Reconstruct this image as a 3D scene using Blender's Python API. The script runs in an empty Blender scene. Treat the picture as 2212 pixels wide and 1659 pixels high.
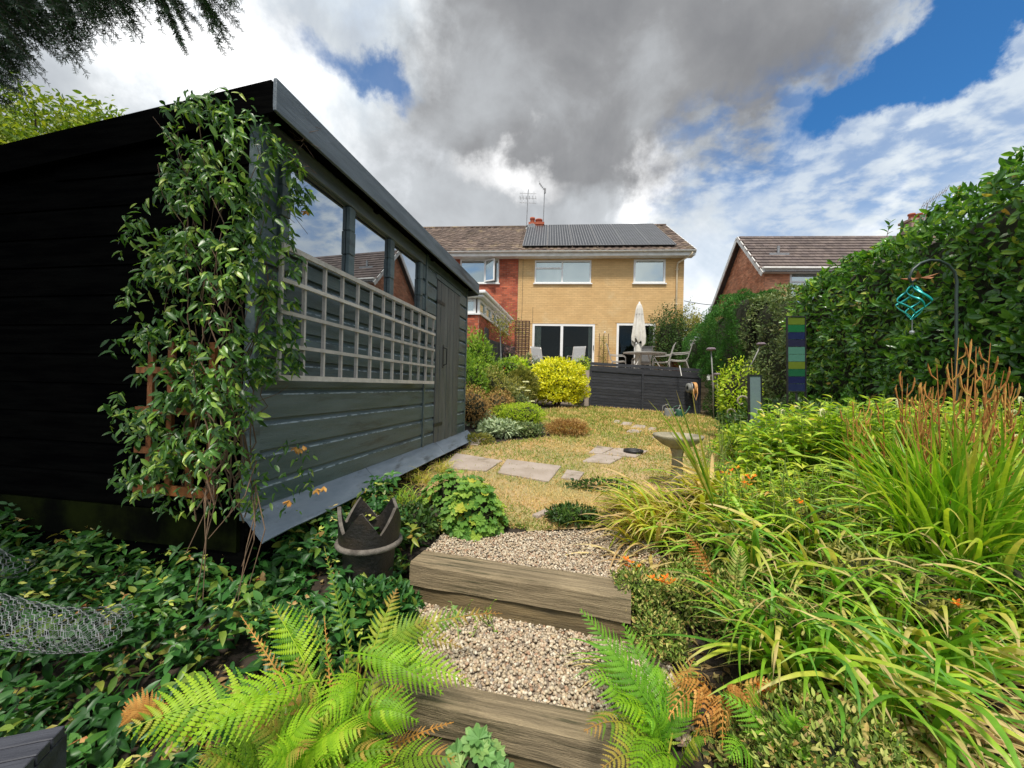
import bpy, bmesh, math, random
import numpy as np
from mathutils import Vector, Matrix, noise
random.seed(7); rs = np.random.RandomState(11)
R = math.radians
scene = bpy.context.scene
COL = scene.collection

# ---------------------------------------------------------------- camera
EYE = Vector((0, 0, 1.5)); FV = 840.0
CM = Matrix.Rotation(R(90) + 0.0054, 4, 'X') @ Matrix.Rotation(0.024, 4, 'Z')
cam_d = bpy.data.cameras.new('camera'); cam = bpy.data.objects.new('camera', cam_d); COL.objects.link(cam)
cam.matrix_world = Matrix.Translation(EYE) @ CM
cam_d.sensor_width = 36; cam_d.lens = 36 * FV / 2212; cam_d.clip_start = 0.03; cam_d.clip_end = 3000
scene.camera = cam
def ray(vx, vy):
    return (CM.to_3x3() @ Vector(((vx - 1106) / FV, -(vy - 829.5) / FV, -1)))
def D(vx, vy, Y):                       # point at depth Y
    d = ray(vx, vy); return EYE + d * (Y / d.y)
def G(vx, vy, z):                       # point on level z
    d = ray(vx, vy); return EYE + d * ((z - EYE.z) / d.z)

# ---------------------------------------------------------------- light
SUN_EL, SUN_AZ = R(62), R(-10)          # azimuth of the direction the light comes from (clockwise from behind the camera to the right)
scene.render.engine = 'CYCLES'
scene.view_settings.view_transform = 'Standard'; scene.view_settings.look = 'None'
scene.view_settings.gamma = 1; scene.view_settings.use_curve_mapping = False
scene.view_settings.exposure = 0.85
sd = Vector((math.sin(SUN_AZ) * math.cos(SUN_EL), -math.cos(SUN_AZ) * math.cos(SUN_EL), math.sin(SUN_EL)))
sl = bpy.data.lights.new('sun', 'SUN'); sun = bpy.data.objects.new('sun', sl); COL.objects.link(sun)
sl.energy = 2.6; sl.angle = R(9); sl.color = (1, .94, .84)
sun.rotation_euler = sd.to_track_quat('Z', 'Y').to_euler()

class NT:
    def __init__(s, t): s.t = t; s.n = t.nodes; s.l = t.links
    def new(s, ty, **k):
        n = s.n.new(ty)
        for a, b in k.items(): setattr(n, a, b)
        return n
    def put(s, sock, v):
        if isinstance(v, bpy.types.NodeSocket): s.l.new(v, sock)
        elif v is not None: sock.default_value = v
    def math(s, op, a, b=None, c=None, clamp=False):
        n = s.new('ShaderNodeMath', operation=op, use_clamp=clamp)
        for i, v in enumerate((a, b, c)):
            if v is not None: s.put(n.inputs[i], v)
        return n.outputs[0]
    def vm(s, op, a, b=None):
        n = s.new('ShaderNodeVectorMath', operation=op)
        s.put(n.inputs[0], a)
        if b is not None: s.put(n.inputs[1], b)
        return n.outputs['Value'] if op in ('LENGTH', 'DOT_PRODUCT', 'DISTANCE') else n.outputs[0]
    def mix(s, f, a, b, bt='MIX'):
        n = s.new('ShaderNodeMix', data_type='RGBA', blend_type=bt)
        s.put(n.inputs[0], f)
        for i, v in ((6, a), (7, b)):
            if isinstance(v, (tuple, list)) and len(v) == 3: v = (*v, 1)
            s.put(n.inputs[i], v)
        return n.outputs[2]
    def noise(s, vec, scale, detail=5, rough=.55, dist=0):
        n = s.new('ShaderNodeTexNoise'); s.put(n.inputs['Vector'], vec)
        n.inputs['Scale'].default_value = scale; n.inputs['Detail'].default_value = detail
        n.inputs['Roughness'].default_value = rough; n.inputs['Distortion'].default_value = dist
        return n.outputs[0]
    def ramp(s, f, a, b, c=0., d=1.):
        n = s.new('ShaderNodeMapRange', interpolation_type='SMOOTHSTEP')
        s.put(n.inputs[0], f)
        for i, v in enumerate((a, b, c, d)): n.inputs[i + 1].default_value = v
        return n.outputs[0]
    def cr(s, f, stops):
        n = s.new('ShaderNodeValToRGB'); s.put(n.inputs[0], f)
        e = n.color_ramp.elements
        while len(e) < len(stops): e.new(.5)
        for i, (p, c) in enumerate(stops): e[i].position = p; e[i].color = (*c, 1)
        return n.outputs[0]

SKYK = .70; BLU = .72
def make_world():
    w = bpy.data.worlds.new('World'); scene.world = w; w.use_nodes = True
    t = NT(w.node_tree); t.n.clear()
    ST = 0.1
    sky = t.new('ShaderNodeTexSky', sky_type='NISHITA'); sky.sun_disc = False
    sky.sun_elevation = SUN_EL; sky.sun_rotation = math.pi - SUN_AZ
    sky.air_density = 1.0; sky.dust_density = .3; sky.ozone_density = 2.5
    tc = t.new('ShaderNodeTexCoord').outputs['Generated']
    dirn = t.vm('NORMALIZE', tc)
    blue = t.mix(1.0, sky.outputs[0], (.35 * BLU, .85 * BLU, 1.2 * BLU), 'MULTIPLY')
    # warped direction for ragged masks
    n1 = t.new('ShaderNodeTexNoise'); t.put(n1.inputs['Vector'], dirn)
    n1.inputs['Scale'].default_value = 3.0; n1.inputs['Detail'].default_value = 9; n1.inputs['Roughness'].default_value = .58
    off = t.vm('MULTIPLY', t.vm('SUBTRACT', n1.outputs['Color'], (.5, .5, .5)), (.42, .42, .42))
    wd = t.vm('ADD', dirn, off)
    n2 = t.new('ShaderNodeTexNoise'); t.put(n2.inputs['Vector'], dirn)
    n2.inputs['Scale'].default_value = 9.0; n2.inputs['Detail'].default_value = 8; n2.inputs['Roughness'].default_value = .6
    wd = t.vm('ADD', wd, t.vm('MULTIPLY', t.vm('SUBTRACT', n2.outputs['Color'], (.5, .5, .5)), (.14, .14, .14)))
    def blob(vx, vy, hx, hy, soft=.45, wob=1.):
        """soft ragged patch of cloud or clear sky round one direction; half widths as seen from the garden"""
        d = ray(vx, vy).normalized(); ex = (ray(vx + hx, vy).normalized() - ray(vx - hx, vy).normalized()) / 2; ez = (ray(vx, vy - hy).normalized() - ray(vx, vy + hy).normalized()) / 2
        q = t.vm('SUBTRACT', wd if wob else dirn, tuple(d)); u = t.vm('DOT_PRODUCT', q, tuple(ex / ex.length_squared)); v = t.vm('DOT_PRODUCT', q, tuple(ez / ez.length_squared))
        fr = t.ramp(t.vm('DOT_PRODUCT', dirn, tuple(d)), 0, .3)
        r = t.math('SQRT', t.math('ADD', t.math('MULTIPLY', u, u), t.math('MULTIPLY', v, v)))
        return t.math('MULTIPLY', t.ramp(r, 1 - soft, 1 + soft, 1., 0.), fr)
    # projected coords for the layered small clouds
    sp = t.new('ShaderNodeSeparateXYZ'); t.put(sp.inputs[0], dirn)
    zz = t.math('ADD', t.math('MAXIMUM', sp.outputs[2], 0.), .22)
    cb = t.new('ShaderNodeCombineXYZ'); t.put(cb.inputs[0], t.math('DIVIDE', sp.outputs[0], zz)); t.put(cb.inputs[1], t.math('DIVIDE', sp.outputs[1], zz))
    pl = cb.outputs[0]
    cover = t.noise(t.vm('MULTIPLY', pl, (1, 1.3, 1)), 1.3, 9, .6, .3)
    mack = t.noise(t.vm('MULTIPLY', pl, (1.0, 1.15, 1)), 11., 5, .55, .12)
    # blue windows
    b = t.math('MAXIMUM', blob(2090, 15, 390, 145, .2), t.math('MULTIPLY', blob(785, 170, 100, 55, .5), .85))
    b = t.math('MAXIMUM', b, t.math('MULTIPLY', blob(1980, 330, 400, 170, .5), t.ramp(mack, .36, .64, .60, .0)))
    b = t.math('MAXIMUM', b, t.math('MULTIPLY', blob(1660, 260, 190, 130, .5), t.ramp(mack, .36, .66, .75, .05)))
    b = t.math('MAXIMUM', b, t.math('MULTIPLY', blob(1500, 560, 110, 90, .6), .15))
    gen = t.ramp(cover, .34, .50, .6, 0)          # scattered gaps elsewhere
    front = t.ramp(sp.outputs[1], -.1, .35, 1, 0)
    b = t.math('MAXIMUM', b, t.math('MULTIPLY', gen, front))
    # brightness of cloud
    big = t.math('MAXIMUM', blob(1240, 190, 390, 240, .28), blob(1500, 110, 280, 150, .35))
    big2 = t.math('MAXIMUM', blob(1060, 430, 380, 170, .35), t.math('MULTIPLY', blob(200, 260, 300, 150, .5), .75))
    big2 = t.math('MAXIMUM', big2, t.math('MULTIPLY', blob(690, 90, 150, 80, .7), .5))
    lit = t.noise(dirn, 2.6, 9, .55, .4)
    fine = t.noise(dirn, 7.5, 8, .58, .3)
    shade = t.math('ADD', t.math('MULTIPLY', lit, .75), t.math('MULTIPLY', fine, .3))
    K = SKYK
    def sc(c): return tuple(x * K for x in c)
    base = t.cr(t.ramp(shade, .38, .72), [(0, sc((4.9, 5.6, 6.5))), (.35, sc((6.2, 6.8, 7.3))), (.7, sc((8.3, 8.6, 8.8))), (1, sc((10.5, 10.5, 10.5)))])
    dark = t.cr(t.ramp(shade, .34, .76), [(0, sc((1.85, 1.9, 2.02))), (.5, sc((2.65, 2.7, 2.8))), (1, sc((4.3, 4.5, 4.7)))])
    mid = t.cr(t.ramp(shade, .36, .72), [(0, sc((3.6, 3.75, 3.95))), (.6, sc((4.9, 5.15, 5.4))), (1, sc((7.5, 7.8, 8.2)))])
    cloud = t.mix(big2, base, mid)
    cloud = t.mix(big, cloud, dark)
    glow = t.math('MAXIMUM', blob(1395, 425, 42, 75, .9), t.math('MULTIPLY', blob(1120, 385, 75, 34, 1.), .75))
    glow = t.math('MAXIMUM', glow, t.math('MULTIPLY', blob(480, 130, 190, 130, .7), .95))
    cloud = t.mix(glow, cloud, sc((11, 11, 11)))
    low = t.ramp(sp.outputs[2], .0, .16, .6, 0)
    cloud = t.mix(low, cloud, sc((6.8, 7.5, 8.0)))
    col = t.mix(t.math('MINIMUM', b, 1.), cloud, blue)
    bg = t.new('ShaderNodeBackground'); t.put(bg.inputs[0], col); bg.inputs[1].default_value = ST
    o = t.new('ShaderNodeOutputWorld'); t.l.new(bg.outputs[0], o.inputs[0])
make_world()

# ---------------------------------------------------------------- tagging
def tag(o, label=None, cat=None, group=None, kind=None):
    if label: o['label'] = label
    if cat: o['category'] = cat
    if group: o['group'] = group
    if kind: o['kind'] = kind
    return o
def thing(name, label, cat, M=None, group=None):
    o = bpy.data.objects.new(name, None); COL.objects.link(o); o.empty_display_size = .1
    if M is not None: o.matrix_world = M if isinstance(M, Matrix) else Matrix.Translation(M)
    return tag(o, label, cat, group)

# ---------------------------------------------------------------- materials
def newmat(name):
    m = bpy.data.materials.new(name); m.use_nodes = True
    t = NT(m.node_tree); t.n.clear(); o = t.new('ShaderNodeOutputMaterial')
    return m, t, o
def pm(name, c1, c2=None, scale=8, rough=.7, bump=0., bscale=40, metal=0, spec=.5, stretch=(1, 1, 1), lo=.35, hi=.65, c3=None, detail=6, rvar=0, coat=0):
    m, t, o = newmat(name)
    p = t.new('ShaderNodeBsdfPrincipled')
    tc = t.new('ShaderNodeTexCoord').outputs['Object']
    oi = t.new('ShaderNodeObjectInfo').outputs['Random']
    v = t.vm('ADD', t.vm('MULTIPLY', tc, stretch), t.math('MULTIPLY', oi, 13.))
    col = None
    if c2 is None: c2 = tuple(x * .8 for x in c1)
    f = t.ramp(t.noise(v, scale, detail, .6), lo, hi)
    col = t.mix(f, c1, c2)
    if c3: col = t.mix(t.ramp(t.noise(t.vm('ADD', v, (7.3, 2.1, 4.4)), scale * .6, 8, .65), .52, .68), col, c3)
    a = t.new('ShaderNodeAttribute', attribute_name='rnd').outputs['Fac']
    k = t.math('FRACT', t.math('ADD', a, oi))
    if rvar: col = t.mix(1., col, t.cr(k, [(0, (1 - rvar,) * 3), (1, (1 + rvar * .6,) * 3)]), 'MULTIPLY')
    t.put(p.inputs['Base Color'], col); p.inputs['Metallic'].default_value = metal
    t.put(p.inputs['Roughness'], t.ramp(f, 0, 1, rough, min(1, rough + .12)))
    p.inputs['Specular IOR Level'].default_value = spec; p.inputs['Coat Weight'].default_value = coat
    if bump:
        b = t.new('ShaderNodeBump'); b.inputs['Strength'].default_value = bump; b.inputs['Distance'].default_value = .01
        t.put(b.inputs['Height'], t.noise(v, bscale, 8, .65)); t.l.new(b.outputs[0], p.inputs['Normal'])
    t.l.new(p.outputs[0], o.inputs[0]); return m
LB = 1.15
def leafmat(name, cols, trans=.35, rough=.42, tip=None, base=None, spec=.4, tipat=(.75, 1.0)):
    """cols: list of (pos,colour); tip/base: colour at the end/start of the blade"""
    m, t, o = newmat(name)
    a = t.new('ShaderNodeAttribute', attribute_name='rnd').outputs['Fac']
    lt = t.new('ShaderNodeAttribute', attribute_name='lt').outputs['Fac']
    oi = t.new('ShaderNodeObjectInfo').outputs['Random']
    k = t.math('FRACT', t.math('ADD', a, oi))
    c = t.cr(k, [(p_, (min(.95, r_ * LB), min(.95, g_ * LB * 1.04), b_ * LB * .85)) for p_, (r_, g_, b_) in cols])
    g = t.new('ShaderNodeNewGeometry').outputs['Position']
    nz = t.noise(g, 22, 4, .6)
    c = t.mix(1., c, t.cr(nz, [(.3, (.72, .78, .7)), (.7, (1.2, 1.15, 1.1))]), 'MULTIPLY')
    if tip: c = t.mix(t.math('MULTIPLY', t.ramp(t.math('ADD', lt, t.math('MULTIPLY', t.math('SUBTRACT', k, .5), .5)), tipat[0], tipat[1]), .9), c, tip)
    if base: c = t.mix(t.ramp(lt, 0, .3, .8, 0), c, base)
    p = t.new('ShaderNodeBsdfPrincipled'); t.put(p.inputs['Base Color'], c)
    p.inputs['Roughness'].default_value = rough; p.inputs['Specular IOR Level'].default_value = spec
    tr = t.new('ShaderNodeBsdfTranslucent'); t.put(tr.inputs[0], t.mix(1., c, (1.25, 1.3, .6), 'MULTIPLY'))
    mx = t.new('ShaderNodeMixShader'); mx.inputs[0].default_value = trans
    t.l.new(p.outputs[0], mx.inputs[1]); t.l.new(tr.outputs[0], mx.inputs[2]); t.l.new(mx.outputs[0], o.inputs[0])
    return m
def glassmat(name, refl=.35, tint=(.02, .025, .025), clear=0., rough=.01, rtint=(.9, .95, 1)):
    m, t, o = newmat(name)
    gl = t.new('ShaderNodeBsdfGlossy'); gl.inputs['Roughness'].default_value = rough; gl.inputs[0].default_value = (*rtint, 1)
    df = t.new('ShaderNodeBsdfDiffuse'); df.inputs[0].default_value = (*tint, 1)
    tp = t.new('ShaderNodeBsdfTransparent'); tp.inputs[0].default_value = (.85, .9, .88, 1)
    m1 = t.new('ShaderNodeMixShader'); m1.inputs[0].default_value = clear
    t.l.new(df.outputs[0], m1.inputs[1]); t.l.new(tp.outputs[0], m1.inputs[2])
    fr = t.new('ShaderNodeFresnel'); fr.inputs[0].default_value = 1.5
    f = t.math('ADD', t.math('MULTIPLY', fr.outputs[0], 1 - refl), refl, clamp=True)
    m2 = t.new('ShaderNodeMixShader'); t.put(m2.inputs[0], f)
    t.l.new(m1.outputs[0], m2.inputs[1]); t.l.new(gl.outputs[0], m2.inputs[2]); t.l.new(m2.outputs[0], o.inputs[0])
    return m

# ---------------------------------------------------------------- meshes
def raw_mesh(name, V, LI, LS, rnd=None, lt=None, mats=(), mi=None, smooth=False):
    me = bpy.data.meshes.new(name)
    V = np.asarray(V, np.float32); LI = np.asarray(LI, np.int32); LS = np.asarray(LS, np.int32)
    me.vertices.add(len(V)); me.vertices.foreach_set('co', V.ravel())
    me.loops.add(len(LI)); me.loops.foreach_set('vertex_index', LI)
    me.polygons.add(len(LS)); me.polygons.foreach_set('loop_start', LS)
    if mi is not None: me.polygons.foreach_set('material_index', np.asarray(mi, np.int32))
    me.update(calc_edges=True)
    me.polygons.foreach_set('use_smooth', np.full(len(LS), smooth))
    if rnd is not None:
        a = me.attributes.new('rnd', 'FLOAT', 'FACE'); a.data.foreach_set('value', np.asarray(rnd, np.float32))
    if lt is not None:
        a = me.attributes.new('lt', 'FLOAT', 'POINT'); a.data.foreach_set('value', np.asarray(lt, np.float32))
    for m in mats: me.materials.append(m)
    return me
def link(name, me, parent=None):
    o = bpy.data.objects.new(name, me); COL.objects.link(o)
    if parent is not None: o.parent = parent
    return o
class MB:
    def __init__(s): s.V = []; s.F = []; s.r = []; s.lt = []; s.mi = []; s.cm = 0
    def add(s, vs, fs, rnd=0., lt=None, M=None):
        b = len(s.V)
        for i, v in enumerate(vs):
            s.V.append(tuple(M @ Vector(v)) if M is not None else tuple(v)); s.lt.append(0. if lt is None else lt[i])
        for f in fs: s.F.append([b + i for i in f]); s.r.append(rnd); s.mi.append(s.cm)
    def box(s, a, b, M=None, rnd=0., bev=0.):
        x0, y0, z0 = a; x1, y1, z1 = b
        if x0 > x1: x0, x1 = x1, x0
        if y0 > y1: y0, y1 = y1, y0
        if z0 > z1: z0, z1 = z1, z0
        if bev:
            k = bev; vs = []; 
            for X, Y, Z, sx, sy, sz in [(x, y, z, i, j, l) for x, i in ((x0, 1), (x1, -1)) for y, j in ((y0, 1), (y1, -1)) for z, l in ((z0, 1), (z1, -1))]:
                vs += [(X + sx * k, Y + sy * k, Z), (X + sx * k, Y, Z + sz * k), (X, Y + sy * k, Z + sz * k)]
            bm = bmesh.new(); vv = [bm.verts.new(v) for v in vs]
            r = bmesh.ops.convex_hull(bm, input=vv); bmesh.ops.recalc_face_normals(bm, faces=bm.faces)
            bm.verts.index_update()
            s.add([v.co for v in bm.verts], [[v.index for v in f.verts] for f in bm.faces], rnd, M=M); bm.free(); return s
        vs = [(x0, y0, z0), (x1, y0, z0), (x1, y1, z0), (x0, y1, z0), (x0, y0, z1), (x1, y0, z1), (x1, y1, z1), (x0, y1, z1)]
        s.add(vs, [(0, 3, 2, 1), (4, 5, 6, 7), (0, 1, 5, 4), (1, 2, 6, 5), (2, 3, 7, 6), (3, 0, 4, 7)], rnd, M=M); return s
    def bar(s, p, q, w, h, rnd=0., up=(0, 0, 1)):
        p = Vector(p); q = Vector(q); d = q - p; L = d.length; x = d.normalized(); y = Vector(up).cross(x)
        if y.length < 1e-4: y = Vector((0, 1, 0))
        y.normalize(); z = x.cross(y)
        M = Matrix(((x.x, y.x, z.x, p.x), (x.y, y.y, z.y, p.y), (x.z, y.z, z.z, p.z), (0, 0, 0, 1)))
        return s.box((0, -w / 2, -h / 2), (L, w / 2, h / 2), M, rnd)
    def tube(s, pts, r, n=6, rnd=0., cap=True, closed=False):
        pts = [Vector(p) for p in pts]; k = len(pts)
        rr = r if hasattr(r, '__len__') else [r] * k
        b = len(s.V); pn = None
        for i, p in enumerate(pts):
            if closed: d = pts[(i + 1) % k] - pts[i - 1]
            else: d = pts[min(i + 1, k - 1)] - pts[max(i - 1, 0)]
            d = d.normalized() if d.length > 1e-9 else Vector((0, 0, 1))
            if pn is None:
                pn = d.orthogonal().normalized()
            else:
                pn = (pn - d * pn.dot(d)); pn = pn.normalized() if pn.length > 1e-6 else d.orthogonal().normalized()
            bn = d.cross(pn)
            for j in range(n):
                a = 2 * math.pi * j / n
                s.V.append(tuple(p + (pn * math.cos(a) + bn * math.sin(a)) * rr[i])); s.lt.append(i / max(1, k - 1))
        for i in range(k if closed else k - 1):
            i2 = (i + 1) % k
            for j in range(n):
                s.F.append([b + i * n + j, b + i * n + (j + 1) % n, b + i2 * n + (j + 1) % n, b + i2 * n + j]); s.r.append(rnd); s.mi.append(s.cm)
        if cap and not closed:
            s.F.append([b + j for j in range(n)][::-1]); s.F.append([b + (k - 1) * n + j for j in range(n)]); s.r += [rnd, rnd]; s.mi += [s.cm] * 2
        return s
    def lathe(s, prof, n=24, c=(0, 0, 0), rnd=0., M=None, wob=0.):
        b = len(s.V); k = len(prof)
        vs = []
        for (r, z) in prof:
            for j in range(n):
                a = 2 * math.pi * j / n; w = 1 + wob * (noise.noise((math.cos(a) * 2, math.sin(a) * 2, z * 6)))
                vs.append((c[0] + r * w * math.cos(a), c[1] + r * w * math.sin(a), c[2] + z))
        fs = [(i * n + j, i * n + (j + 1) % n, (i + 1) * n + (j + 1) % n, (i + 1) * n + j) for i in range(k - 1) for j in range(n)]
        s.add(vs, fs, rnd, M=M); return s
    def build(s, name, mat, parent=None, smooth=False, kind=None, label=None):
        if not s.V: return None
        LI = [i for f in s.F for i in f]; LS = []; c = 0
        for f in s.F: LS.append(c); c += len(f)
        me = raw_mesh(name, s.V, LI, LS, s.r, s.lt, mat if isinstance(mat, (list, tuple)) else [mat], s.mi, smooth)
        o = link(name, me, parent)
        if kind: o['kind'] = kind
        if label: o['label'] = label
        return o
def part(name, mat, parent, *boxes, **k):
    m = MB()
    for a, b in boxes: m.box(a, b, bev=k.get('bev', 0))
    return m.build(name, mat, parent, label=k.get('label'))

# templates: (V, faces, lt)
def leafT(w=.4, fold=.12, droop=.15, shape='ovate', n=3):
    pr = {'ovate': [(.0, .05), (.25, .9), (.55, 1.), (.8, .6), (1, 0)], 'lance': [(0, .1), (.3, .9), (.6, .85), (.85, .45), (1, 0)],
          'round': [(0, .3), (.2, .9), (.5, 1.), (.8, .8), (1, .1)]}[shape]
    V = []; lt = []
    for (x, q) in pr:
        z = -droop * x * x; h = w / 2 * q
        V += [(x, -h, z + fold * q * .5), (x, 0, z), (x, h, z + fold * q * .5)]; lt += [x] * 3
    F = []
    for i in range(len(pr) - 1):
        a = 3 * i; F += [(a, a + 1, a + 4, a + 3), (a + 1, a + 2, a + 5, a + 4)]
    return np.array(V, np.float32), F, np.array(lt, np.float32)
def cheapleaf(w=.4, fold=.15):
    V = [(0, 0, 0), (.5, -w / 2, fold), (1, 0, -.1), (.5, w / 2, fold)]
    return np.array(V, np.float32), [(0, 1, 2), (0, 2, 3)], np.array([0, .5, 1, .5], np.float32)
def lobedT(n=7, w=1.):
    """rounded lobed leaf (lady's mantle / geranium), petiole end at origin, blade in XY"""
    V = [(.12, 0, -.05)]; lt = [0]; k = n * 4
    for i in range(k + 1):
        a = -2.6 + 5.2 * i / k; r = .52 * (1 + .16 * math.cos(a / 5.2 * 2 * math.pi * n)) * (1 - .18 * abs(a) / 2.6)
        z = .06 * math.cos(a / 5.2 * 2 * math.pi * n + 1.5) + .05
        V.append((.12 + .45 + r * math.cos(a) - .45, r * math.sin(a) * w, z)); lt.append(1)
    return np.array(V, np.float32), [(0, i, i + 1) for i in range(1, k + 1)], np.array(lt, np.float32)
def bladeT(w=.03, arch=1.2, n=8, twist=0., lean=.3, fold=.3, taper=1.3):
    """unit-long blade growing from origin, bending toward +X"""
    V = []; lt = []; x = z = 0; th = lean; ds = 1 / n
    for i in range(n + 1):
        s = i / n
        h = w / 2 * min(1, .45 + 2.2 * s) * (1 - s ** taper) ** .7 + .0008 * w
        nx, nz = -math.cos(th), math.sin(th)      # blade normal
        tw = twist * s; cy, sy = math.cos(tw), math.sin(tw)
        V += [(x + nx * h * sy - nx * h * fold, -h * cy, z + nz * h * sy - nz * h * fold), (x, 0, z), (x - nx * h * sy - nx * h * fold, h * cy, z - nz * h * sy - nz * h * fold)]
        lt += [s] * 3
        x += math.sin(th) * ds; z += math.cos(th) * ds; th = lean + arch * ((i + 1) / n) ** 1.5
    F = []
    for i in range(n):
        a = 3 * i; F += [(a, a + 3, a + 4, a + 1), (a + 1, a + 4, a + 5, a + 2)]
    return np.array(V, np.float32), F, np.array(lt, np.float32)

def frames(Dr, Up, S):
    Dr = np.asarray(Dr, float); Up = np.asarray(Up, float)
    x = Dr / (np.linalg.norm(Dr, axis=1, keepdims=True) + 1e-9)
    y = np.cross(Up, x); y /= (np.linalg.norm(y, axis=1, keepdims=True) + 1e-9)
    z = np.cross(x, y)
    S = np.asarray(S, float)
    if S.ndim == 1: S = S[:, None] * np.ones((1, 3))
    return np.stack([x * S[:, :1], y * S[:, 1:2], z * S[:, 2:3]], axis=2)      # columns
def stamp_mesh(name, tmpls, P, M3, rnd, mat, smooth=False, which=None):
    N = len(P); P = np.asarray(P, float)
    if which is None: which = rs.randint(len(tmpls), size=N)
    Vs = []; LIs = []; LSs = []; Rs = []; Ls = []; vb = 0; lb = 0
    for k, (V, F, lt) in enumerate(tmpls):
        idx = np.where(which == k)[0]
        if not len(idx): continue
        v = np.einsum('nij,kj->nki', M3[idx], V) + P[idx][:, None, :]
        li = np.array([i for f in F for i in f]); tot = np.array([len(f) for f in F]); ls = np.concatenate([[0], np.cumsum(tot)[:-1]])
        n = len(idx)
        LIs.append((li[None] + (np.arange(n) * len(V))[:, None] + vb).ravel()); LSs.append((ls[None] + (np.arange(n) * len(li))[:, None] + lb).ravel())
        Vs.append(v.reshape(-1, 3)); Rs.append(np.repeat(rnd[idx], len(F))); Ls.append(np.tile(lt, n))
        vb += n * len(V); lb += n * len(li)
    return raw_mesh(name, np.concatenate(Vs), np.concatenate(LIs), np.concatenate(LSs), np.concatenate(Rs), np.concatenate(Ls), [mat], None, smooth)
CI = CM.to_3x3().inverted()
def inview(P):
    L = (np.asarray(P) - np.array(EYE)) @ np.array(CI).T
    d = -L[:, 2]; ok = d > .15
    dd = np.where(ok, d, 1)
    u = L[:, 0] / dd * FV; w = L[:, 1] / dd * FV
    return ok & (abs(u) < 1115) & (abs(w) < 840), d
TM = {}
def foliage(parent, mat, P, Dr, Up, S, tmpls, indiv=0, piece='leaf', rest='foliage', off=Vector((0, 0, 0)), smooth=False, rnd=None):
    """leaves in world coordinates under a parent standing at off (translation only)"""
    P = np.asarray(P, float); N = len(P); M3 = frames(Dr, Up, S)
    if rnd is None: rnd = rs.rand(N)
    which = rs.randint(len(tmpls), size=N)
    pick = np.zeros(N, bool)
    if indiv:
        ok, d = inview(P); sc = np.where(ok, np.linalg.norm(M3[:, :, 0], axis=1) / np.maximum(d, .2), -1)
        # prefer unhidden ones: nearer is larger
        idx = np.argsort(-sc)[:min(indiv, N)]; idx = idx[sc[idx] > 0]; pick[idx] = True
        meshes = []
        for (V, F, lt) in tmpls:
            LI = [i for f in F for i in f]; LS = list(np.cumsum([0] + [len(f) for f in F])[:-1])
            meshes.append(raw_mesh(piece, V, LI, LS, np.zeros(len(F)), lt, [mat], None, smooth))
        for i in idx:
            o = link(piece, meshes[which[i]], parent)
            m = M3[i]; p = P[i] - np.array(off)
            o.matrix_local = Matrix(((*m[0], p[0]), (*m[1], p[1]), (*m[2], p[2]), (0, 0, 0, 1)))
    r = ~pick
    if r.any():
        me = stamp_mesh(rest, tmpls, P[r] - np.array(off), M3[r], rnd[r], mat, smooth, which[r])
        o = link(rest, me, parent); o['kind'] = 'stuff'; return o
def unit(n): 
    v = rs.normal(size=(n, 3)); return v / np.linalg.norm(v, axis=1, keepdims=True)
# ================================================================ materials
M = {}
M['soil'] = pm('soil', (.018, .013, .009), (.045, .033, .022), 14, .95, .8, 60)
M['lawn'] = pm('lawn_thatch', (.42, .30, .15), (.26, .24, .09), 1.6, .95, .6, 90, c3=(.46, .30, .14), lo=.38, hi=.62, detail=12)
M['gravelbed'] = pm('gravel_bed', (.16, .12, .085), (.25, .2, .15), 60, .9, .5, 100)
M['slab'] = pm('paving_stone', (.32, .26, .21), (.39, .325, .275), 5, .9, .5, 60, c3=(.21, .17, .12))
M['sleeper'] = pm('weathered_timber', (.37, .285, .17), (.17, .13, .075), 8, .85, 1., 40, stretch=(.35, 7, 7), c3=(.05, .048, .02), lo=.3, hi=.7, detail=10)
M['oldwood'] = pm('step_timber', (.20, .145, .07), (.10, .075, .038), 5, .85, .9, 24, stretch=(.5, 5, 5), c3=(.03, .028, .016))
M['shedwood'] = pm('blue_grey_stain', (.058, .094, .104), (.098, .138, .150), 5, .36, .45, 45, stretch=(.5, 4, 4), c3=(.030, .046, .052), rvar=.25, spec=.7)
M['sheddoor'] = pm('stained_door', (.085, .10, .105), (.15, .155, .155), 7, .5, .5, 45, stretch=(5, 5, .45), c3=(.045, .062, .066), rvar=.25)
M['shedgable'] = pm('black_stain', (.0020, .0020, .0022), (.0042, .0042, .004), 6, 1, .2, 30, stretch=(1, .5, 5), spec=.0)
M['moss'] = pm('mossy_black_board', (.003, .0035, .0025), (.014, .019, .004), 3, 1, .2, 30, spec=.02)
M['fascia'] = pm('fascia_stain', (.13, .16, .19), (.09, .115, .14), 5, .45, .4, 50, stretch=(.4, 4, 4), c3=(.03, .04, .05))
M['skirt'] = pm('pale_grey_board', (.15, .19, .235), (.21, .25, .30), 5, .5, .35, 60, c3=(.07, .085, .10), stretch=(.8, 3, 3))
M['felt'] = pm('roof_felt', (.03, .03, .03), (.06, .06, .06), 30, .95, .4, 90)
M['ledgeglint'] = pm('pale_ledge_highlight', (.30, .36, .40), (.05, .08, .09), 9, .5, .3, 60, stretch=(2, 4, 4), lo=.42, hi=.6)  # patchy pale tone painting in the sky highlight along the board ledges
M['trellisgrey'] = pm('grey_trellis_wood', (.58, .54, .50), (.46, .43, .40), 12, .85, .4, 60, rvar=.15)
M['trellisbrown'] = pm('orange_brown_wood', (.36, .13, .035), (.22, .075, .02), 10, .7, .4, 60, rvar=.2)
M['brownlath'] = pm('dark_brown_lath', (.09, .045, .03), (.06, .03, .02), 10, .8, rvar=.2)
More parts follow.
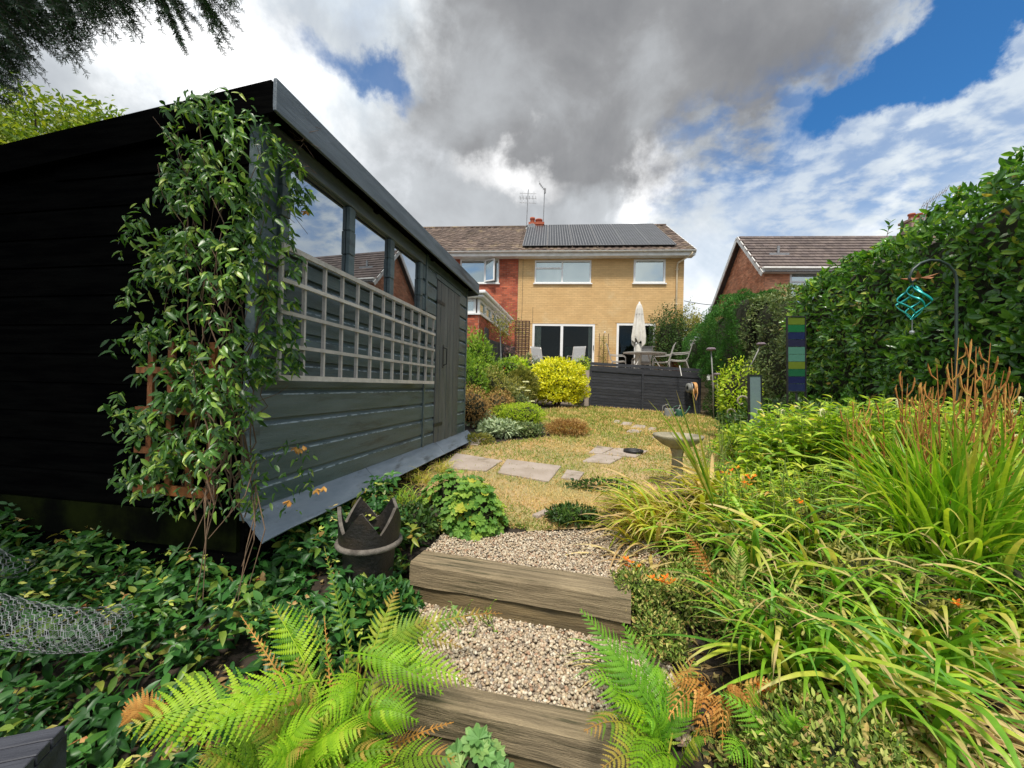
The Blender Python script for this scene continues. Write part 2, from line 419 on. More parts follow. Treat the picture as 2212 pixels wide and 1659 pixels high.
M['blackmetal'] = pm('black_metal', (.012, .013, .014), (.02, .02, .022), 20, .45, .1, 60)
M['shedglass'] = glassmat('shed_glass', .55, (.02, .022, .022), 0, .004, (.78, .82, .85))
M['winglass'] = glassmat('window_glass', .42, (.16, .19, .19), .15, .02, (.8, .9, .9))
M['doorglass'] = glassmat('door_glass', .0, (.01, .01, .01), .93, .01, (.3, .33, .34))
M['upvc'] = pm('white_upvc', (.78, .78, .77), (.72, .72, .71), 3, .35, rvar=.03)
M['whitepaint'] = pm('white_paint', (.74, .73, .70), (.62, .60, .56), 4, .5, .1, 40)
M['cream'] = pm('cream_plastic', (.62, .52, .36), (.55, .45, .3), 4, .4)
M['ybrick'] = pm('yellow_painted_brick', (.64, .425, .195), (.59, .385, .175), 1.4, .85, .3, 120, c3=(.64, .47, .25), rvar=.07)
M['ymortar'] = pm('yellow_painted_joint', (.54, .36, .17), (.47, .31, .145), 5, .9)
M['rbrick'] = pm('red_brick', (.46, .125, .06), (.34, .08, .045), 3, .85, .3, 120, rvar=.38)
M['rmortar'] = pm('pale_mortar', (.36, .24, .19), (.3, .2, .16), 9, .95)
M['obrick'] = pm('orange_brick', (.70, .33, .19), (.58, .24, .13), 3, .85, .3, 120, rvar=.3)
M['tile'] = pm('brown_roof_tile', (.16, .115, .09), (.10, .07, .055), 2.5, .9, .4, 60, c3=(.22, .165, .10), rvar=.35)
M['tile2'] = pm('grey_brown_roof_tile', (.15, .115, .10), (.11, .085, .08), 2.5, .9, .4, 60, rvar=.25)
M['solar'] = pm('solar_cell', (.022, .023, .027), (.032, .033, .038), 3, .3, spec=.5, rvar=.1)
M['solarframe'] = pm('solar_frame', (.17, .17, .175), (.2, .2, .205), 3, .5)
M['lead'] = pm('grey_metal', (.28, .29, .30), (.2, .2, .21), 10, .5, metal=.4)
M['terracotta'] = pm('terracotta', (.42, .12, .06), (.3, .08, .05), 10, .8)
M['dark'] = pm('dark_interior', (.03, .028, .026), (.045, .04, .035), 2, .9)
M['curtain'] = pm('pale_curtain', (.62, .62, .56), (.5, .5, .45), 6, .9)
M['deckboard'] = pm('black_deck_board', (.022, .024, .03), (.04, .042, .05), 6, .62, .4, 40, stretch=(.5, 4, 4), rvar=.3, spec=.4)
M['parasol'] = pm('cream_canvas', (.66, .63, .57), (.52, .49, .44), 4, .9, .2, 30)
M['chairmetal'] = pm('silver_frame', (.42, .40, .37), (.36, .34, .31), 5, .4, metal=.3)
M['mesh'] = pm('grey_sling', (.25, .25, .25), (.3, .3, .3), 20, .8)
M['stone'] = pm('lichened_stone', (.34, .30, .21), (.24, .215, .15), 9, .9, .9, 55, c3=(.14, .13, .09))
M['potblack'] = pm('soot_glazed_clay', (.008, .0075, .0075), (.016, .014, .012), 9, .45, .6, 50, c3=(.03, .022, .015))
M['potrim'] = pm('worn_clay_rim', (.17, .15, .125), (.07, .06, .05), 14, .8, .7, 50)
M['wire'] = pm('galvanised_wire', (.27, .285, .29), (.20, .21, .215), 10, .5, metal=.2)
M['rubber'] = pm('black_rubber', (.012, .012, .013), (.02, .02, .02), 10, .5, .2, 50)
M['teal'] = pm('teal_ribbon', (.02, .40, .38), (.01, .25, .25), 4, .3, metal=.3)
M['green_can'] = pm('green_plastic', (.02, .09, .05), (.02, .07, .04), 4, .4)
M['greypot'] = pm('grey_planter', (.25, .25, .23), (.18, .18, .17), 6, .8, .3, 40)
M['hose'] = pm('tan_hose', (.62, .33, .12), (.5, .25, .08), 4, .5)
M['plasterwhite'] = pm('white_render', (.66, .66, .62), (.55, .55, .5), 3, .9)

# ================================================================ terrain
S1a, S1b = G(922, 1225, .55), G(1290, 1284, .55)
S2a, S2b = G(925, 1522, .36), G(1340, 1618, .36)
def sgn(a, b, x, y):                     # signed distance uphill of the front line a-b
    dx, dy = b.x - a.x, b.y - a.y; L = math.hypot(dx, dy); return (-(dy) * (x - a.x) + dx * (y - a.y)) / L
def sm(a, b, x): t = max(0., min(1., (x - a) / (b - a))); return t * t * (3 - 2 * t)
def lawn_z(x, y): return .62 + max(0, min(1.1, (y - 3.2) / 8.8)) * (.31 - .055 * (x - 2.46))
def gz(x, y):
    s1, s2 = sgn(S1a, S1b, x, y), sgn(S2a, S2b, x, y)
    lz = lawn_z(x, y)
    if s1 > .085: c = .52 + (lz - .52) * sm(.5, .95, s1)
    elif s2 > .06: c = .325
    else: c = .10
    ext = .62 if x > 0 else .58
    inc = 1 - sm(ext, ext + .22, abs(x - .02))
    if x < 0: b = .12 + (lz - .12) * sm(.7, 2.7, y) 
    else: b = .16 + (lz - .16) * sm(.6, 2.9, y)
    b += .03 * noise.noise((x * 2.3, y * 2.3, 0))
    k = sm(2.5, 3.1, y)
    z = b * (1 - inc) + c * inc
    z = z * (1 - k) + lz * k
    if y > 12.3: z += 0
    return z
def GL(vx, vy):
    z = .7
    for _ in range(12):
        p = G(vx, vy, z); z = z * .5 + gz(p.x, p.y) * .5
    return Vector((p.x, p.y, gz(p.x, p.y)))
def axis(a, b, h0, g, hmax):
    out = [a]; h = h0
    while out[-1] < b: out.append(out[-1] + h)
    while out[-1] < hmax: h *= g; out.append(out[-1] + h)
    neg = [a]; h = h0
    while neg[-1] > -hmax: h *= g; neg.append(neg[-1] - h)
    return neg[:0:-1] + out
X = axis(-2.6, 3.2, .05, 1.35, 900); Y = axis(.5, 4.6, .05, 1.3, 900)
V = [(x, y, gz(max(-15, min(15, x)), max(0, min(13, y)))) for y in Y for x in X]
nx = len(X); F = [(j * nx + i, j * nx + i + 1, (j + 1) * nx + i + 1, (j + 1) * nx + i) for j in range(len(Y) - 1) for i in range(nx - 1)]
m = MB(); m.add(V, F); tag(m.build('ground', M['soil'], smooth=True), kind='structure')

def inpoly(poly, x, y):
    c = False; n = len(poly)
    for i in range(n):
        x1, y1 = poly[i]; x2, y2 = poly[i - 1]
        if (y1 > y) != (y2 > y) and x < (x2 - x1) * (y - y1) / (y2 - y1) + x1: c = not c
    return c
LP = [GL(*p) for p in [(950, 1000), (1020, 965), (1190, 945), (1165, 905), (1180, 886), (1278, 880), (1512, 898), (1570, 915), (1600, 940), (1606, 985), (1500, 1060), (1330, 1085), (1290, 1138), (1170, 1150), (1060, 1140), (980, 1095), (900, 1050)]]
LPOLY = [(p.x, p.y) for p in LP]
def sheet(name, poly, h, dz, mat, jag=.05):
    xs = [p[0] for p in poly]; ys = [p[1] for p in poly]
    m = MB(); ix = {}
    nxx = int((max(xs) - min(xs)) / h) + 1; nyy = int((max(ys) - min(ys)) / h) + 1
    def vid(i, j):
        if (i, j) not in ix:
            x = min(xs) + i * h; y = min(ys) + j * h
            ix[i, j] = len(m.V); m.V.append((x, y, gz(x, y) + dz)); m.lt.append(0)
        return ix[i, j]
    for i in range(nxx):
        for j in range(nyy):
            cx, cy = min(xs) + (i + .5) * h, min(ys) + (j + .5) * h
            if inpoly(poly, cx + jag * noise.noise((cx * 4, cy * 4, 1)), cy + jag * noise.noise((cx * 4, cy * 4, 5))):
                m.F.append([vid(i, j), vid(i + 1, j), vid(i + 1, j + 1), vid(i, j + 1)]); m.r.append(0); m.mi.append(0)
    return tag(m.build(name, mat, smooth=True), kind='structure')
sheet('lawn', LPOLY, .07, .012, M['lawn'])
# paving slabs and stepping stones
SLABS = []
path = bpy.data.objects.new('stepping_stone_path', None); COL.objects.link(path); tag(path, kind='structure')
def slab(pts, name='slab'):
    q = [GL(*p) for p in pts]; SLABS.append([(p.x, p.y) for p in q]); m = MB(); z = .03
    c = sum(q, Vector()) / len(q); ring = []
    for i in range(len(q)):
        a, b = q[i], q[(i + 1) % len(q)]
        for k in range(4):
            p = a.lerp(b, k / 4); w = 1 + .03 * noise.noise((p.x * 9, p.y * 9, 0)); ring.append(c + (p - c) * w)
    k = len(ring)
    vs = [(p.x, p.y, p.z - .03) for p in ring] + [(p.x, p.y, p.z + z - .006) for p in ring] + [(c.x + (p.x - c.x) * .97, c.y + (p.y - c.y) * .97, p.z + z) for p in ring] + [(c.x, c.y, c.z + z)]
    fs = [(i, (i + 1) % k, k + (i + 1) % k, k + i) for i in range(k)] + [(k + i, k + (i + 1) % k, 2 * k + (i + 1) % k, 2 * k + i) for i in range(k)] + [(2 * k + i, 2 * k + (i + 1) % k, 3 * k) for i in range(k)]
    m.add(vs, fs); m.build(name, M['slab'], path)
for s in ([(955, 1015), (1050, 1022), (1085, 1000), (985, 984)], [(1075, 1026), (1185, 1046), (1212, 1012), (1095, 997)],
          [(1150, 1120), (1162, 1124), (1190, 1112), (1178, 1108)],
          [(1258, 1001), (1318, 1006), (1345, 992), (1290, 985)], [(1300, 985), (1372, 992), (1400, 978), (1330, 972)], [(1272, 982), (1300, 984), (1325, 972), (1290, 967)],
          [(1212, 1038), (1250, 1042), (1262, 1026), (1225, 1020)],
          [(1340, 921), (1362, 922), (1366, 915), (1345, 914)], [(1362, 927), (1392, 928), (1396, 922), (1372, 920)], [(1322, 916), (1338, 917), (1342, 911), (1328, 910)], [(1398, 932), (1416, 933), (1418, 927), (1404, 926)], [(1352, 936), (1380, 939), (1386, 933), (1362, 930)], [(1408, 948), (1450, 952), (1455, 944), (1420, 941)],
          [(1000, 962), (1032, 966), (1050, 952), (1012, 948)]):
    slab(s)

# dry grass blades
n = 60000; P = []
xs = [p[0] for p in LPOLY]; ys = [p[1] for p in LPOLY]
while len(P) < n:
    q = random.random(); y = min(ys) + (max(ys) - min(ys)) * q ** 2.0; x = random.uniform(min(xs), max(xs))
    if inpoly(LPOLY, x, y) and not (random.random() < .86 and any(inpoly(sl_, x, y) for sl_ in SLABS)): P.append((x, y, gz(x, y) + .008))
P = np.array(P)
gr = np.array([noise.noise((p[0] * 1.1, p[1] * 1.1, 3)) + .5 * noise.noise((p[0] * 4, p[1] * 4, 8)) for p in P])
rn = np.clip(.42 + gr * .75 + rs.normal(0, .16, n), 0, .999)
Dr = unit(n); Dr[:, 2] = abs(Dr[:, 2]) * .9 + .25
T3 = (np.array([(0, -.05, 0), (0, .05, 0), (.6, 0.03, .12), (1, 0, 0)], np.float32), [(0, 1, 2), (0, 2, 3)], np.array([0, 0, .6, 1], np.float32))
M['grass'] = leafmat('dry_grass_blade', [(0, (.12, .19, .03)), (.25, (.24, .28, .07)), (.48, (.48, .37, .19)), (.75, (.56, .41, .24)), (1, (.55, .33, .17))], .2, .8, spec=.1)
Sg = (.02 + .028 * rs.rand(n)) * np.clip(P[:, 1] / 4, .9, 2.2)
me = stamp_mesh('lawn_grass', [T3], P, frames(Dr, unit(n), np.stack([Sg, Sg * 1.2, Sg], 1)), rn, M['grass']); tag(link('lawn_grass', me), kind='stuff')

# sleepers and gravel steps
def sleeper(a, b, ztop, w, h, ext0, ext1, label, mt='sleeper'):
    d = (b - a); d.z = 0; d.normalize(); nrm = Vector((-d.y, d.x, 0)); a = a - d * ext0; L = (b - a).dot(d) + ext1
    o = a.copy(); o.z = ztop - h; Mx = Matrix(((d.x, nrm.x, 0, o.x), (d.y, nrm.y, 0, o.y), (0, 0, 1, o.z), (0, 0, 0, 1)))
    m = MB(); k = 26; sec = [(0, 0), (w, 0), (w, h - .012), (w - .012, h), (.012, h), (0, h - .012)]
    vs = []
    for i in range(k + 1):
        x = L * i / k
        for j, (y, z) in enumerate(sec):
            vs.append((x, y + .006 * noise.noise((x * 5, j * 3.1, ztop * 7)), z + .005 * noise.noise((x * 4, j * 1.7 + 9, ztop * 3))))
    n6 = 6; fs = [(i * 6 + j, i * 6 + (j + 1) % 6, (i + 1) * 6 + (j + 1) % 6, (i + 1) * 6 + j) for i in range(k) for j in range(6)]
    fs = [f[::-1] for f in fs] + [tuple(range(6)), tuple(k * 6 + j for j in range(6))[::-1]]
    m.add(vs, fs); ob = m.build('timber_sleeper', M[mt]); ob.matrix_world = Mx
    return tag(ob, label, 'sleeper', 'timber sleepers edging the gravel steps'), Mx, L
sleeper(S1a, S1b, .56, .17, .115, .10, .15, 'weathered timber sleeper along the top front edge of the upper gravel step')
sleeper(S1a + Vector((0, .012, 0)), S1b + Vector((0, .012, 0)), .443, .16, .13, .08, .13, 'stained lower timber sleeper under the upper one, above the pebbles of the lower step', 'oldwood')
sleeper(S2a, S2b, .37, .115, .115, .25, .12, 'pale worn timber sleeper edging the lower gravel step nearest the camera')
sleeper(S2a + Vector((0, .012, 0)), S2b + Vector((0, .012, 0)), .253, .10, .17, .22, .10, 'dark grained timber sleeper beneath the nearest one at the bottom of the picture', 'oldwood')
def off(p, a, b, s): d = (b - a).normalized(); return Vector((p.x - d.y * s, p.y + d.x * s, 0))
u1 = (S1b - S1a).normalized(); u2 = (S2b - S2a).normalized()
gA = [off(S1a - u1 * .1, S1a, S1b, .16), off(S1b + u1 * .35, S1a, S1b, .16), off(S1b + u1 * .3, S1a, S1b, .80), off(S1a + u1 * .40, S1a, S1b, .62), off(S1a - u1 * .12, S1a, S1b, .46)]
gB = [off(S2a - u2 * .25, S2a, S2b, .10), off(S2b + u2 * .25, S2a, S2b, .10), off(S1b + u1 * .3, S1a, S1b, .02), off(S1a - u1 * .1, S1a, S1b, .02)]
sheet('gravel_base', [(p.x, p.y) for p in gA], .03, .012, M['gravelbed'], 0)
sheet('gravel_base', [(p.x, p.y) for p in gB], .03, .012, M['gravelbed'], 0)
def pebbleT(seed):
    bm = bmesh.new(); bmesh.ops.create_icosphere(bm, subdivisions=1, radius=.5); sc = Vector((1, random.uniform(.6, .95), random.uniform(.45, .75)))
    for v in bm.verts:
        v.co = Vector((v.co.x * sc.x, v.co.y * sc.y, v.co.z * sc.z)) * (1 + .28 * noise.noise(v.co * 3 + Vector((seed, 0, 0))))
    bm.verts.index_update(); r = (np.array([v.co[:] for v in bm.verts], np.float32), [[v.index for v in f.verts] for f in bm.faces], np.zeros(len(bm.verts), np.float32)); bm.free(); return r
PT = [pebbleT(i * 3.3) for i in range(6)]
M['pebble'] = pm('pebbles', (.42, .33, .24), (.5, .44, .36), 9, .75, .2, 200)
def pebble_mat():
    m, t, o = newmat('pebble'); p = t.new('ShaderNodeBsdfPrincipled')
    a = t.new('ShaderNodeAttribute', attribute_name='rnd').outputs['Fac']
    c = t.cr(a, [(0, (.20, .155, .11)), (.15, (.54, .46, .33)), (.3, (.36, .25, .15)), (.42, (.68, .61, .48)), (.55, (.48, .36, .22)), (.66, (.26, .22, .18)), (.78, (.58, .47, .32)), (.9, (.36, .20, .12)), (1, (.72, .64, .48))])
    g = t.new('ShaderNodeNewGeometry').outputs['Position']
    c = t.mix(1., c, t.cr(t.noise(g, 90, 4), [(.3, (.72, .72, .72)), (.7, (1.15, 1.15, 1.15))]), 'MULTIPLY')
    t.put(p.inputs['Base Color'], c); p.inputs['Roughness'].default_value = .7; t.l.new(p.outputs[0], o.inputs[0]); return m
M['pebble'] = pebble_mat()
def pebbles(poly, n, s0, s1, dz):
    P = []; xs = [p[0] for p in poly]; ys = [p[1] for p in poly]
    while len(P) < n:
        x, y = random.uniform(min(xs), max(xs)), random.uniform(min(ys), max(ys))
        if inpoly(poly, x, y): P.append((x, y, gz(x, y) + dz + random.uniform(0, .018)))
    S = rs.uniform(s0, s1, n); D_ = unit(n); D_[:, 2] *= .35; U = unit(n) * .5 + np.array([0, 0, 1])
    me = stamp_mesh('gravel', PT, np.array(P), frames(D_, U, S), rs.rand(n), M['pebble'], True); tag(link('gravel', me), kind='stuff')
pebbles([(p.x, p.y) for p in gA], 10500, .010, .019, .012)
pebbles([(p.x, p.y) for p in gB], 7500, .012, .024, .012)

# ================================================================ walls helpers
def frame_at(p, yaw):                   # local x turned clockwise by yaw from +X
    c, s = math.cos(yaw), math.sin(yaw)
    return Matrix(((c, s, 0, p[0]), (-s, c, 0, p[1]), (0, 0, 1, p[2]), (0, 0, 0, 1)))
def hit(Mx, vx, vy, y=0., o=None, n=None):
    I = Mx.inverted(); e = I @ EYE; d = I.to_3x3() @ ray(vx, vy)
    if n is None: k = (y - e.y) / d.y
    else: k = (Vector(o) - e).dot(Vector(n)) / d.dot(Vector(n))
    return e + d * k
def wall_holes(m, u0, u1, z0, z1, holes, y0, y1):
    us = sorted({u0, u1, *[h[0] for h in holes], *[h[1] for h in holes]}); zs = sorted({z0, z1, *[h[2] for h in holes], *[h[3] for h in holes]})
    us = [u for u in us if u0 <= u <= u1]; zs = [z for z in zs if z0 <= z <= z1]
    for a, b in zip(us, us[1:]):
        run = None
        for c, d in zip(zs, zs[1:]):
            cu, cz = (a + b) / 2, (c + d) / 2
            if any(h[0] < cu < h[1] and h[2] < cz < h[3] for h in holes):
                if run: m.box((a, y0, run[0]), (b, y1, run[1])); run = None
            else: run = (run[0], d) if run else (c, d)
        if run: m.box((a, y0, run[0]), (b, y1, run[1]))
def bricks(m, u0, u1, z0, z1, holes, y, L=.225, H=.075, j=.010, dep=.010, clip=None):
    k = 0; z = z0
    while z < z1 - .02:
        zt = min(z + H - j, z1); segs = [(u0, u1)]
        if clip: 
            segs = [clip((z + zt) / 2)]
        for h in holes:
            if h[2] < zt - .01 and h[3] > z + .01:
                ns = []
                for a, b in segs:
                    if h[1] <= a or h[0] >= b: ns.append((a, b)); continue
                    if h[0] > a: ns.append((a, h[0]))
                    if h[1] < b: ns.append((h[1], b))
                segs = ns
        for a, b in segs:
            if b - a < .03: continue
            s = a; off_ = L / 2 if k % 2 else 0
            i = math.floor((a - u0 + off_) / L)
            while s < b - .015:
                e = min(u0 - off_ + (i + 1) * L, b)
                if e - s > .03:
                    r = random.random(); pr = dep * random.uniform(.75, 1.15)
                    x0, x1 = s + j / 2, e - j / 2
                    m.add([(x0, y - pr, z), (x1, y - pr, z), (x1, y - pr, zt), (x0, y - pr, zt), (x0, y + .002, z), (x1, y + .002, z), (x1, y + .002, zt), (x0, y + .002, zt)],
                          [(0, 1, 2, 3), (0, 4, 5, 1), (1, 5, 6, 2), (2, 6, 7, 3), (3, 7, 4, 0)], r)
                s = e; i += 1
        z += H; k += 1
def window(parent, u0, u1, z0, z1, splits=(), y=.0, fw=.055, dep=.07, glass='winglass', transom=None, sill=True, curtain=None, mat='upvc', name='window'):
    """frame bars, mullions at the given u, panes as sub-parts"""
    f = MB(); yf = y - .012
    for a, b in (((u0, yf, z0), (u1, yf + dep, z0 + fw)), ((u0, yf, z1 - fw), (u1, yf + dep, z1)), ((u0, yf, z0 + fw), (u0 + fw, yf + dep, z1 - fw)), ((u1 - fw, yf, z0 + fw), (u1, yf + dep, z1 - fw))): f.box(a, b)
    cuts = [u0 + fw] + [s for s in splits] + [u1 - fw]
    for s in splits: f.box((s - fw * .6, yf, z0 + fw), (s + fw * .6, yf + dep, z1 - fw))
    if transom:
        (ta, tb, tz) = transom; f.box((ta, yf - .004, tz - fw * .5), (tb, yf + dep - .003, tz + fw * .5))
    fo = f.build(name, M[mat], parent)
    for a, b in zip(cuts, cuts[1:]):
        p = MB(); p.box((a + .004, y + .025, z0 + fw), (b - .004, y + .031, z1 - fw)); p.build('pane', M[glass], fo)
    if sill: part('sill', M['upvc'], fo, ((u0 - .05, y - .075, z0 - .045), (u1 + .05, y + .03, z0 - .001)))
    if curtain:
        for (a, b) in curtain:
            c = MB(); k = int((b - a) / .02)
            vs = [(a + (b - a) * i / k, y + .13 + .018 * math.sin(i * 1.3), zz) for zz in (z0 + .02, z1 - .04) for i in range(k + 1)]
            c.add(vs, [(i, i + 1, k + 2 + i, k + 1 + i) for i in range(k)]); c.build('curtain', M['curtain'], fo, True)
    return fo
def roof_tiles(m, P0, U, S, nu, ns, wu, ws, thick=.028, hump=.02):
    """P0 eave corner, U unit along eave, S unit up the slope"""
    N_ = U.cross(S).normalized()
    for j in range(ns):
        for i in range(nu):
            r = random.random(); o = P0 + U * (i * wu) + S * (j * ws) + N_ * random.uniform(0, .006)
            L = ws + .03; lift = .022
            prof = [(0, 0), (.32 * wu, 0), (.5 * wu, hump), (.82 * wu, hump), (.985 * wu, 0)]
            vs = []
            for (t_, z_, lf) in ((0, 0, lift), (L, 0, 0)):
                for (x_, h_) in prof: vs.append(o + U * x_ + S * t_ + N_ * (h_ + lf + thick * .2))
            for (x_, h_) in prof: vs.append(o + U * x_ + N_ * (h_ - .0))
            k = len(prof)
            fs = [(a, a + 1, k + a + 1, k + a) for a in range(k - 1)] + [(2 * k + a, 2 * k + a + 1, a + 1, a) for a in range(k - 1)]
            m.add(vs, fs, r)

# ================================================================ yellow house
ZP = 2.05
p0 = D(1114, 838, 16.3); HW = R(5); MH = frame_at((p0.x, p0.y, ZP), HW)
def c1(cx, cy): return 921.7 + .28647 * cx, 345.6 + .28647 * cy
def hh(cx, cy, y=0.): q = hit(MH, *c1(cx, cy), y); return q.x, q.z
W_ = hh(1935, 1100)[0]
e0 = hh(1000, 745)[1]; e1 = hh(1000, 700, -.4)[1]
EAV = e0
house = thing('semi_detached_house', 'yellow painted brick house with solar panels on its roof, facing the garden', 'house', MH)
def rng(ca, cb, cc, cd):
    mx, my = (ca + cb) / 2, (cc + cd) / 2
    return hh(ca, my)[0], hh(cb, my)[0], hh(mx, cd)[1], hh(mx, cc)[1]
w1 = rng(815, 1240, 757, 930); w2 = rng(1560, 1800, 750, 930)
d1 = rng(795, 1265, 1236, 1560); d2 = rng(1430, 1722, 1232, 1560)
d1 = (d1[0], d1[1], .02, d1[3]); d2 = (d2[0], d2[1], .02, d2[3])
holes = [w1, w2, d1, d2]
m = MB(); wall_holes(m, 0, W_, -.9, EAV + .1, holes, 0, .12); wallo = m.build('wall', M['ymortar'], house)
m = MB(); bricks(m, 0, W_, -.9, EAV, holes, 0.); bricks_o = m.build('brick', M['ybrick'], wallo, kind='stuff')
part('side_wall', M['ybrick'], house, ((W_ - .12, .12, -.9), (W_ + .0, 7.2, EAV + .1)))
part('back_wall', M['ybrick'], house, ((0, 7.2, -.9), (W_, 7.3, EAV + .1)))
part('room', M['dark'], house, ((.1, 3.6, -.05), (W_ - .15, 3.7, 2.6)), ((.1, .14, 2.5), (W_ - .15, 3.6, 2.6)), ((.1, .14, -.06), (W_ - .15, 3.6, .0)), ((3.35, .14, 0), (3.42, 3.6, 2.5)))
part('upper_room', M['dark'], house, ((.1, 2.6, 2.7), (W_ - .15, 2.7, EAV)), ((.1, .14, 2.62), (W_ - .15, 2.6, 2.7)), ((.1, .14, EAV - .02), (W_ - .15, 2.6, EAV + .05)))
fw1 = window(house, *w1, splits=[w1[0] + (w1[1] - w1[0]) * .49], transom=(w1[0] + .05, w1[0] + (w1[1] - w1[0]) * .49, w1[2] + (w1[3] - w1[2]) * .66), curtain=[(w1[0] + .06, w1[0] + .22), (w1[1] - .2, w1[1] - .06)])
fw2 = window(house, *w2, fw=.075)
def patio(d, sp, cur, fw=.09):
    f = window(house, *d, splits=[sp], fw=fw, dep=.09, glass='doorglass', sill=False, curtain=cur, name='patio_door')
    part('threshold', M['upvc'], f, ((d[0], -.06, -.03), (d[1], .09, .018))); return f
pd1 = patio(d1, d1[0] + (d1[1] - d1[0]) * .475, [(d1[0] + .1, d1[0] + .36), (d1[1] - .24, d1[1] - .1)])
pd2 = patio(d2, d2[0] + (d2[1] - d2[0]) * .5, [(d2[1] - .22, d2[1] - .1)])
for (x, zz) in ((d1[1] - .045, 1.0), ): part('handle', M['blackmetal'], pd1, ((x - .012, -.06, zz), (x + .012, -.022, zz + .2)))
# lintel shadow lines, fascia, gutter, downpipe
PITCH = R(33); OV = .42
ed = Vector((0, -OV, EAV + .02)); Sd = Vector((0, math.cos(PITCH), math.sin(PITCH))); SL = 4.8
XL = -6.2                                        # neighbour's share of the roof starts here
def eaves(parent, xa, xb, mat=M['whitepaint']):
    part('soffit', mat, parent, ((xa, -OV + .03, EAV - .0), (xb, 0.0, EAV + .018)))
    part('fascia', mat, parent, ((xa, -OV, EAV - .02), (xb, -OV + .028, EAV + .17)))
    g = MB(); k = 8
    prof = [(-.06 * math.cos(a), -.055 * math.sin(a)) for a in [math.pi * i / k for i in range(k + 1)]]
    vs = [(x, -OV - .065 + a, EAV + .165 + b) for x in (xa, xb) for a, b in prof] + [(x, -OV - .065 + a * .88, EAV + .165 + b * .88) for x in (xa, xb) for a, b in prof]
    n_ = k + 1
    g.add(vs, [(i, i + 1, n_ + i + 1, n_ + i) for i in range(k)] + [(2 * n_ + i, 3 * n_ + i, 3 * n_ + i + 1, 2 * n_ + i + 1) for i in range(k)] + [(0, n_, 3 * n_, 2 * n_), (k, 2 * n_ + k, 3 * n_ + k, n_ + k)])
    g.build('gutter', mat, parent)
eaves(house, 0.003, W_ + .28)
g = MB(); dx = hh(1882, 900)[0]
g.tube([(W_ + .15, -OV - .06, EAV + .1), (W_ + .12, -OV - .03, EAV + .0), (dx + .02, -.09, EAV - .22), (dx, -.07, EAV - .4), (dx - .0, -.07, -.1)], .036, 8)
dp = g.build('downpipe', M['cream'], house, True)
for zz in (1.2, 2.9, 4.3): part('bracket', M['cream'], dp, ((dx - .05, -.11, zz), (dx + .05, -.0, zz + .04)))
m = MB(); R0 = Vector((0, -OV - .03, EAV + .185)); cnt = int((W_ + .28) / .3) + 1; wu = (W_ + .3) / cnt
roof = MB(); nrm = Vector((0, -math.sin(PITCH), math.cos(PITCH)))
def slopeplate(parent, xa, xb, name='roof'):
    r = MB(); a = R0 - nrm * .012; ry = a + Sd * SL; back = Vector((0, 2 * ry.y - a.y, a.z))
    r.add([(xa, a.y, a.z), (xb, a.y, a.z), (xb, ry.y, ry.z), (xa, ry.y, ry.z), (xb, back.y, back.z), (xa, back.y, back.z)], [(0, 1, 2, 3), (3, 2, 4, 5)])
    return r.build(name, M['tile'], parent)
ro = slopeplate(house, 0.002, W_ + .3)
t_ = MB(); roof_tiles(t_, R0.copy(), Vector((1, 0, 0)), Sd, cnt, 15, wu, SL / 15); t_.build('roof_tile', M['tile'], ro, kind='stuff')
RZ = (R0 + Sd * SL)
def ridge(parent, xa, xb):
    r = MB(); n_ = int((xb - xa) / .42)
    for i in range(n_):
        x0 = xa + (xb - xa) * i / n_; x1 = xa + (xb - xa) * (i + 1) / n_ - .012; k = 6; vs = []
        for x in (x0, x1):
            for j in range(k + 1):
                a = math.pi * j / k; vs.append((x, RZ.y - .13 * math.cos(a), RZ.z - .02 + .10 * math.sin(a)))
        r.add(vs, [(j, j + 1, k + 2 + j, k + 1 + j) for j in range(k)], random.random())
    r.build('ridge_tile', M['tile'], parent, kind='stuff')
ridge(ro, 0.01, W_ + .28)
# gable triangle and verge
g = MB(); za = R0.z - .05; g.add([(W_ - .05, 0, EAV), (W_ - .05, RZ.y, RZ.z - .05), (W_ - .05, 2 * RZ.y, EAV)], [(0, 1, 2)]); g.build('gable', M['ybrick'], house)
g = MB(); g.bar((W_ + .29, R0.y, R0.z - .06), (W_ + .29, RZ.y, RZ.z - .06), .03, .16); g.build('bargeboard', M['whitepaint'], house)
# solar panels
def rh(cx, cy, lift=0.): return hit(MH, *c1(cx, cy), o=R0 + nrm * lift, n=nrm)
q = [rh(*c, .12) for c in ((712, 668), (803, 545), (1840, 514), (1893, 640))]
s0 = (q[0] - R0).dot(Sd) ; s1 = SL - .12; s0 = max(s0, .35)
xa, xb = q[0].x + .02, min(q[3].x, W_ - .15)
PWd = (xb - xa) / 6
for i in range(6):
    base = Vector((xa + PWd * i, 0, 0)) + R0 + Sd * s0 + nrm * .09
    Mp = Matrix(((1, 0, 0, base.x), (0, Sd.y, nrm.y, base.y), (0, Sd.z, nrm.z, base.z), (0, 0, 0, 1))); hgt = s1 - s0
    pn = MB(); w_ = PWd - .02
    pn.box((0, 0, 0), (w_, hgt, .03), Mp); po = pn.build('solar_panel', M['solar'], house)
    fr = MB()
    for a, b in (((0, 0, .031), (w_, .03, .04)), ((0, hgt - .03, .031), (w_, hgt, .04)), ((0, .031, .031), (.025, hgt - .031, .04)), ((w_ - .025, .031, .031), (w_, hgt - .031, .04))): fr.box(a, b, Mp)
    fr.build('frame', M['solarframe'], po)
    st = MB(); k = 9
    for j in range(1, k): st.box((w_ * j / k - .012, .04, .0305), (w_ * j / k + .012, hgt - .04, .036), Mp)
    st.build('cell_divider', M['solarframe'], po, kind='stuff')
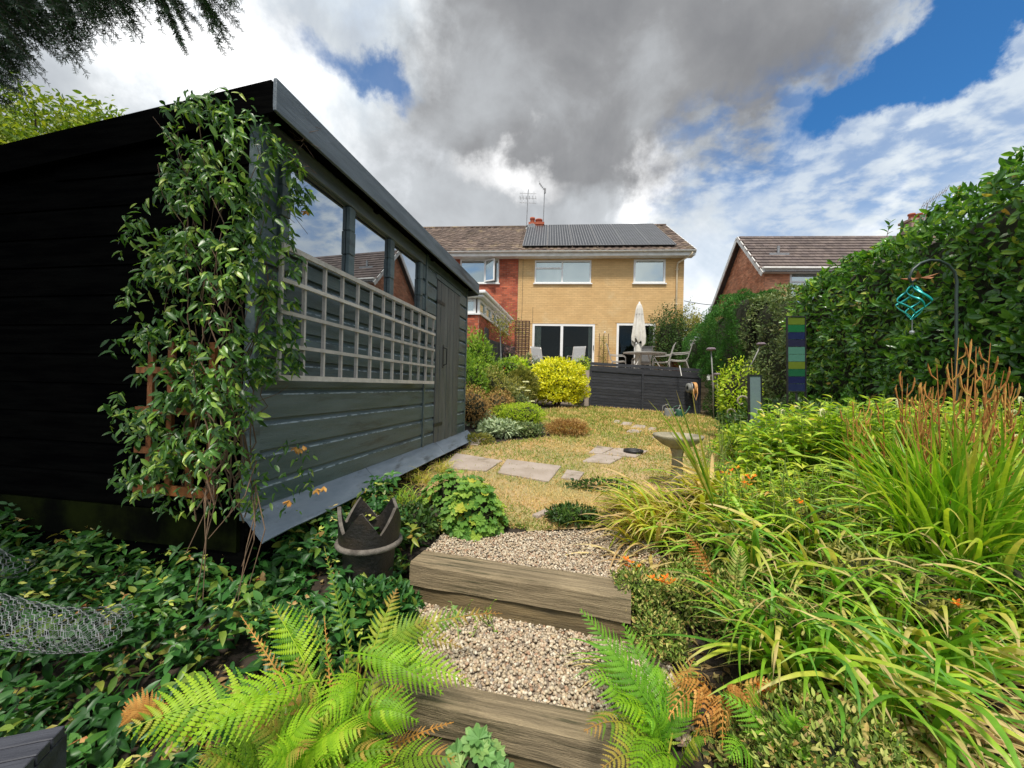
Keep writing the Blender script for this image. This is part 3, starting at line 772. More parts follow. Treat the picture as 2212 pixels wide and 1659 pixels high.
# brown diamond trellis on the wall, cables
a = rng(668, 772, 1216, 1500); tb = MB(); tr = thing('wall_trellis', 'dark brown square trellis fixed to the yellow wall left of the patio door', 'trellis', MH @ Matrix.Translation((a[0], -.04, a[2])))
w_, h_ = a[1] - a[0], a[3] - a[2]
for i in range(5): part('slat', M['brownlath'], tr, ((w_ * i / 4 - .022, 0, 0), (w_ * i / 4 + .022, .012, h_)))
for i in range(11): part('slat', M['brownlath'], tr, ((-.02, -.013, h_ * i / 10 - .022), (w_ + .02, -.001, h_ * i / 10 + .022)))
cb_ = MB(); x = hh(722, 1000)[0]; cb_.tube([(x, -.02, EAV - .02), (x, -.02, 2.6), (x - .02, -.02, 2.2)], .006, 5); x2 = hh(800, 1150)[0]; z2 = hh(800, 1110)[1]; cb_.tube([(x2, -.02, z2), (x2, -.02, d1[3] + .03)], .006, 5); cb_.build('cable', M['blackmetal'], house)
part('door_lintel', M['ymortar'], house, ((d1[0] - .1, -.022, d1[3] + .002), (d1[1] + .12, -.001, d1[3] + .03)))
part('door_lintel', M['ymortar'], house, ((d2[0] - .06, -.022, d2[3] + .002), (d2[1] + .06, -.001, d2[3] + .03)))
# furniture glimpsed inside
o = part('picture', pm('green_picture', (.06, .22, .13), (.03, .12, .07), 4, .7), None, ((2.15, 3.4, .15), (2.75, 3.45, 1.5))); o.matrix_world = MH
tag(o, 'green picture glimpsed in the dark room behind the right glass of the patio door', 'picture')

# ================================================================ red brick half
red = thing('attached_house', 'red brick house joined to the left of the yellow one, brown tiled roof', 'house', MH)
rw = rng(252, 545, 748, 930)
m = MB(); wall_holes(m, XL, -.004, -.9, EAV + .1, [rw], 0.004, .124); wo = m.build('wall', M['rmortar'], red)
m = MB(); bricks(m, XL, -.006, -.9, EAV, [rw], .004); m.build('brick', M['rbrick'], wo, kind='stuff')
part('back_wall', M['rbrick'], red, ((XL, 7.2, -.9), (0, 7.3, EAV + .1))); part('side_wall', M['rbrick'], red, ((XL, .12, -.9), (XL + .12, 7.2, EAV + .1)))
part('room', M['dark'], red, ((XL + .2, 2.0, 2.4), (-.1, 2.1, EAV)))
sp_ = hh(440, 800)[0]
f = window(red, *rw, splits=[sp_], y=.004, curtain=[(rw[0] + .06, rw[0] + .3), (sp_ + .1, rw[1] - .1)])
# open casement
cs = MB(); L_ = rw[1] - sp_ - .1; Mo = Matrix.Translation((sp_ + .02, -.02, rw[2] + .05)) @ Matrix.Rotation(R(-28), 4, 'Z'); hh_ = rw[3] - rw[2] - .1
for aa, bb in (((0, -.05, 0), (L_, 0, .05)), ((0, -.05, hh_ - .05), (L_, 0, hh_)), ((0, -.05, .05), (.05, 0, hh_ - .05)), ((L_ - .05, -.05, .05), (L_, 0, hh_ - .05))): cs.box(aa, bb, Mo)
co = cs.build('open_casement', M['upvc'], f); cs = MB(); cs.box((.051, -.03, .05), (L_ - .051, -.024, hh_ - .05), Mo); cs.build('pane', M['winglass'], co)
eaves(red, XL, -.003)
rr = slopeplate(red, XL - .3, -.002); t_ = MB(); n_ = int((-XL + .3) / .3); roof_tiles(t_, R0 + Vector((XL - .3, 0, 0)), Vector((1, 0, 0)), Sd, n_, 15, (-XL + .295) / n_, SL / 15); t_.build('roof_tile', M['tile'], rr, kind='stuff')
ridge(rr, XL - .28, 0)
ql = hit(MH, *c1(775, 540), y=RZ.y); qr = hit(MH, *c1(880, 540), y=RZ.y); cx0, cx1 = ql.x, qr.x
m = MB(); chz = hit(MH, *c1(830, 487), y=RZ.y).z
m.box((cx0, RZ.y - .3, RZ.z - .8), (cx1, RZ.y + .3, chz - .12)); ch = m.build('chimney', M['rmortar'], red)
m = MB(); bricks(m, cx0 - .005, cx1 + .005, RZ.z - .4, chz - .12, [], RZ.y - .3); m.build('brick', M['rbrick'], ch, kind='stuff')
part('chimney_cap', M['rbrick'], ch, ((cx0 - .04, RZ.y - .34, chz - .12), (cx1 + .04, RZ.y + .34, chz)))
for (fx, hp, rp) in ((.2, .34, .12), (.66, .24, .17)):
    pm_ = MB(); xx = cx0 + (cx1 - cx0) * fx; pm_.lathe([(rp, 0), (rp * .92, hp * .7), (rp * 1.12, hp * .75), (rp * 1.1, hp), (rp * .8, hp), (rp * .75, hp * .3)], 14, (xx, RZ.y, chz)); pm_.build('chimney_pot', M['terracotta'], ch, True)
# aerials and dish
def aerial(cxb, cyb, cxt, cyt, y, label, kind):
    b = hit(MH, *c1(cxb, cyb), y=y); t = hit(MH, *c1(cxt, cyt), y=y); o = thing('tv_aerial', label, 'aerial', MH @ Matrix.Translation(b), 'aerials on the chimney'); d = t - b
    g = MB(); g.tube([(0, 0, 0), d], .022, 6); g.build('mast', M['lead'], o)
    g = MB()
    if kind:
        for k, zz in enumerate((-.08, -.32, -.56)):
            g.tube([d + Vector((-.42, 0, zz + .02)), d + Vector((.42, 0, zz - .03))], .011, 5)
        for k in range(6): x = -.4 + .16 * k; g.tube([d + Vector((x, -.2, -.3)), d + Vector((x, .2, -.3))], .01, 4)
        g.tube([d + Vector((-.3, 0, -.6)), d + Vector((-.3, 0, 0))], .01, 4); g.tube([d + Vector((.3, 0, -.6)), d + Vector((.3, 0, 0))], .01, 4); g.tube([d, d + Vector((0.02, 0, .12))], .02, 5)
    else:
        g.tube([d + Vector((-.28, 0, .42)), d + Vector((.05, 0, -.02))], .018, 5); g.box(d + Vector((-.03, -.04, -.1)), d + Vector((.07, .04, .14)))
        for k in range(6): q_ = Vector((-.28, 0, .42)).lerp(Vector((.05, 0, 0)), k / 5); g.tube([d + q_ + Vector((0, -.2, 0)), d + q_ + Vector((0, .2, 0))], .009, 4)
    g.build('aerial_head', M['lead'], o)
aerial(752, 500, 765, 240, RZ.y - .1, 'wide multi element aerial on the left mast beside the chimney', 1)
aerial(878, 500, 889, 235, RZ.y + .1, 'angled single boom aerial on the right mast beside the chimney', 0)
q = hit(MH, *c1(785, 522), y=RZ.y - .6); o = thing('satellite_dish', 'grey satellite dish on the roof ridge in front of the chimney', 'satellite dish', MH @ Matrix.Translation(q) @ Matrix.Rotation(R(-28), 4, 'Z') @ Matrix.Rotation(R(70), 4, 'X'))
g = MB(); g.lathe([(.0, .0), (.1, .008), (.2, .03), (.28, .065), (.29, .07), (.28, .05), (.2, .015), (0, -.015)], 20); g.build('dish', M['lead'], o, True)
g = MB(); g.tube([(0, -.27, .05), (0, -.1, .35)], .012, 5); g.box((-.04, -.13, .33), (.04, -.06, .42)); g.build('arm', M['lead'], o)

# conservatory of the neighbour
GA = math.atan2(ray(1255, 838).x, ray(1255, 838).y)              # garden axis azimuth
q = D(1034, 700, 11.3); MC = frame_at((q.x, q.y, 0), 0) @ Matrix.Rotation(R(90) - GA, 4, 'Z')   # local x runs towards the houses, y to the left
cons = thing('conservatory', 'white framed orangery on low red brick walls behind the black fence', 'conservatory', MC)
Lc = 4.6
m = MB(); m.box((0, 0, 1.0), (Lc, .1, 3.55)); m.box((0, .1, 1.0), (.1, 3.5, 3.55)); cw = m.build('wall', M['rmortar'], cons)
m = MB(); bricks(m, 0, Lc, 1.6, 3.55, [], 0); m.build('brick', M['rbrick'], cw, kind='stuff')
m = MB(); bricks(m, 0, 3.5, 1.6, 3.55, [], 0)
m.V = [(v[1], 3.5 - v[0], v[2]) for v in m.V]; m.build('brick', M['rbrick'], cw, kind='stuff')
n_ = 6
for i in range(n_): window(cons, Lc * i / n_ + .02, Lc * (i + 1) / n_ - .02, 3.6, 4.02, y=.0, fw=.07, sill=False)
part('window_sill', M['upvc'], cons, ((-.05, -.06, 3.552), (Lc, .1, 3.598)), ((-.06, .103, 3.552), (.1, 3.5, 3.598)))
for i in range(4):
    f_ = MB(); a_, b_ = .1 + i * .85, .1 + (i + 1) * .85 - .04
    for A, B in (((0, a_, 3.6), (.06, b_, 3.67)), ((0, a_, 3.95), (.06, b_, 4.02)), ((0, a_, 3.67), (.06, a_ + .07, 3.95)), ((0, b_ - .07, 3.67), (.06, b_, 3.95))): f_.box(A, B)
    f_ = f_.build('window', M['upvc'], cons); part('pane', M['winglass'], f_, ((.03, a_ + .071, 3.671), (.036, b_ - .071, 3.949)))
part('eaves', M['upvc'], cons, ((-.16, -.16, 4.03), (Lc, 3.6, 4.12)), ((-.24, -.24, 4.122), (Lc, 3.6, 4.22)), bev=.02)
m = MB(); m.add([(-.1, -.1, 4.222), (Lc, -.1, 4.222), (Lc, 1.7, 4.7), (1.6, 1.7, 4.7), (-.1, 3.5, 4.222), (Lc, 3.5, 4.222)], [(0, 1, 2, 3), (0, 3, 4), (3, 2, 5, 4)]); m.build('roof', M['tile2'], cons)

# black side fence
q0, q1 = D(1046, 760, 10.2), D(1112, 760, 15.4); fz = 1.0
fence = thing('side_fence', 'black boarded fence running back to the house beside the orangery', 'fence', Vector((q0.x, q0.y, 0)))
d = (q1 - q0); d.z = 0; L_ = d.length; d.normalize(); n_ = 34
for i in range(n_):
    g = MB(); a = d * (L_ * i / n_); b = d * (L_ * (i + .93) / n_); top = 2.75 + .28 * i / n_ + (.28 if i < 3 else 0)
    g.bar((a.x, a.y, (top + fz) / 2), (b.x, b.y, (top + fz) / 2), .02, top - fz, random.random()); g.build('board', M['deckboard'], fence)

# ================================================================ right neighbour house
NZ = 5.5 + 1.5
q = D(1652, 578, 17.8); MN = frame_at((q.x, q.y, 1.0), R(4)); nb = thing('neighbour_house', 'orange brick house with white bargeboards rising behind the hedge', 'house', MN)
def nh(vx, vy, y=0.): r = hit(MN, vx, vy, y); return r
EN = nh(1700, 578).z; run = 1.95; RN = EN + 2.1
ap = hit(MN, 1605, 514, o=(0, 0, 0), n=(1, 0, 0)); run, RN = max(1.6, ap.y), ap.z
LN = 13.0
wn = (nh(1706, 600).x, nh(1790, 600).x, EN - 2.0, nh(1740, 585).z)
m = MB(); wall_holes(m, 0, LN, -1, EN - .1, [wn], .0, .12); wo = m.build('wall', M['rmortar'], nb)
m = MB(); bricks(m, 0, LN, EN - 2.6, EN - .1, [wn], 0); m.build('brick', M['obrick'], wo, kind='stuff')
f = window(nb, *wn, fw=.08, transom=(wn[0] + .05, wn[1] - .05, wn[3] - .5), curtain=[(wn[0] + .08, wn[1] - .08)])
dep_ = 2 * run + 3.4
slope = (RN - EN) / run; zr = lambda y: RN - abs(y - run) * slope
m = MB(); m.add([(.0, 0, -1), (.0, 0, EN - .06), (.0, run, RN - .06), (0, dep_, zr(dep_) - .06), (0, dep_, -1)], [(0, 1, 2, 3, 4)]); m.build('gable_wall', M['rmortar'], nb)
m = MB()
def clipf(z):                               # extent of the gable at this height in local y
    a = run - (RN - .12 - z) / slope; b = run + (RN - .12 - z) / slope; return (-(min(b, dep_)), -max(a, 0))
bricks(m, -dep_, 0, 2.2, RN - .35, [], 0, clip=clipf); m.V = [(v[1], -v[0], v[2]) for v in m.V]
m.F = [f_[::1] for f_ in m.F]; m.build('brick', M['obrick'], nb, kind='stuff')
m = MB(); ov = .3
m.add([(-ov, -.35, EN - .35 * slope + .06), (LN, -.35, EN - .35 * slope + .06), (LN, run, RN + .06), (-ov, run, RN + .06), (-ov, dep_, zr(dep_) + .06), (LN, dep_, zr(dep_) + .06)], [(0, 1, 2, 3), (3, 2, 5, 4)]); rn_ = m.build('roof', M['tile2'], nb)
Ss = Vector((0, 1, slope)).normalized(); SLn = math.hypot(run + .35, (run + .35) * slope)
def flat_tiles(m, P0, U, S, nu, ns, wu, ws):
    N_ = U.cross(S).normalized()
    for j in range(ns):
        for i in range(nu):
            o = P0 + U * (wu * (i - (.5 if j % 2 else 0))) + S * (j * ws); a = [o, o + U * wu * .97, o + U * wu * .97 + S * (ws + .02), o + S * (ws + .02)]
            m.add([a[0] + N_ * .05, a[1] + N_ * .05, a[2] + N_ * .012, a[3] + N_ * .012, a[0], a[1]], [(0, 1, 2, 3), (4, 5, 1, 0)], random.random())
m = MB(); flat_tiles(m, Vector((-ov + .1, -.35, EN - .35 * slope + .07)), Vector((1, 0, 0)), Ss, int(LN / .33), int(SLn / .25), .33, SLn / int(SLn / .25)); m.build('roof_tile', M['tile2'], rn_, kind='stuff')
for (y0_, y1_) in ((-.35, run), (dep_, run)):
    g = MB(); g.bar((-ov, y0_, zr(y0_) - .03), (-ov, y1_, RN - .03), .04, .20); g.build('bargeboard', M['whitepaint'], nb)
part('fascia', M['whitepaint'], nb, ((-ov, -.36, EN - .30), (LN, -.32, EN - .08 - .0)))
part('soffit', M['whitepaint'], nb, ((-ov, -.318, EN - .30), (LN, -.001, EN - .28)))
part('gutter', M['whitepaint'], nb, ((-ov, -.47, EN - .18), (LN, -.362, EN - .09)), bev=.02)
vq = hit(MN, 1681, 552, o=(0, 0, EN), n=(0, -slope, 1)); g = MB(); g.tube([vq, vq + Vector((0, 0, .45))], .06, 8); g.box(vq + Vector((-.45, -.1, -.0)), vq + Vector((.45, .35, .1))); g.build('roof_vent', M['lead'], nb)
cq = nh(1985, 480, run); m = MB(); cx = cq.x
m.box((cx - .6, run - .3, RN - .4), (cx + .6, run + .3, cq.z - .05)); ch = m.build('chimney', M['rmortar'], nb)
part('chimney_cap', M['rmortar'], ch, ((cx - .68, run - .36, cq.z - .05), (cx + .68, run + .36, cq.z + .07)), bev=.01)
for k in (-.35, 0, .35):
    g = MB(); g.lathe([(.13, 0), (.11, .25), (.15, .27), (.15, .34), (.1, .34)], 12, (cx + k, run, cq.z + .07)); g.build('chimney_pot', M['terracotta'], ch, True)
g = MB(); b_ = nh(1995, 480, run - .4); t1 = nh(2004, 440, run - .4); o = thing('yagi_aerial', 'long yagi aerial pointing up above the hedge by the neighbour chimney', 'aerial', MN @ Matrix.Translation(b_)); t1 = t1 - b_
g.tube([(0, 0, 0), t1], .03, 6); g.build('mast', M['lead'], o); g = MB(); e_ = nh(2046, 409, run - .4) - b_; s_ = nh(1992, 446, run - .4) - b_
g.tube([s_, e_], .02, 5)
for k in range(9): c_ = s_.lerp(e_, k / 8); g.tube([c_ + Vector((-.1, 0, -.22)), c_ + Vector((.1, 0, .22))], .012, 4)
g.build('boom', M['lead'], o)
# the overhead line
m = MB(); a, b = D(1478, 650, 17.5), D(1552, 660, 19); m.tube([a + (b - a) * (i / 8) + Vector((0, 0, -.03 * math.sin(math.pi * i / 8))) for i in range(9)], .015, 5); tag(m.build('overhead_line', M['blackmetal']), 'thin dark wire strung between the yellow house and the neighbour', 'cable')

# white garage and brown gate by the house corner
MG = frame_at(D(1484, 838, 15.2), 0); MG.translation.z = 1.6
gg = thing('garden_outbuilding', 'small white rendered outbuilding with flat coping at the right of the yellow house', 'outbuilding', MG)
zt = hit(MG, 1490, 733).z; part('wall', M['plasterwhite'], gg, ((0, 0, 0), (.9, 2.5, zt - .08)), bev=.01); part('coping', M['whitepaint'], gg, ((-.06, -.06, zt - .078), (.96, 2.6, zt)), bev=.01)
for i in range(6): part('block_course', M['plasterwhite'], gg, ((.02, -.012, .1 + i * .22), (.88, -.002, .3 + i * .22)))
o = thing('side_gate', 'brown wooden gate between the house corner and the white outbuilding', 'gate', frame_at((MG.translation.x - .62, MG.translation.y + .3, 2.0), 0))
for i in range(5): part('board', M['trellisbrown'], o, ((i * .12, 0, 0), (i * .12 + .112, .02, 1.15 - .02 * i)))
part('rail', M['trellisbrown'], o, ((0, .021, .2), (.6, .05, .28)), ((0, .021, .9), (.6, .05, .98)))
# ================================================================ shed
CX, CY = -1.245, 1.86
MS = frame_at((CX, CY, 0), 0) @ Matrix.Rotation(R(90) - GA, 4, 'Z')
shed = thing('garden_shed', 'dark blue grey stained timber shed with a row of windows and a plank door', 'shed', MS)
def sh(vx, vy, y=0.): r = hit(MS, vx, vy, y); return r.x, r.z
LS_, DS = 3.42, 2.6
Zb, Zt = .85, 2.80
wz0, wz1 = 2.19, 2.665
wx = [.16, sh(752, 600)[0], sh(841, 600)[0], sh(906, 600)[0]]
dx0, dx1 = sh(938, 700)[0], sh(988, 700)[0]; dz1 = 2.62
tx = sh(914, 700)[0]
def shiplap(m, x0, x1, z0, z1, y=0., th=.024, axis='x'):
    """one weatherboard, thicker at its foot with a scooped top"""
    prof = [(0, z0), (-th, z0 + .003), (-th, z1 - .034), (-th + .0035, z1 - .027), (-.007, z1 - .012), (-.006, z1), (0, z1)]
    vs = [(x, y + a, b) for x in (x0, x1) for a, b in prof]; k = len(prof); r_ = random.random()
    for i in range(k):
        m.cm = 1 if i == 2 else 0; m.add([vs[i], vs[(i + 1) % k], vs[k + (i + 1) % k], vs[k + i]], [(3, 2, 1, 0)], r_)  # the lip strip carries the painted ledge highlight
    m.cm = 0; m.add(vs, [tuple(range(k)), tuple(range(2 * k - 1, k - 1, -1))], r_)
BH = .1525; nb_ = int((Zt - Zb) / BH) + 1
m = MB(); wall_holes(m, .0, LS_, Zb, Zt, [(wx[0], wx[3], wz0, wz1)], .001, .02); back = m.build('inner_lining', M['shedwood'], shed)
for i in range(nb_):
    z0, z1 = Zb + i * BH, min(Zb + (i + 1) * BH, Zt)
    segs = [(.03, tx - .025), (tx + .022, dx0 - .012), (dx1 + .012, LS_ - .045)]
    if z0 > dz1 - .02: segs = [(.03, tx - .025), (tx + .022, LS_ - .045)]
    for (a, b) in segs:
        if a < 1 and z1 > wz0 and z0 < wz1:
            if z0 < wz0 - .04: 
                m = MB(); shiplap(m, a, b, z0, wz0 - .012); m.build('weatherboard', [M['shedwood'], M['ledgeglint']], shed)
            else:
                for (c, d) in ((wx[3] + .035, b),):
                    m = MB(); shiplap(m, c, d, z0, min(z1, Zt)); m.build('weatherboard', [M['shedwood'], M['ledgeglint']], shed)
            continue
        m = MB(); shiplap(m, a, b, z0, z1); m.build('weatherboard', [M['shedwood'], M['ledgeglint']], shed)
part('corner_post', M['shedwood'], shed, ((-.02, -.03, Zb - .02), (.028, .03, Zt)), bev=.003)
part('corner_post', M['shedwood'], shed, ((LS_ - .042, -.03, Zb - .02), (LS_, .03, Zt)), bev=.003)
part('cover_strip', M['shedwood'], shed, ((tx - .022, -.034, Zb), (tx + .018, .0, Zt - .02)), bev=.003)
part('head_rail', M['fascia'], shed, ((-.0, -.026, wz1 + .004), (tx - .026, -.0, wz1 + .10)), bev=.003)
part('sill_rail', M['shedwood'], shed, ((wx[0] - .05, -.04, wz0 - .03), (tx - .026, .0, wz0 - .002)), bev=.003)
fo = MB()
for i, x in enumerate(wx): 
    w = .03 if i in (0, 3) else .032
    for k in range(3): fo.box((x - w, -.024 - .004 * (k % 2), wz0 + k * (wz1 - wz0) / 3), (x + w, .004, wz0 + (k + 1) * (wz1 - wz0) / 3 - .003), rnd=random.random(), bev=.003)
win = fo.build('window', M['shedwood'], shed)
for a, b in zip(wx, wx[1:]): p_ = part('pane', M['shedglass'], win, ((a + .032, .004, wz0), (b - .032, .008, wz1)))
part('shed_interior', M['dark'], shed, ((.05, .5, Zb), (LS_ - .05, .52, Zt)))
# door
door = MB(); door.box((dx0, -.012, Zb), (dx1, .0, dz1)); door = door.build('door', M['sheddoor'], shed)
k = 7
for i in range(k):
    a = dx0 + (dx1 - dx0) * i / k; b = dx0 + (dx1 - dx0) * (i + 1) / k - .005
    g = MB(); g.box((a, -.030 - .002 * (i % 2), Zb + .0), (b, -.0125, dz1 - .01), rnd=random.random(), bev=.003); g.build('plank', M['sheddoor'], door)
part('door_frame', M['shedwood'], shed, ((dx0 - .03, -.028, dz1 + .0), (dx1 + .03, -.0, dz1 + .05)))
g = MB(); hx, hz = sh(951, 770); g.tube([(hx, -.03, hz - .1), (hx, -.075, hz - .085), (hx, -.075, hz + .085), (hx, -.03, hz + .1)], .007, 6); g.box((hx - .012, -.036, hz - .13), (hx + .012, -.029, hz + .13)); g.build('handle', M['blackmetal'], door)
for zz in (Zb + .2, dz1 - .25): part('hinge', M['blackmetal'], door, ((dx0 - .02, -.037, zz), (dx0 + .22, -.0335, zz + .035)))
# skirt boards
sk = [-.06, sh(782, 1060)[0], 2.35, LS_ + .14]
for a, b in zip(sk, sk[1:]):
    m = MB(); k = 6; vs = []
    for i in range(k + 1):
        x = a + (b - .006 - a) * i / k; w = .004 * noise.noise((x * 4, 0, 0))
        vs += [(x, -.018, Zb + .03), (x, -.028, Zb + .03), (x, -.145 + w, Zb - .085 + w), (x, -.135 + w, Zb - .095 + w)]
    m.add(vs, [(i * 4 + j, i * 4 + (j + 1) % 4, i * 4 + 4 + (j + 1) % 4, i * 4 + 4 + j) for i in range(k) for j in range(4)] + [(3, 2, 1, 0), (k * 4, k * 4 + 1, k * 4 + 2, k * 4 + 3)])
    m.build('skirt_board', M['skirt'], shed)
# gable wall (towards the camera), pent roof falling to the back
RS = .098; ztop = lambda y: Zt + .0 - y * RS
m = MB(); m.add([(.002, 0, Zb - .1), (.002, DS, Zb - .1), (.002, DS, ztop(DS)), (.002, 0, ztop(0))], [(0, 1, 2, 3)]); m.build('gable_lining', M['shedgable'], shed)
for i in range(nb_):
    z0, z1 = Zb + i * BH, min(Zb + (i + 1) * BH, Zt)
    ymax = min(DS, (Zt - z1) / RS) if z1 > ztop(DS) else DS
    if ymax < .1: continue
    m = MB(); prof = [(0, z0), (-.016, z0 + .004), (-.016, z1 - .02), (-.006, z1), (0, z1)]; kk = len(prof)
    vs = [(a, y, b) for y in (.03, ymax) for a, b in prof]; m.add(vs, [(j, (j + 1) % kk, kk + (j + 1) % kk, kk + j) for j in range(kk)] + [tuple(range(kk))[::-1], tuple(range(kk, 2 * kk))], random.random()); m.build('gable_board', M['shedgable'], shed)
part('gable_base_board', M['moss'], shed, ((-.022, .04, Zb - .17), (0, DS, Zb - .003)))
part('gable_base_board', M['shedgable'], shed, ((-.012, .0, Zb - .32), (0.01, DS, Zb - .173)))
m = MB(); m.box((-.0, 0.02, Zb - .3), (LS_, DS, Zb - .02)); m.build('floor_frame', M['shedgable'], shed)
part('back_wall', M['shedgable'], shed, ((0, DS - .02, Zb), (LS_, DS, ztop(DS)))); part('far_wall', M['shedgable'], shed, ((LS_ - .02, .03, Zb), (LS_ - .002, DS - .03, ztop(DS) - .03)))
m = MB(); x0, x1 = -.045, LS_ + .10; y0, y1 = -.13, DS + .1
m.add([(x, y, ztop(y) + dz) for x in (x0, x1) for (y, dz) in ((y0, .045), (y1, .045), (y1, .065), (y0, .065))], [(0, 1, 2, 3), (7, 6, 5, 4), (0, 4, 5, 1), (3, 2, 6, 7), (0, 3, 7, 4), (1, 5, 6, 2)]); rf = m.build('roof', M['felt'], shed)
part('fascia', M['fascia'], rf, ((x0 - .02, y0 - .02, Zt - .065), (x1 + .02, y0 - .001, Zt + .085)), bev=.003)
g = MB(); g.bar((x0 - .012, y0, ztop(y0) - .01), (x0 - .012, y1, ztop(y1) - .01), .018, .15); g.build('bargeboard', M['shedgable'], rf)
g = MB(); g.bar((x1 + .012, y0, ztop(y0) - .01), (x1 + .012, y1, ztop(y1) - .01), .018, .15); g.build('bargeboard', M['fascia'], rf)
part('soffit', M['shedgable'], rf, ((x0, y0, Zt - .012), (x1, -.0, Zt - .002)))
for x in (1.0, 2.1): part('rafter_end', M['shedgable'], rf, ((x, y0 + .001, Zt - .05), (x + .04, -.027, Zt - .013)))

# grey square trellis
TX0, TX1, TZ0, TZ1 = sh(573, 818)[0], sh(919, 760)[0], 1.515, 2.165
tg = thing('grey_trellis', 'weathered grey square trellis screwed to the shed below its windows', 'trellis', MS @ Matrix.Translation((TX0, -.075, TZ0)))
w_, h_ = TX1 - TX0, TZ1 - TZ0
for i in range(13):
    x = w_ * i / 12 + random.uniform(-.003, .003); g = MB(); g.bar((x, 0, 0), (x + random.uniform(-.004, .004), 0, h_), .014, .019, up=(0, 1, 0)); g.build('slat', M['trellisgrey'], tg)
for i in range(5):
    z = h_ * i / 4 + random.uniform(-.003, .003); g = MB(); g.bar((-.015, -.0155, z), (w_ + .015, -.0155, z + random.uniform(-.003, .003)), .014, .02 + (.008 if i in (0, 4) else 0)); g.build('rail', M['trellisgrey'], tg)
# orange brown trellis on the gable under the climber
tb_ = thing('brown_trellis', 'orange brown trellis on the shed gable behind the climber, its foot showing', 'trellis', MS @ Matrix.Translation((-.085, .12, Zb + .10)))
for i in range(4): part('slat', M['trellisbrown'], tb_, ((0, i * .115, 0), (.016, i * .115 + .03, .72)))
for i in range(4): part('rail', M['trellisbrown'], tb_, ((-.0165, -.03, i * .19), (-.0005, .42, i * .19 + (.045 if i == 0 else .03))))

# ================================================================ patio, deck screen, steps
A = D(1274, 878, 12.0); B = D(1511, 899, 11.5); At = D(1274, 782, 12.0); Bt = D(1511, 797, 11.5)
d = (B - A).normalized(); Ls = (B - A).length; up = Vector((0, 0, 1))
H0, H1 = At.z - A.z, Bt.z - B.z
scr = thing('deck_screen', 'long black boarded screen standing along the raised patio edge', 'screen', A)
for bay, (a, b, nbd) in enumerate(((0.0, .475, 12), (.495, .985, 12))):
    for k in range(nbd):
        f0, f1 = k / nbd, (k + .92) / nbd; z = .80
        g = MB(); P_ = []
        for (u, f) in ((a, f0 * z), (b, f0 * z), (b, f1 * z), (a, f1 * z)): P_.append((B - A) * u + up * (.02 + (H0 * (1 - u) + H1 * u) * f))
        yv = Vector((0, .018, 0)); g.add([p + Vector((0, -.012 * (k % 2) * 0 - random.uniform(0, .006), 0)) for p in P_] + [p + yv for p in P_], [(0, 1, 2, 3), (7, 6, 5, 4), (0, 4, 5, 1), (1, 5, 6, 2), (2, 6, 7, 3), (3, 7, 4, 0)], random.random()); g.build('board', M['deckboard'], scr)
for k, (f0, f1) in enumerate(((.80, .925), (.935, 1.0))):
    g = MB(); P_ = [(B - A) * u + up * ((H0 * (1 - u) + H1 * u) * f) + Vector((0, -.03, 0)) for (u, f) in ((-.005, f0), (1.01, f0), (1.01, f1), (-.005, f1))]
    g.add(P_ + [p + Vector((0, .05, 0)) for p in P_], [(0, 1, 2, 3), (7, 6, 5, 4), (0, 4, 5, 1), (1, 5, 6, 2), (2, 6, 7, 3), (3, 7, 4, 0)]); g.build('top_rail', M['deckboard'], scr)
for u in (0.0, .485, .995):
    p = (B - A) * u; g = MB(); g.bar(p + Vector((0, -.01, -.05)), p + Vector((0, -.01, (H0 * (1 - u) + H1 * u) * .8)), .05, .06); g.build('post', M['deckboard'], scr)
# patio body
hx0 = MH @ Vector((-1.0, -.02, 0)); hx1 = MH @ Vector((W_ + .2, -.02, 0))
m = MB(); pts = [(A.x - 2.4, A.y + .6), (A.x, A.y + .08), (B.x + .02, B.y + .08), (hx1.x + .1, hx1.y), (hx0.x, hx0.y)]
m.add([(x, y, .5) for x, y in pts] + [(x, y, ZP) for x, y in pts], [tuple(range(5, 10))] + [(i, (i + 1) % 5, 5 + (i + 1) % 5, 5 + i) for i in range(5)]); tag(m.build('patio', M['slab']), kind='structure')
st = thing('garden_steps', 'flight of tan stone steps climbing between the black screen and the conifer hedge', 'steps', Vector((B.x + .03, B.y - .05, 0)))
stm = pm('sandy_step', (.52, .41, .25), (.40, .31, .19), 6, .9, .4, 60)
for k in range(7):
    z0 = .72 + k * .19; part('step', stm, st, ((.02, k * .27, .5), (.95, k * .27 + .24, z0 + .13))); part('tread', stm, st, ((.0, k * .27 - .03, z0 + .132), (.97, k * .27 + .27, z0 + .18)), bev=.008)
g = MB(); b = D(1250, 868, 12.0); g.box((-.14, 0, 0), (.18, .3, .28), bev=.02); o = g.build('storage_box', M['deckboard']); o.location = b; tag(o, 'small dark box at the foot of the black screen, beside the yellow shrub', 'box')

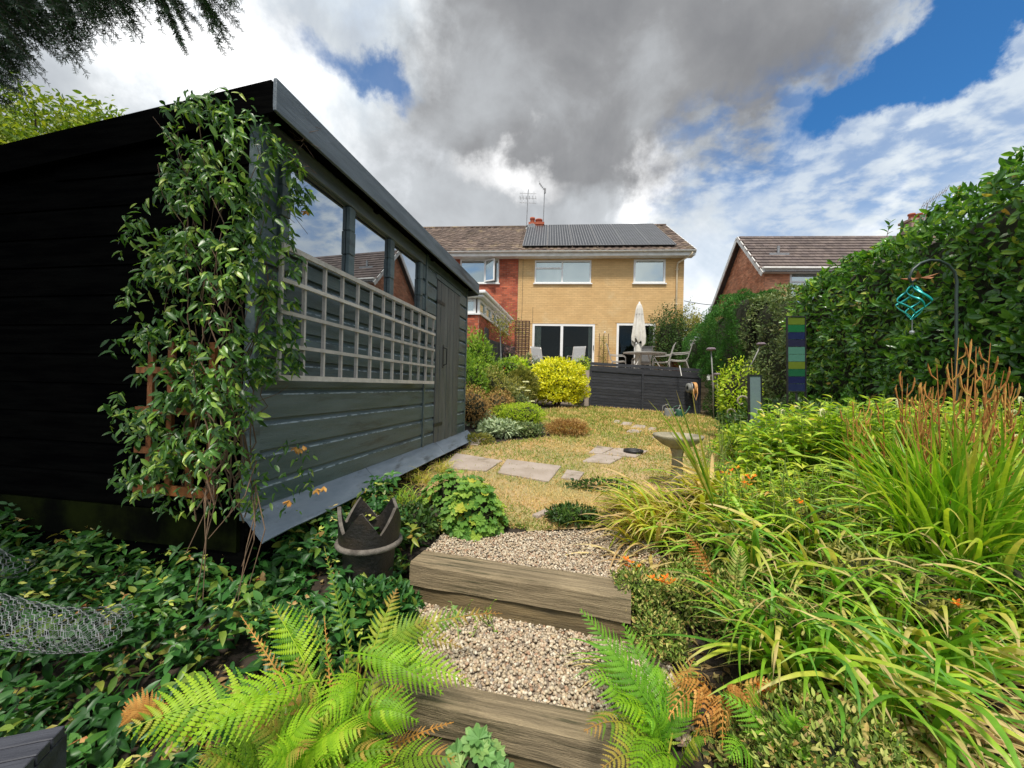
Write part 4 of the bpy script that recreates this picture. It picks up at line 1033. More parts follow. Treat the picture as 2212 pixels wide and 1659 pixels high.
# hose reel
q = D(1492, 838, 11.35); hr = thing('hose_reel', 'wall mounted hose reel with coiled tan hose on the right end of the black screen', 'hose reel', q)
g = MB(); g.lathe([(.0, -.0), (.16, 0), (.17, .02), (.16, .04), (.05, .04)], 18, M=Matrix.Rotation(R(90), 4, 'Y') @ Matrix.Rotation(R(15), 4, 'X')); g.build('wheel', M['lead'], hr, True)
g = MB(); g.lathe([(.06, -.1), (.13, -.1), (.14, -.06), (.13, -.02), (.06, -.02)], 18, M=Matrix.Rotation(R(90), 4, 'Y')); g.build('drum', M['greypot'], hr, True)
g = MB()
for k in range(5):
    g.tube([(.06 + .018 * k, .155 * math.cos(a) * (1 - .03 * k), .155 * math.sin(a)) for a in [2 * math.pi * i / 16 for i in range(16)]], .016, 6, closed=True)
g.tube([(.12, -.15, 0), (.13, -.16, -.15), (.10, -.14, -.36), (.05, -.1, -.2), (.04, -.08, -.02)], .014, 6); g.build('hose', M['hose'], hr, True)
def wcan(p, mat, label, s=1.):
    o = thing('watering_can', label, 'watering can', Matrix.Translation(p) @ Matrix.Rotation(R(10), 4, 'Z') @ Matrix.Scale(s, 4), 'watering cans by the screen')
    g = MB(); g.lathe([(0, 0), (.12, 0), (.125, .02), (.11, .22), (.10, .25), (.08, .25)], 16); g.build('can_body', mat, o, True)
    g = MB(); g.tube([(.1, 0, .06), (.2, 0, .16), (.3, 0, .3)], [.022, .016, .012], 8); g.lathe([(.0, 0), (.03, .0), (.012, -.04)], 10, M=Matrix.Translation((.31, 0, .32)) @ Matrix.Rotation(R(40), 4, 'Y')); g.build('spout', mat, o, True)
    g = MB(); g.tube([(-.1, 0, .06), (-.19, 0, .14), (-.17, 0, .3), (-.04, 0, .35), (.05, 0, .25)], .012, 6); g.build('handle', mat, o, True)
wcan(GL(1445, 903), M['greypot'], 'grey watering can standing in front of the black screen', 1.0); wcan(GL(1467, 904), M['green_can'], 'dark green watering can right of the grey one', .95)
# parasol
PB = D(1378, 800, 13.6); PB.z = ZP; pz = lambda vy: D(1377, vy, 13.6).z - ZP
pa = thing('parasol', 'closed cream garden parasol tied round its pole behind the patio table', 'parasol', PB)
g = MB(); g.tube([(0, 0, 0), (0, 0, pz(652))], .026, 8); g.build('pole', M['whitepaint'], pa, True)
zc0, zc1 = pz(741), pz(655); g = MB(); k = 40; prof = [(.0, .03), (.05, .08), (.15, .12), (.35, .15), (.6, .19), (.85, .22), (.97, .21), (1., .2)]
vs = []
for (t, r_) in prof:
    for j in range(k):
        a = 2 * math.pi * j / k; rr_ = r_ * (1 + (.05 + .22 * t) * math.sin(a * 8 + t)); z = zc1 + (zc0 - zc1) * t + (.07 * math.sin(a * 8 + 1) + .1 * math.sin(a * 2)) * (t > .9)
        vs.append((rr_ * math.cos(a), rr_ * math.sin(a) * .9, z))
g.add(vs, [(i * k + j, i * k + (j + 1) % k, (i + 1) * k + (j + 1) % k, (i + 1) * k + j) for i in range(len(prof) - 1) for j in range(k)]); g.build('canopy', M['parasol'], pa)
g = MB(); g.tube([(.135 * math.cos(a), .125 * math.sin(a), zc1 + (zc0 - zc1) * .27) for a in [2 * math.pi * i / 14 for i in range(14)]], .014, 5, closed=True); g.build('tie', M['parasol'], pa)
g = MB(); g.lathe([(0, .14), (.05, .14), (.10, .1), (.24, .05), (.25, 0)], 20); g.build('base', M['greypot'], pa, True)
g = MB(); g.lathe([(.09, 0), (.10, .4), (.12, .95), (.10, zc0 - .02)], 16, wob=.3); g.build('fabric_skirt', M['parasol'], pa, True)
# table
tbz = D(1378, 763, 13.6).z - ZP; tl, tr_ = D(1347, 763, 13.5).x, D(1432, 763, 13.5).x
tb = thing('patio_table', 'oval glass topped patio table with splayed metal legs under the closed parasol', 'table', Vector(((tl + tr_) / 2, 13.35, ZP)))
g = MB(); hw = (tr_ - tl) / 2 + .05; g.add([(hw * math.cos(a), .5 * math.sin(a), tbz - dz) for dz in (0, .03) for a in [2 * math.pi * i / 28 for i in range(28)]], [tuple(range(28)), tuple(range(28, 56))[::-1]] + [(i, 28 + i, 28 + (i + 1) % 28, (i + 1) % 28) for i in range(28)]); g.build('table_top', M['chairmetal'], tb)
for sx in (-1, 1):
    for sy in (-1, 1): g = MB(); g.tube([(sx * hw * .25, sy * .2, tbz - .03), (sx * hw * .45, sy * .28, tbz * .5), (sx * hw * .75, sy * .36, 0)], .018, 6); g.build('leg', M['chairmetal'], tb)
def chair(label, p, rz, s=1., grp='patio chairs'):
    o = thing('patio_chair', label, 'chair', Matrix.Translation(p) @ Matrix.Rotation(R(rz), 4, 'Z') @ Matrix.Scale(s, 4), grp)
    cur = [(.25, .40), (.22, .43), (0, .41), (-.2, .42), (-.26, .5), (-.33, .75), (-.40, 1.0), (-.45, 1.08)]
    g = MB(); vs = [(x, y, z + .005) for (x, z) in cur for y in (-.24, .24)]; g.add(vs, [(2 * i, 2 * i + 1, 2 * i + 3, 2 * i + 2) for i in range(len(cur) - 1)]); g.build('sling', M['mesh'], o)
    for y in (-.26, .26):
        g = MB(); g.tube([(x, y, z) for x, z in cur], .015, 6); g.build('side_rail', M['chairmetal'], o)
        g = MB(); g.tube([(.26, y * 1.05, 0), (.27, y * 1.05, .3), (.26, y * 1.05, .58), (.2, y * 1.05, .64), (-.1, y * 1.05, .65), (-.3, y * 1.05, .67)], .015, 6); g.build('armrest', M['chairmetal'], o)
        g = MB(); g.tube([(-.2, y, .42), (-.28, y, .2), (-.36, y, 0)], .014, 6); g.build('leg', M['chairmetal'], o)
    return o
def at(vx, Y_): p = D(vx, 800, Y_); p.z = ZP; return p
chair('silver framed sling chair at the left end of the patio table', at(1335, 13.7), -16, .95)
chair('sling chair just right of the patio table, facing it', at(1428, 13.7), 162, 1)
chair('rightmost sling chair with its tall curved back by the outbuilding', at(1466, 13.2), 157, 1.06)
chair('sling chair behind the parasol in front of the right patio door', at(1385, 14.6), 95, .95)
chair('grey lounge chair at the left patio door above the yellow shrub', at(1168, 14.0), -60, .85, 'lounge chairs by the patio door')
chair('grey lounge chair half hidden behind the round potted box plant', at(1243, 13.5), -120, .85, 'lounge chairs by the patio door')
g = MB(); zc = 2.35; g.tube([D(1468, 790, 11.4), D(1469, 812, 11.4) + Vector((0, -.1, 0))], .014, 5); tag(g.build('hook', M['whitepaint']), 'small pale hook hanging over the top of the black screen', 'hook')

# ================================================================ bird bath
q = GL(1462, 1062); bb = D(1464, 950, q.y)
bath = thing('bird_bath', 'lichened stone bird bath with a wide shallow bowl on a tapered pedestal', 'bird bath', Vector((bb.x, q.y, q.z - .05)))
hb = D(1464, 939, q.y).z - (q.z - .05); rb = abs(D(1518, 950, q.y).x - D(1414, 950, q.y).x) / 2
g = MB(); g.lathe([(0, hb - .125), (.05, hb - .12), (rb * .62, hb - .085), (rb * .93, hb - .035), (rb, hb - .012), (rb * .985, hb), (rb * .9, hb + .001), (rb * .82, hb - .018), (rb * .5, hb - .045), (0, hb - .052)], 40, wob=.03); g.build('bowl', M['stone'], bath, True)
g = MB(); vs = []; k = 8
for (r_, z) in ((.095, 0), (.095, .05), (.075, .09), (.05, .2), (.042, hb - .19), (.05, hb - .15), (.062, hb - .118)):
    for j in range(k): a = 2 * math.pi * (j + .5) / k; vs.append((r_ * math.cos(a), r_ * math.sin(a), z))
g.add(vs, [(i * k + j, i * k + (j + 1) % k, (i + 1) * k + (j + 1) % k, (i + 1) * k + j) for i in range(6) for j in range(k)]); g.build('pedestal', M['stone'], bath)
# black ring
q = GL(1368, 982); g = MB(); rr_ = .115
g.lathe([(rr_, 0), (rr_ * 1.06, .012), (rr_ * 1.03, .03), (rr_ * .9, .034), (rr_ * .8, .026), (rr_ * .78, .008), (rr_ * .3, .006), (0, .006)], 28); o = g.build('plant_saucer', M['rubber'], None, True); o.location = q + Vector((0, 0, .032)); tag(o, 'round black rubber dish lying on a stepping stone in the lawn', 'dish')
# crown chimney pot planter
q = D(797, 1200, 1.98); q.z = gz(q.x, q.y) 
cp = thing('crown_chimney_pot', 'old black crown topped chimney pot standing beside the shed skirt', 'chimney pot', Vector((q.x, q.y, D(797, 1290, 1.98).z)))
hz = lambda vy: D(797, vy, 1.98).z - D(797, 1290, 1.98).z
zr_, zt_, zv = hz(1166), hz(1088), hz(1150)
g = MB(); k = 64; rp = .150; vs = []; fs = []
prof = [(rp * .78, 0), (rp * .80, zr_ * .5), (rp * .86, zr_ - .03)]
g.lathe(prof, 32, wob=.02); g.lathe([(rp * .80, zr_ - .03), (rp * .66, 0)], 32)
def crown(i):                                     # zigzag upper edge
    ph = (i / k * 5 + .70) % 1; t = 1 - abs(ph - .5) * 2; return zr_ + .02 + (zt_ - zr_ - .02) * (.26 + .74 * t)
nl = 5
for s_, rad in ((0, rp * .97), (1, rp * .86)):
    for i in range(k):
        a = 2 * math.pi * i / k; zt1 = crown(i)
        for j in range(nl): f_ = j / (nl - 1); vs.append((rad * (1 + .05 * f_) * math.cos(a), rad * (1 + .05 * f_) * math.sin(a), zr_ + (zt1 - zr_) * f_))
for s_ in (0, 1):
    for i in range(k):
        for j in range(nl - 1): b_ = s_ * k * nl; fs.append((b_ + i * nl + j, b_ + ((i + 1) % k) * nl + j, b_ + ((i + 1) % k) * nl + j + 1, b_ + i * nl + j + 1))
g.add(vs, fs); pb = g.build('pot_body', M['potblack'], cp, True)
g = MB(); b_ = nl - 1; vs2 = [Vector(vs[i * nl + b_]) for i in range(k)] + [Vector(vs[k * nl + i * nl + b_]) for i in range(k)]
vs3 = [v + Vector((0, 0, .002)) for v in vs2]; g.add(vs3, [(i, (i + 1) % k, k + (i + 1) % k, k + i) for i in range(k)]); g.build('cut_edge', M['potrim'], cp)
g = MB(); g.tube([(rp * 1.0 * math.cos(a), rp * 1.0 * math.sin(a), zr_ - .004) for a in [2 * math.pi * i / 36 for i in range(36)]], .014, 8, closed=True); g.build('roll_rim', M['potrim'], cp, True)

# chicken wire rolls
def wireroll(a, b, r, label, seed, nwrap=2.2, squash=.75):
    a = Vector(a); b = Vector(b); ax = (b - a); L = ax.length; ax.normalize(); up_ = Vector((0, 0, 1)); sx = ax.cross(up_).normalized(); uz = sx.cross(ax)
    cell = .026; nc = int(2 * math.pi * r * nwrap / cell); nr = int(L / (cell * .87)); g = MB()
    def pt(i, j, o=0.):
        s = j * cell * .87 + o; th = 2 * math.pi * nwrap * i / nc; rr_ = r * (.80 + .2 * i / nc) * (1 + .09 * noise.noise((s * 5 + seed, math.sin(th) * 1.5, i / nc * 3)))
        rr_ *= 1 + .18 * (s / L) ** 3 * math.sin(th * 1.5 + seed)
        sag = -.03 * math.sin(s / L * 3)
        return a + ax * s + (sx * math.cos(th) + uz * (math.sin(th) * squash)) * rr_ + up_ * sag
    for j in range(nr):
        for i in range(0, nc, 1):
            if (i + j) % 2 == 0:
                p = pt(i, j); q1 = pt(i, j, cell * .35)
                g.tube([p, q1], .0012, 3, cap=False)
                g.tube([q1, pt(i + 1, j + 1)], .0009, 3, cap=False); g.tube([q1, pt(i - 1, j + 1)], .0009, 3, cap=False)
    o = g.build('wire_mesh', M['wire']); o.name = 'chicken_wire_roll'; return tag(o, label, 'wire netting', 'rolls of chicken wire')
ya = 1.42
wireroll(D(-60, 1325, 1.30), D(265, 1352, 1.42), .088, 'crumpled roll of galvanised chicken wire lying over the ground cover at the left edge', 1.)
wireroll(D(-40, 1190, 1.75), D(70, 1225, 1.85), .06, 'small end of a second chicken wire roll further back by the dark shed base', 5.)
# dark boards lower left
DBm = pm('dark_slate_board', (.032, .034, .045), (.052, .055, .07), 5, .55, .35, 40, stretch=(.4, 4, 4), c3=(.02, .02, .028))
q = G(60, 1590, .50); pz_ = .50
corner = D(146, 1556, .98); Mb = frame_at(corner, 0) @ Matrix.Rotation(R(18), 4, 'Z')
o = thing('raised_bed_corner', 'dark slate grey timber corner of a raised edging at the bottom left of the picture', 'timber edging', Mb)
for i in range(4): g = MB(); g.box((-.9, -.02 + i * .045 - .16, -.03), (0, .02 + i * .045 - .161, -.002 * i), rnd=random.random(), bev=.002); g.build('board', DBm, o)
g = MB(); g.box((-.9, -.2, -.5), (-.01, -.185, -.032)); g.box((-.015, -.18, -.5), (0, .0, -.032)); g.build('side_board', DBm, o)

# ================================================================ stained glass panels, hook, spinner, stakes
def hitY(v0, v1, Y_): return D(*v0, Y_), D(*v1, Y_)
tl_, br_ = D(1703, 683, 4.2), D(1741, 848, 4.2)
gl = thing('stained_glass_panel', 'tall narrow panel of green and blue glass squares in front of the laurel hedge', 'glass panel', Matrix.Translation((tl_.x, 4.2, br_.z)) @ Matrix.Rotation(R(-1.5), 4, 'Y'))
w_, h_ = br_.x - tl_.x, tl_.z - br_.z
colsg = [((0.015, 0.021, 0.06)), (0.012, 0.015, 0.054), (0.012, 0.078, 0.036), (0.096, 0.132, 0.018), (0.06, 0.156, 0.12), (0.06, 0.156, 0.12), (0.018, 0.018, 0.042), (0.012, 0.018, 0.06), (0.012, 0.096, 0.036), (0.09, 0.132, 0.018)]
lab = ['navy', 'dark blue', 'green', 'olive', 'pale turquoise', 'pale turquoise', 'dark grey', 'dark blue', 'green', 'olive']
nq = len(colsg); ft = .012
def stained(c, nm):
    m_, t, o_ = newmat(nm); p = t.new('ShaderNodeBsdfPrincipled'); tc = t.new('ShaderNodeTexCoord').outputs['Object']
    nz = t.noise(tc, 30, 4, .7, 1.5); t.put(p.inputs['Base Color'], t.mix(t.ramp(nz, .35, .7), c, tuple(min(1, x * 1.1 + .003) for x in c))); p.inputs['Roughness'].default_value = .12
    b_ = t.new('ShaderNodeBump'); b_.inputs['Strength'].default_value = .4; t.put(b_.inputs['Height'], nz); t.l.new(b_.outputs[0], p.inputs['Normal'])
    p.inputs['Transmission Weight'].default_value = .0; t.l.new(p.outputs[0], o_.inputs[0]); return m_
for i, c in enumerate(colsg):
    z0 = ft + (h_ - 2 * ft) * i / nq; z1 = ft + (h_ - 2 * ft) * (i + 1) / nq - .004; part('glass_square', stained(c, 'glass_' + lab[i].replace(' ', '_')), gl, ((ft, -.004, z0), (w_ - ft, .004, z1)), label=lab[i] + ' glass square')
part('frame', M['blackmetal'], gl, ((0, -.01, -.25), (ft - .001, .01, h_)), ((w_ - ft + .001, -.01, -.25), (w_, .01, h_)), ((ft, -.01, h_ - ft + .001), (w_ - ft, .01, h_)), ((ft, -.01, 0), (w_ - ft, .01, ft - .002)))
part('stake', M['blackmetal'], gl, ((w_ / 2 - .01, -.005, -1.1), (w_ / 2 + .01, .005, -.002)))
tl_, br_ = D(1621, 810, 3.95), D(1650, 936, 3.95); h_ = tl_.z - br_.z
gp = thing('glass_slab_panel', 'short streaky grey green glass panel in a dark frame, leaning beside the potted shrub', 'glass panel', Matrix.Translation((tl_.x, 3.95, br_.z)) @ Matrix.Rotation(R(-2), 4, 'Y') @ Matrix.Rotation(R(12), 4, 'Z'))
w_ = br_.x - tl_.x
part('glass_sheet', stained((.13, .18, .19), 'streaky_grey_glass'), gp, ((.008, -.004, 0), (w_ - .008, .004, h_ - .008))); part('frame', M['blackmetal'], gp, ((-.004, -.012, -.2), (.007, .012, h_)), ((w_ - .007, -.012, -.2), (w_ + .003, .012, h_)), ((.0075, -.012, h_ - .008), (w_ - .0075, .012, h_ + .004)))
# shepherd hook
Yh = 3.25; pts = [D(2066, y, Yh) for y in (1000, 830, 720, 640)] + [D(x, y, Yh) for x, y in ((2067, 608), (2062, 588), (2048, 572), (2028, 563), (2008, 562), (1988, 569), (1972, 582), (1964, 600), (1968, 610), (1978, 606))]
o = thing('shepherd_hook', 'dark green metal shepherd crook pole in front of the laurel hedge', 'crook pole', pts[0].copy()); g = MB(); g.tube([p - pts[0] for p in pts], .011, 8); g.build('crook', pm('dark_green_metal', (.03, .05, .045), None, 5, .4), o, True)
sp0 = D(1972, 610, Yh); spn = thing('wind_spinner', 'teal twisted ribbon wind spinner hanging from the crook pole', 'wind spinner', sp0)
hgt = sp0.z - D(1972, 690, Yh).z; rad = .112
g = MB(); g.tube([(0, 0, 0), (0, 0, -.03)], .003, 5); g.tube([(0, 0, -hgt), (0, 0, -hgt - .09)], .003, 5); g.build('wire', M['lead'], spn)
for k in range(5):
    g = MB(); n_ = 26; vs = []
    for i in range(n_ + 1):
        t = i / n_; r_ = rad * (1 - abs(2 * t - 1)) ** .85; a = 2 * math.pi * k / 5 + t * 3.6; z = -.03 - (hgt - .03) * t; wdt = .011
        c_ = Vector((r_ * math.cos(a), r_ * math.sin(a), z)); rd = Vector((math.cos(a), math.sin(a), 0)); vs += [c_ - rd * wdt * .3 - Vector((0, 0, wdt)), c_ + rd * wdt * .3 + Vector((0, 0, wdt)), c_ + rd * (wdt * .3 + .004) + Vector((0, 0, wdt))]
    g.add(vs, [(3 * i + j, 3 * i + (j + 1) % 3, 3 * i + 3 + (j + 1) % 3, 3 * i + 3 + j) for i in range(n_) for j in range(3)]); g.build('ribbon', M['teal'], spn, True)
g = MB(); g.lathe([(0, -.02), (.014, -.014), (.02, 0), (.014, .014), (0, .02)], 12, (0, 0, -hgt - .11)); g.build('glass_ball', glassmat('clear_ball', .2, (.5, .5, .5), .6), spn, True)
g = MB(); 
for k in range(5): a = k * 1.26; g.add([(0, 0, -.01), (.07 * math.cos(a - .3), .07 * math.sin(a - .3), -.02), (.12 * math.cos(a), .12 * math.sin(a), .03 * (k % 2)), (.07 * math.cos(a + .3), .07 * math.sin(a + .3), -.02)], [(0, 1, 2, 3)])
g.V = [(v[0] + .06, v[1], v[2] + .05) for v in g.V]; o = g.build('dead_leaf', pm('dead_leaf', (.36, .15, .06), (.25, .1, .05), 20, .8)); o.location = sp0; tag(o, 'curled rust brown dead leaf caught above the teal wind spinner', 'dead leaf')
# allium like stakes
stalk = pm('grey_stalk', (.26, .25, .24), (.2, .2, .18), 10, .7); headm = pm('mauve_seed_head', (.24, .18, .22), (.15, .12, .13), 40, .9, .8, 200)
def stake(top, foot, Yd, label, s=1.):
    a, b = D(*foot, Yd), D(*top, Yd); o = thing('seed_head_stem', label, 'dried flower stem', a, 'dried flower stems by the steps')
    g = MB(); dd = b - a; g.tube([(0, 0, 0), dd * .5 + Vector((.01, 0, 0)), dd], .010 * s, 6); g.build('stem', stalk, o, True)
    g = MB(); g.lathe([(0, .035), (.05, .03), (.075, .01), (.07, -.01), (.03, -.02), (0, -.03)], 16, (dd.x, dd.y, dd.z), wob=.25); g.V = [tuple((Vector(v) - dd) * s + dd) for v in g.V]; g.build('seed_head', headm, o, True)
stake((1536, 755), (1542, 905), 6.4, 'tallest dried stem with a flat mauve seed head near the steps'); stake((1549, 809), (1550, 905), 6.4, 'short dried stem directly beside the tallest one', .8); stake((1644, 744), (1612, 806), 6.0, 'leaning dried stem with a round head in front of the mixed hedge', .9)
# ================================================================ vegetation
OV = [leafT(.42, .15, .12), leafT(.36, .22, .3), leafT(.46, .08, .05), leafT(.40, .2, .45)]
LAN = [leafT(.26, .15, .2, 'lance'), leafT(.3, .2, .4, 'lance'), leafT(.24, .1, .05, 'lance')]
CHP = [cheapleaf(.45), cheapleaf(.36, .22), cheapleaf(.5, .05)]
THN = [cheapleaf(.22), cheapleaf(.16, .1)]
def C(*a): return [(p, c) for p, c in a]
LM = {}
LM['laurel'] = leafmat('laurel_leaf', C((0, (.03, .085, .018)), (.35, (.06, .165, .028)), (.7, (.105, .245, .036)), (.9, (.19, .35, .05)), (.985, (.38, .48, .08)), (1, (.45, .25, .10))), .34, .28, spec=.6)
LM['conifer'] = leafmat('conifer_sprig', C((0, (.03, .11, .02)), (.6, (.055, .17, .03)), (1, (.10, .24, .04))), .15, .6)
LM['mixed'] = leafmat('small_grey_green_leaf', C((0, (.06, .10, .035)), (.5, (.12, .17, .07)), (.85, (.22, .26, .13)), (1, (.34, .34, .2))), .25, .5)
LM['choisya'] = leafmat('yellow_leaf', C((0, (.30, .34, .02)), (.35, (.58, .55, .02)), (.8, (.80, .70, .03)), (1, (.90, .84, .25))), .35, .5)
LM['green'] = leafmat('bright_green_leaf', C((0, (.09, .18, .02)), (.5, (.18, .30, .035)), (1, (.34, .44, .06))), .35, .5)
LM['lime'] = leafmat('lime_leaf', C((0, (.22, .34, .02)), (.5, (.38, .50, .03)), (1, (.60, .62, .08))), .4, .5)
LM['silver'] = leafmat('silver_leaf', C((0, (.22, .28, .20)), (.6, (.34, .40, .31)), (1, (.48, .52, .42))), .2, .8)
LM['olive'] = leafmat('olive_leaf', C((0, (.10, .12, .03)), (.5, (.22, .22, .06)), (1, (.40, .34, .11))), .3, .6)
LM['dry'] = leafmat('dry_stems', C((0, (.26, .13, .06)), (.5, (.42, .24, .11)), (1, (.55, .36, .18))), .2, .85)
LM['dark'] = leafmat('dark_green_leaf', C((0, (.02, .045, .012)), (.5, (.04, .09, .02)), (1, (.09, .15, .03))), .25, .5)
LM['cover'] = leafmat('ground_cover_leaf', C((0, (.018, .065, .018)), (.45, (.032, .11, .028)), (.75, (.055, .16, .035)), (.9, (.12, .20, .035)), (.97, (.22, .24, .05)), (1, (.30, .17, .06))), .22, .42)
LM['pod'] = leafmat('pale_yellow_bract', C((0, (.45, .50, .10)), (.6, (.62, .62, .18)), (.8, (.60, .45, .25)), (1, (.40, .12, .05))), .35, .6)
LM['climber'] = leafmat('climber_leaf', C((0, (.025, .07, .018)), (.4, (.05, .13, .03)), (.7, (.10, .22, .04)), (.92, (.24, .36, .06)), (1, (.40, .46, .12))), .3, .34, spec=.5)
LM['fern'] = leafmat('fern_green', C((0, (.12, .26, .015)), (.4, (.22, .40, .02)), (.8, (.31, .48, .025)), (1, (.38, .50, .04))), .42, .55, tip=(.50, .34, .08), tipat=(.92, 1.2))
LM['ferndeep'] = leafmat('fern_deep_green', C((0, (.09, .23, .018)), (.5, (.15, .33, .022)), (1, (.22, .42, .03))), .38, .55)
LM['ferndull'] = leafmat('fern_olive', C((0, (.12, .22, .02)), (.5, (.22, .33, .03)), (1, (.40, .38, .06))), .35, .6, tip=(.42, .20, .06), tipat=(.6, 1.1))
LM['ferndead'] = leafmat('fern_rust', C((0, (.32, .13, .035)), (.5, (.48, .22, .06)), (1, (.58, .32, .12))), .25, .8)
LM['blade'] = leafmat('strap_leaf', C((0, (.08, .22, .03)), (.3, (.16, .34, .03)), (.6, (.30, .46, .045)), (.75, (.42, .46, .06)), (.88, (.58, .50, .14)), (1, (.62, .48, .26))), .35, .45, tip=(.60, .44, .22), tipat=(.78, 1.15))
LM['bladey'] = leafmat('yellowing_strap_leaf', C((0, (.24, .34, .04)), (.35, (.45, .46, .05)), (.6, (.60, .50, .08)), (.8, (.62, .46, .20)), (1, (.50, .33, .17))), .35, .5, tip=(.58, .40, .20), tipat=(.6, 1.))
LM['grassg'] = leafmat('fine_upright_leaf', C((0, (.11, .26, .02)), (.5, (.24, .42, .03)), (.85, (.42, .52, .05)), (1, (.62, .52, .10))), .4, .45, tip=(.45, .36, .10), tipat=(.8, 1.2))
LM['straw'] = leafmat('tan_dead_leaf', C((0, (.30, .17, .08)), (.5, (.50, .36, .20)), (1, (.68, .56, .38))), .2, .85)
LM['stalk'] = leafmat('rust_seed_stalk', C((0, (.30, .10, .03)), (.5, (.42, .18, .06)), (1, (.52, .28, .09))), .1, .8, base=(.42, .40, .08))
LM['goose'] = leafmat('loosestrife_leaf', C((0, (.12, .24, .03)), (.4, (.26, .40, .04)), (.8, (.46, .54, .06)), (.95, (.60, .58, .12)), (1, (.55, .26, .08))), .38, .5)
LM['mottle'] = leafmat('mottled_small_leaf', C((0, (.05, .08, .015)), (.35, (.12, .19, .03)), (.62, (.28, .34, .08)), (.82, (.46, .42, .18)), (1, (.34, .19, .07))), .2, .7)
LM['mantle'] = leafmat('lobed_leaf', C((0, (.07, .17, .03)), (.5, (.13, .26, .05)), (.85, (.26, .36, .06)), (1, (.50, .42, .06))), .3, .6)
LM['mantle2'] = leafmat('blue_green_lobed_leaf', C((0, (.10, .22, .08)), (.6, (.16, .30, .11)), (1, (.26, .36, .15))), .25, .6)
LM['needle'] = leafmat('conifer_needle', C((0, (.012, .035, .016)), (.6, (.025, .065, .026)), (1, (.05, .10, .035))), .12, .5)
LM['tree'] = leafmat('tree_leaf', C((0, (.07, .13, .012)), (.5, (.15, .22, .02)), (1, (.32, .34, .04))), .4, .5)
LM['orange'] = leafmat('orange_petal', C((0, (.75, .12, .01)), (.6, (.85, .22, .01)), (1, (.85, .40, .03))), .3, .5)
LM['purple'] = leafmat('purple_bract', C((0, (.12, .06, .08)), (1, (.25, .15, .18))), .2, .7)
LM['redf'] = leafmat('red_petal', C((0, (.7, .03, .02)), (1, (.8, .1, .04))), .2, .6)
LM['white'] = leafmat('cream_floret', C((0, (.5, .47, .32)), (1, (.7, .68, .5))), .2, .8)
M['stem'] = pm('brown_stem', (.15, .09, .05), (.09, .06, .035), 12, .85, .3, 60)
M['gstem'] = pm('green_stem', (.22, .30, .06), (.16, .2, .05), 12, .7)
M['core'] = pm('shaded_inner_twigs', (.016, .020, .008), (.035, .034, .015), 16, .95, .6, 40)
M['bark'] = pm('bark', (.11, .085, .06), (.07, .055, .04), 8, .95, .8, 30)

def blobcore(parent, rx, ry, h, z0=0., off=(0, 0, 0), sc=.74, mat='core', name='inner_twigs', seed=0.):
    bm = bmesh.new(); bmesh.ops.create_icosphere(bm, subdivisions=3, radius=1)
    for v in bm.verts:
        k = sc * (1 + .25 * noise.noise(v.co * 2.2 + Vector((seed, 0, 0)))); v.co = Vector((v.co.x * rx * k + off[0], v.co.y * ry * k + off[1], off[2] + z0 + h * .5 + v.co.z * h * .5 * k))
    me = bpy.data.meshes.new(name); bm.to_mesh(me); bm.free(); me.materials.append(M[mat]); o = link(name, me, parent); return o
def bush(name, label, cat, base, rx, ry, h, mat, n, ll, T=OV, lump=.3, thick=.35, indiv=0, up=.35, core=True, group=None, cut=None, core_sc=.72, freq=2.6, droop=0, keepcam=True, aspect=None):
    base = Vector(base); o = thing(name, label, cat, base, group); sd = random.uniform(0, 99)
    d = unit(int(n * 1.35))
    if keepcam: d[:, 1] -= .15; d /= np.linalg.norm(d, axis=1, keepdims=True)
    d = d[d[:, 2] > -.75][:n]; n = len(d)
    nz = np.array([noise.noise((v[0] * freq + sd, v[1] * freq, v[2] * freq)) + .5 * noise.noise((v[0] * freq * 2.6, v[1] * freq * 2.6 + sd, v[2] * freq * 2.6)) for v in d])
    rad = (1 + lump * nz) * (1 - thick * rs.rand(n) ** 1.7)
    P = np.stack([d[:, 0] * rx * rad, d[:, 1] * ry * rad, h * .5 + d[:, 2] * h * .5 * rad], 1) + np.array(base)
    P[:, 2] = np.maximum(P[:, 2], base.z + .01 * rs.rand(n))
    Dr = d * .8 + unit(n) * .75 + np.array([0, 0, up - droop]); U = d + unit(n) * .5 + np.array([0, 0, .3])
    foliage(o, LM[mat], P, Dr, U, ll * rs.uniform(.65, 1.25, n), T, indiv, off=base)
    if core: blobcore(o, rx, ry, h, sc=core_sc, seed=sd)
    g = MB()
    for k in range(6): a = k * 1.05; g.tube([(0, 0, -.05), (rx * .3 * math.cos(a), ry * .3 * math.sin(a), h * .35), (rx * .7 * math.cos(a), ry * .7 * math.sin(a), h * .7)], [.012 + h * .01, .01 + h * .006, .003], 5)
    g.build('stem', M['stem'], o)
    return o

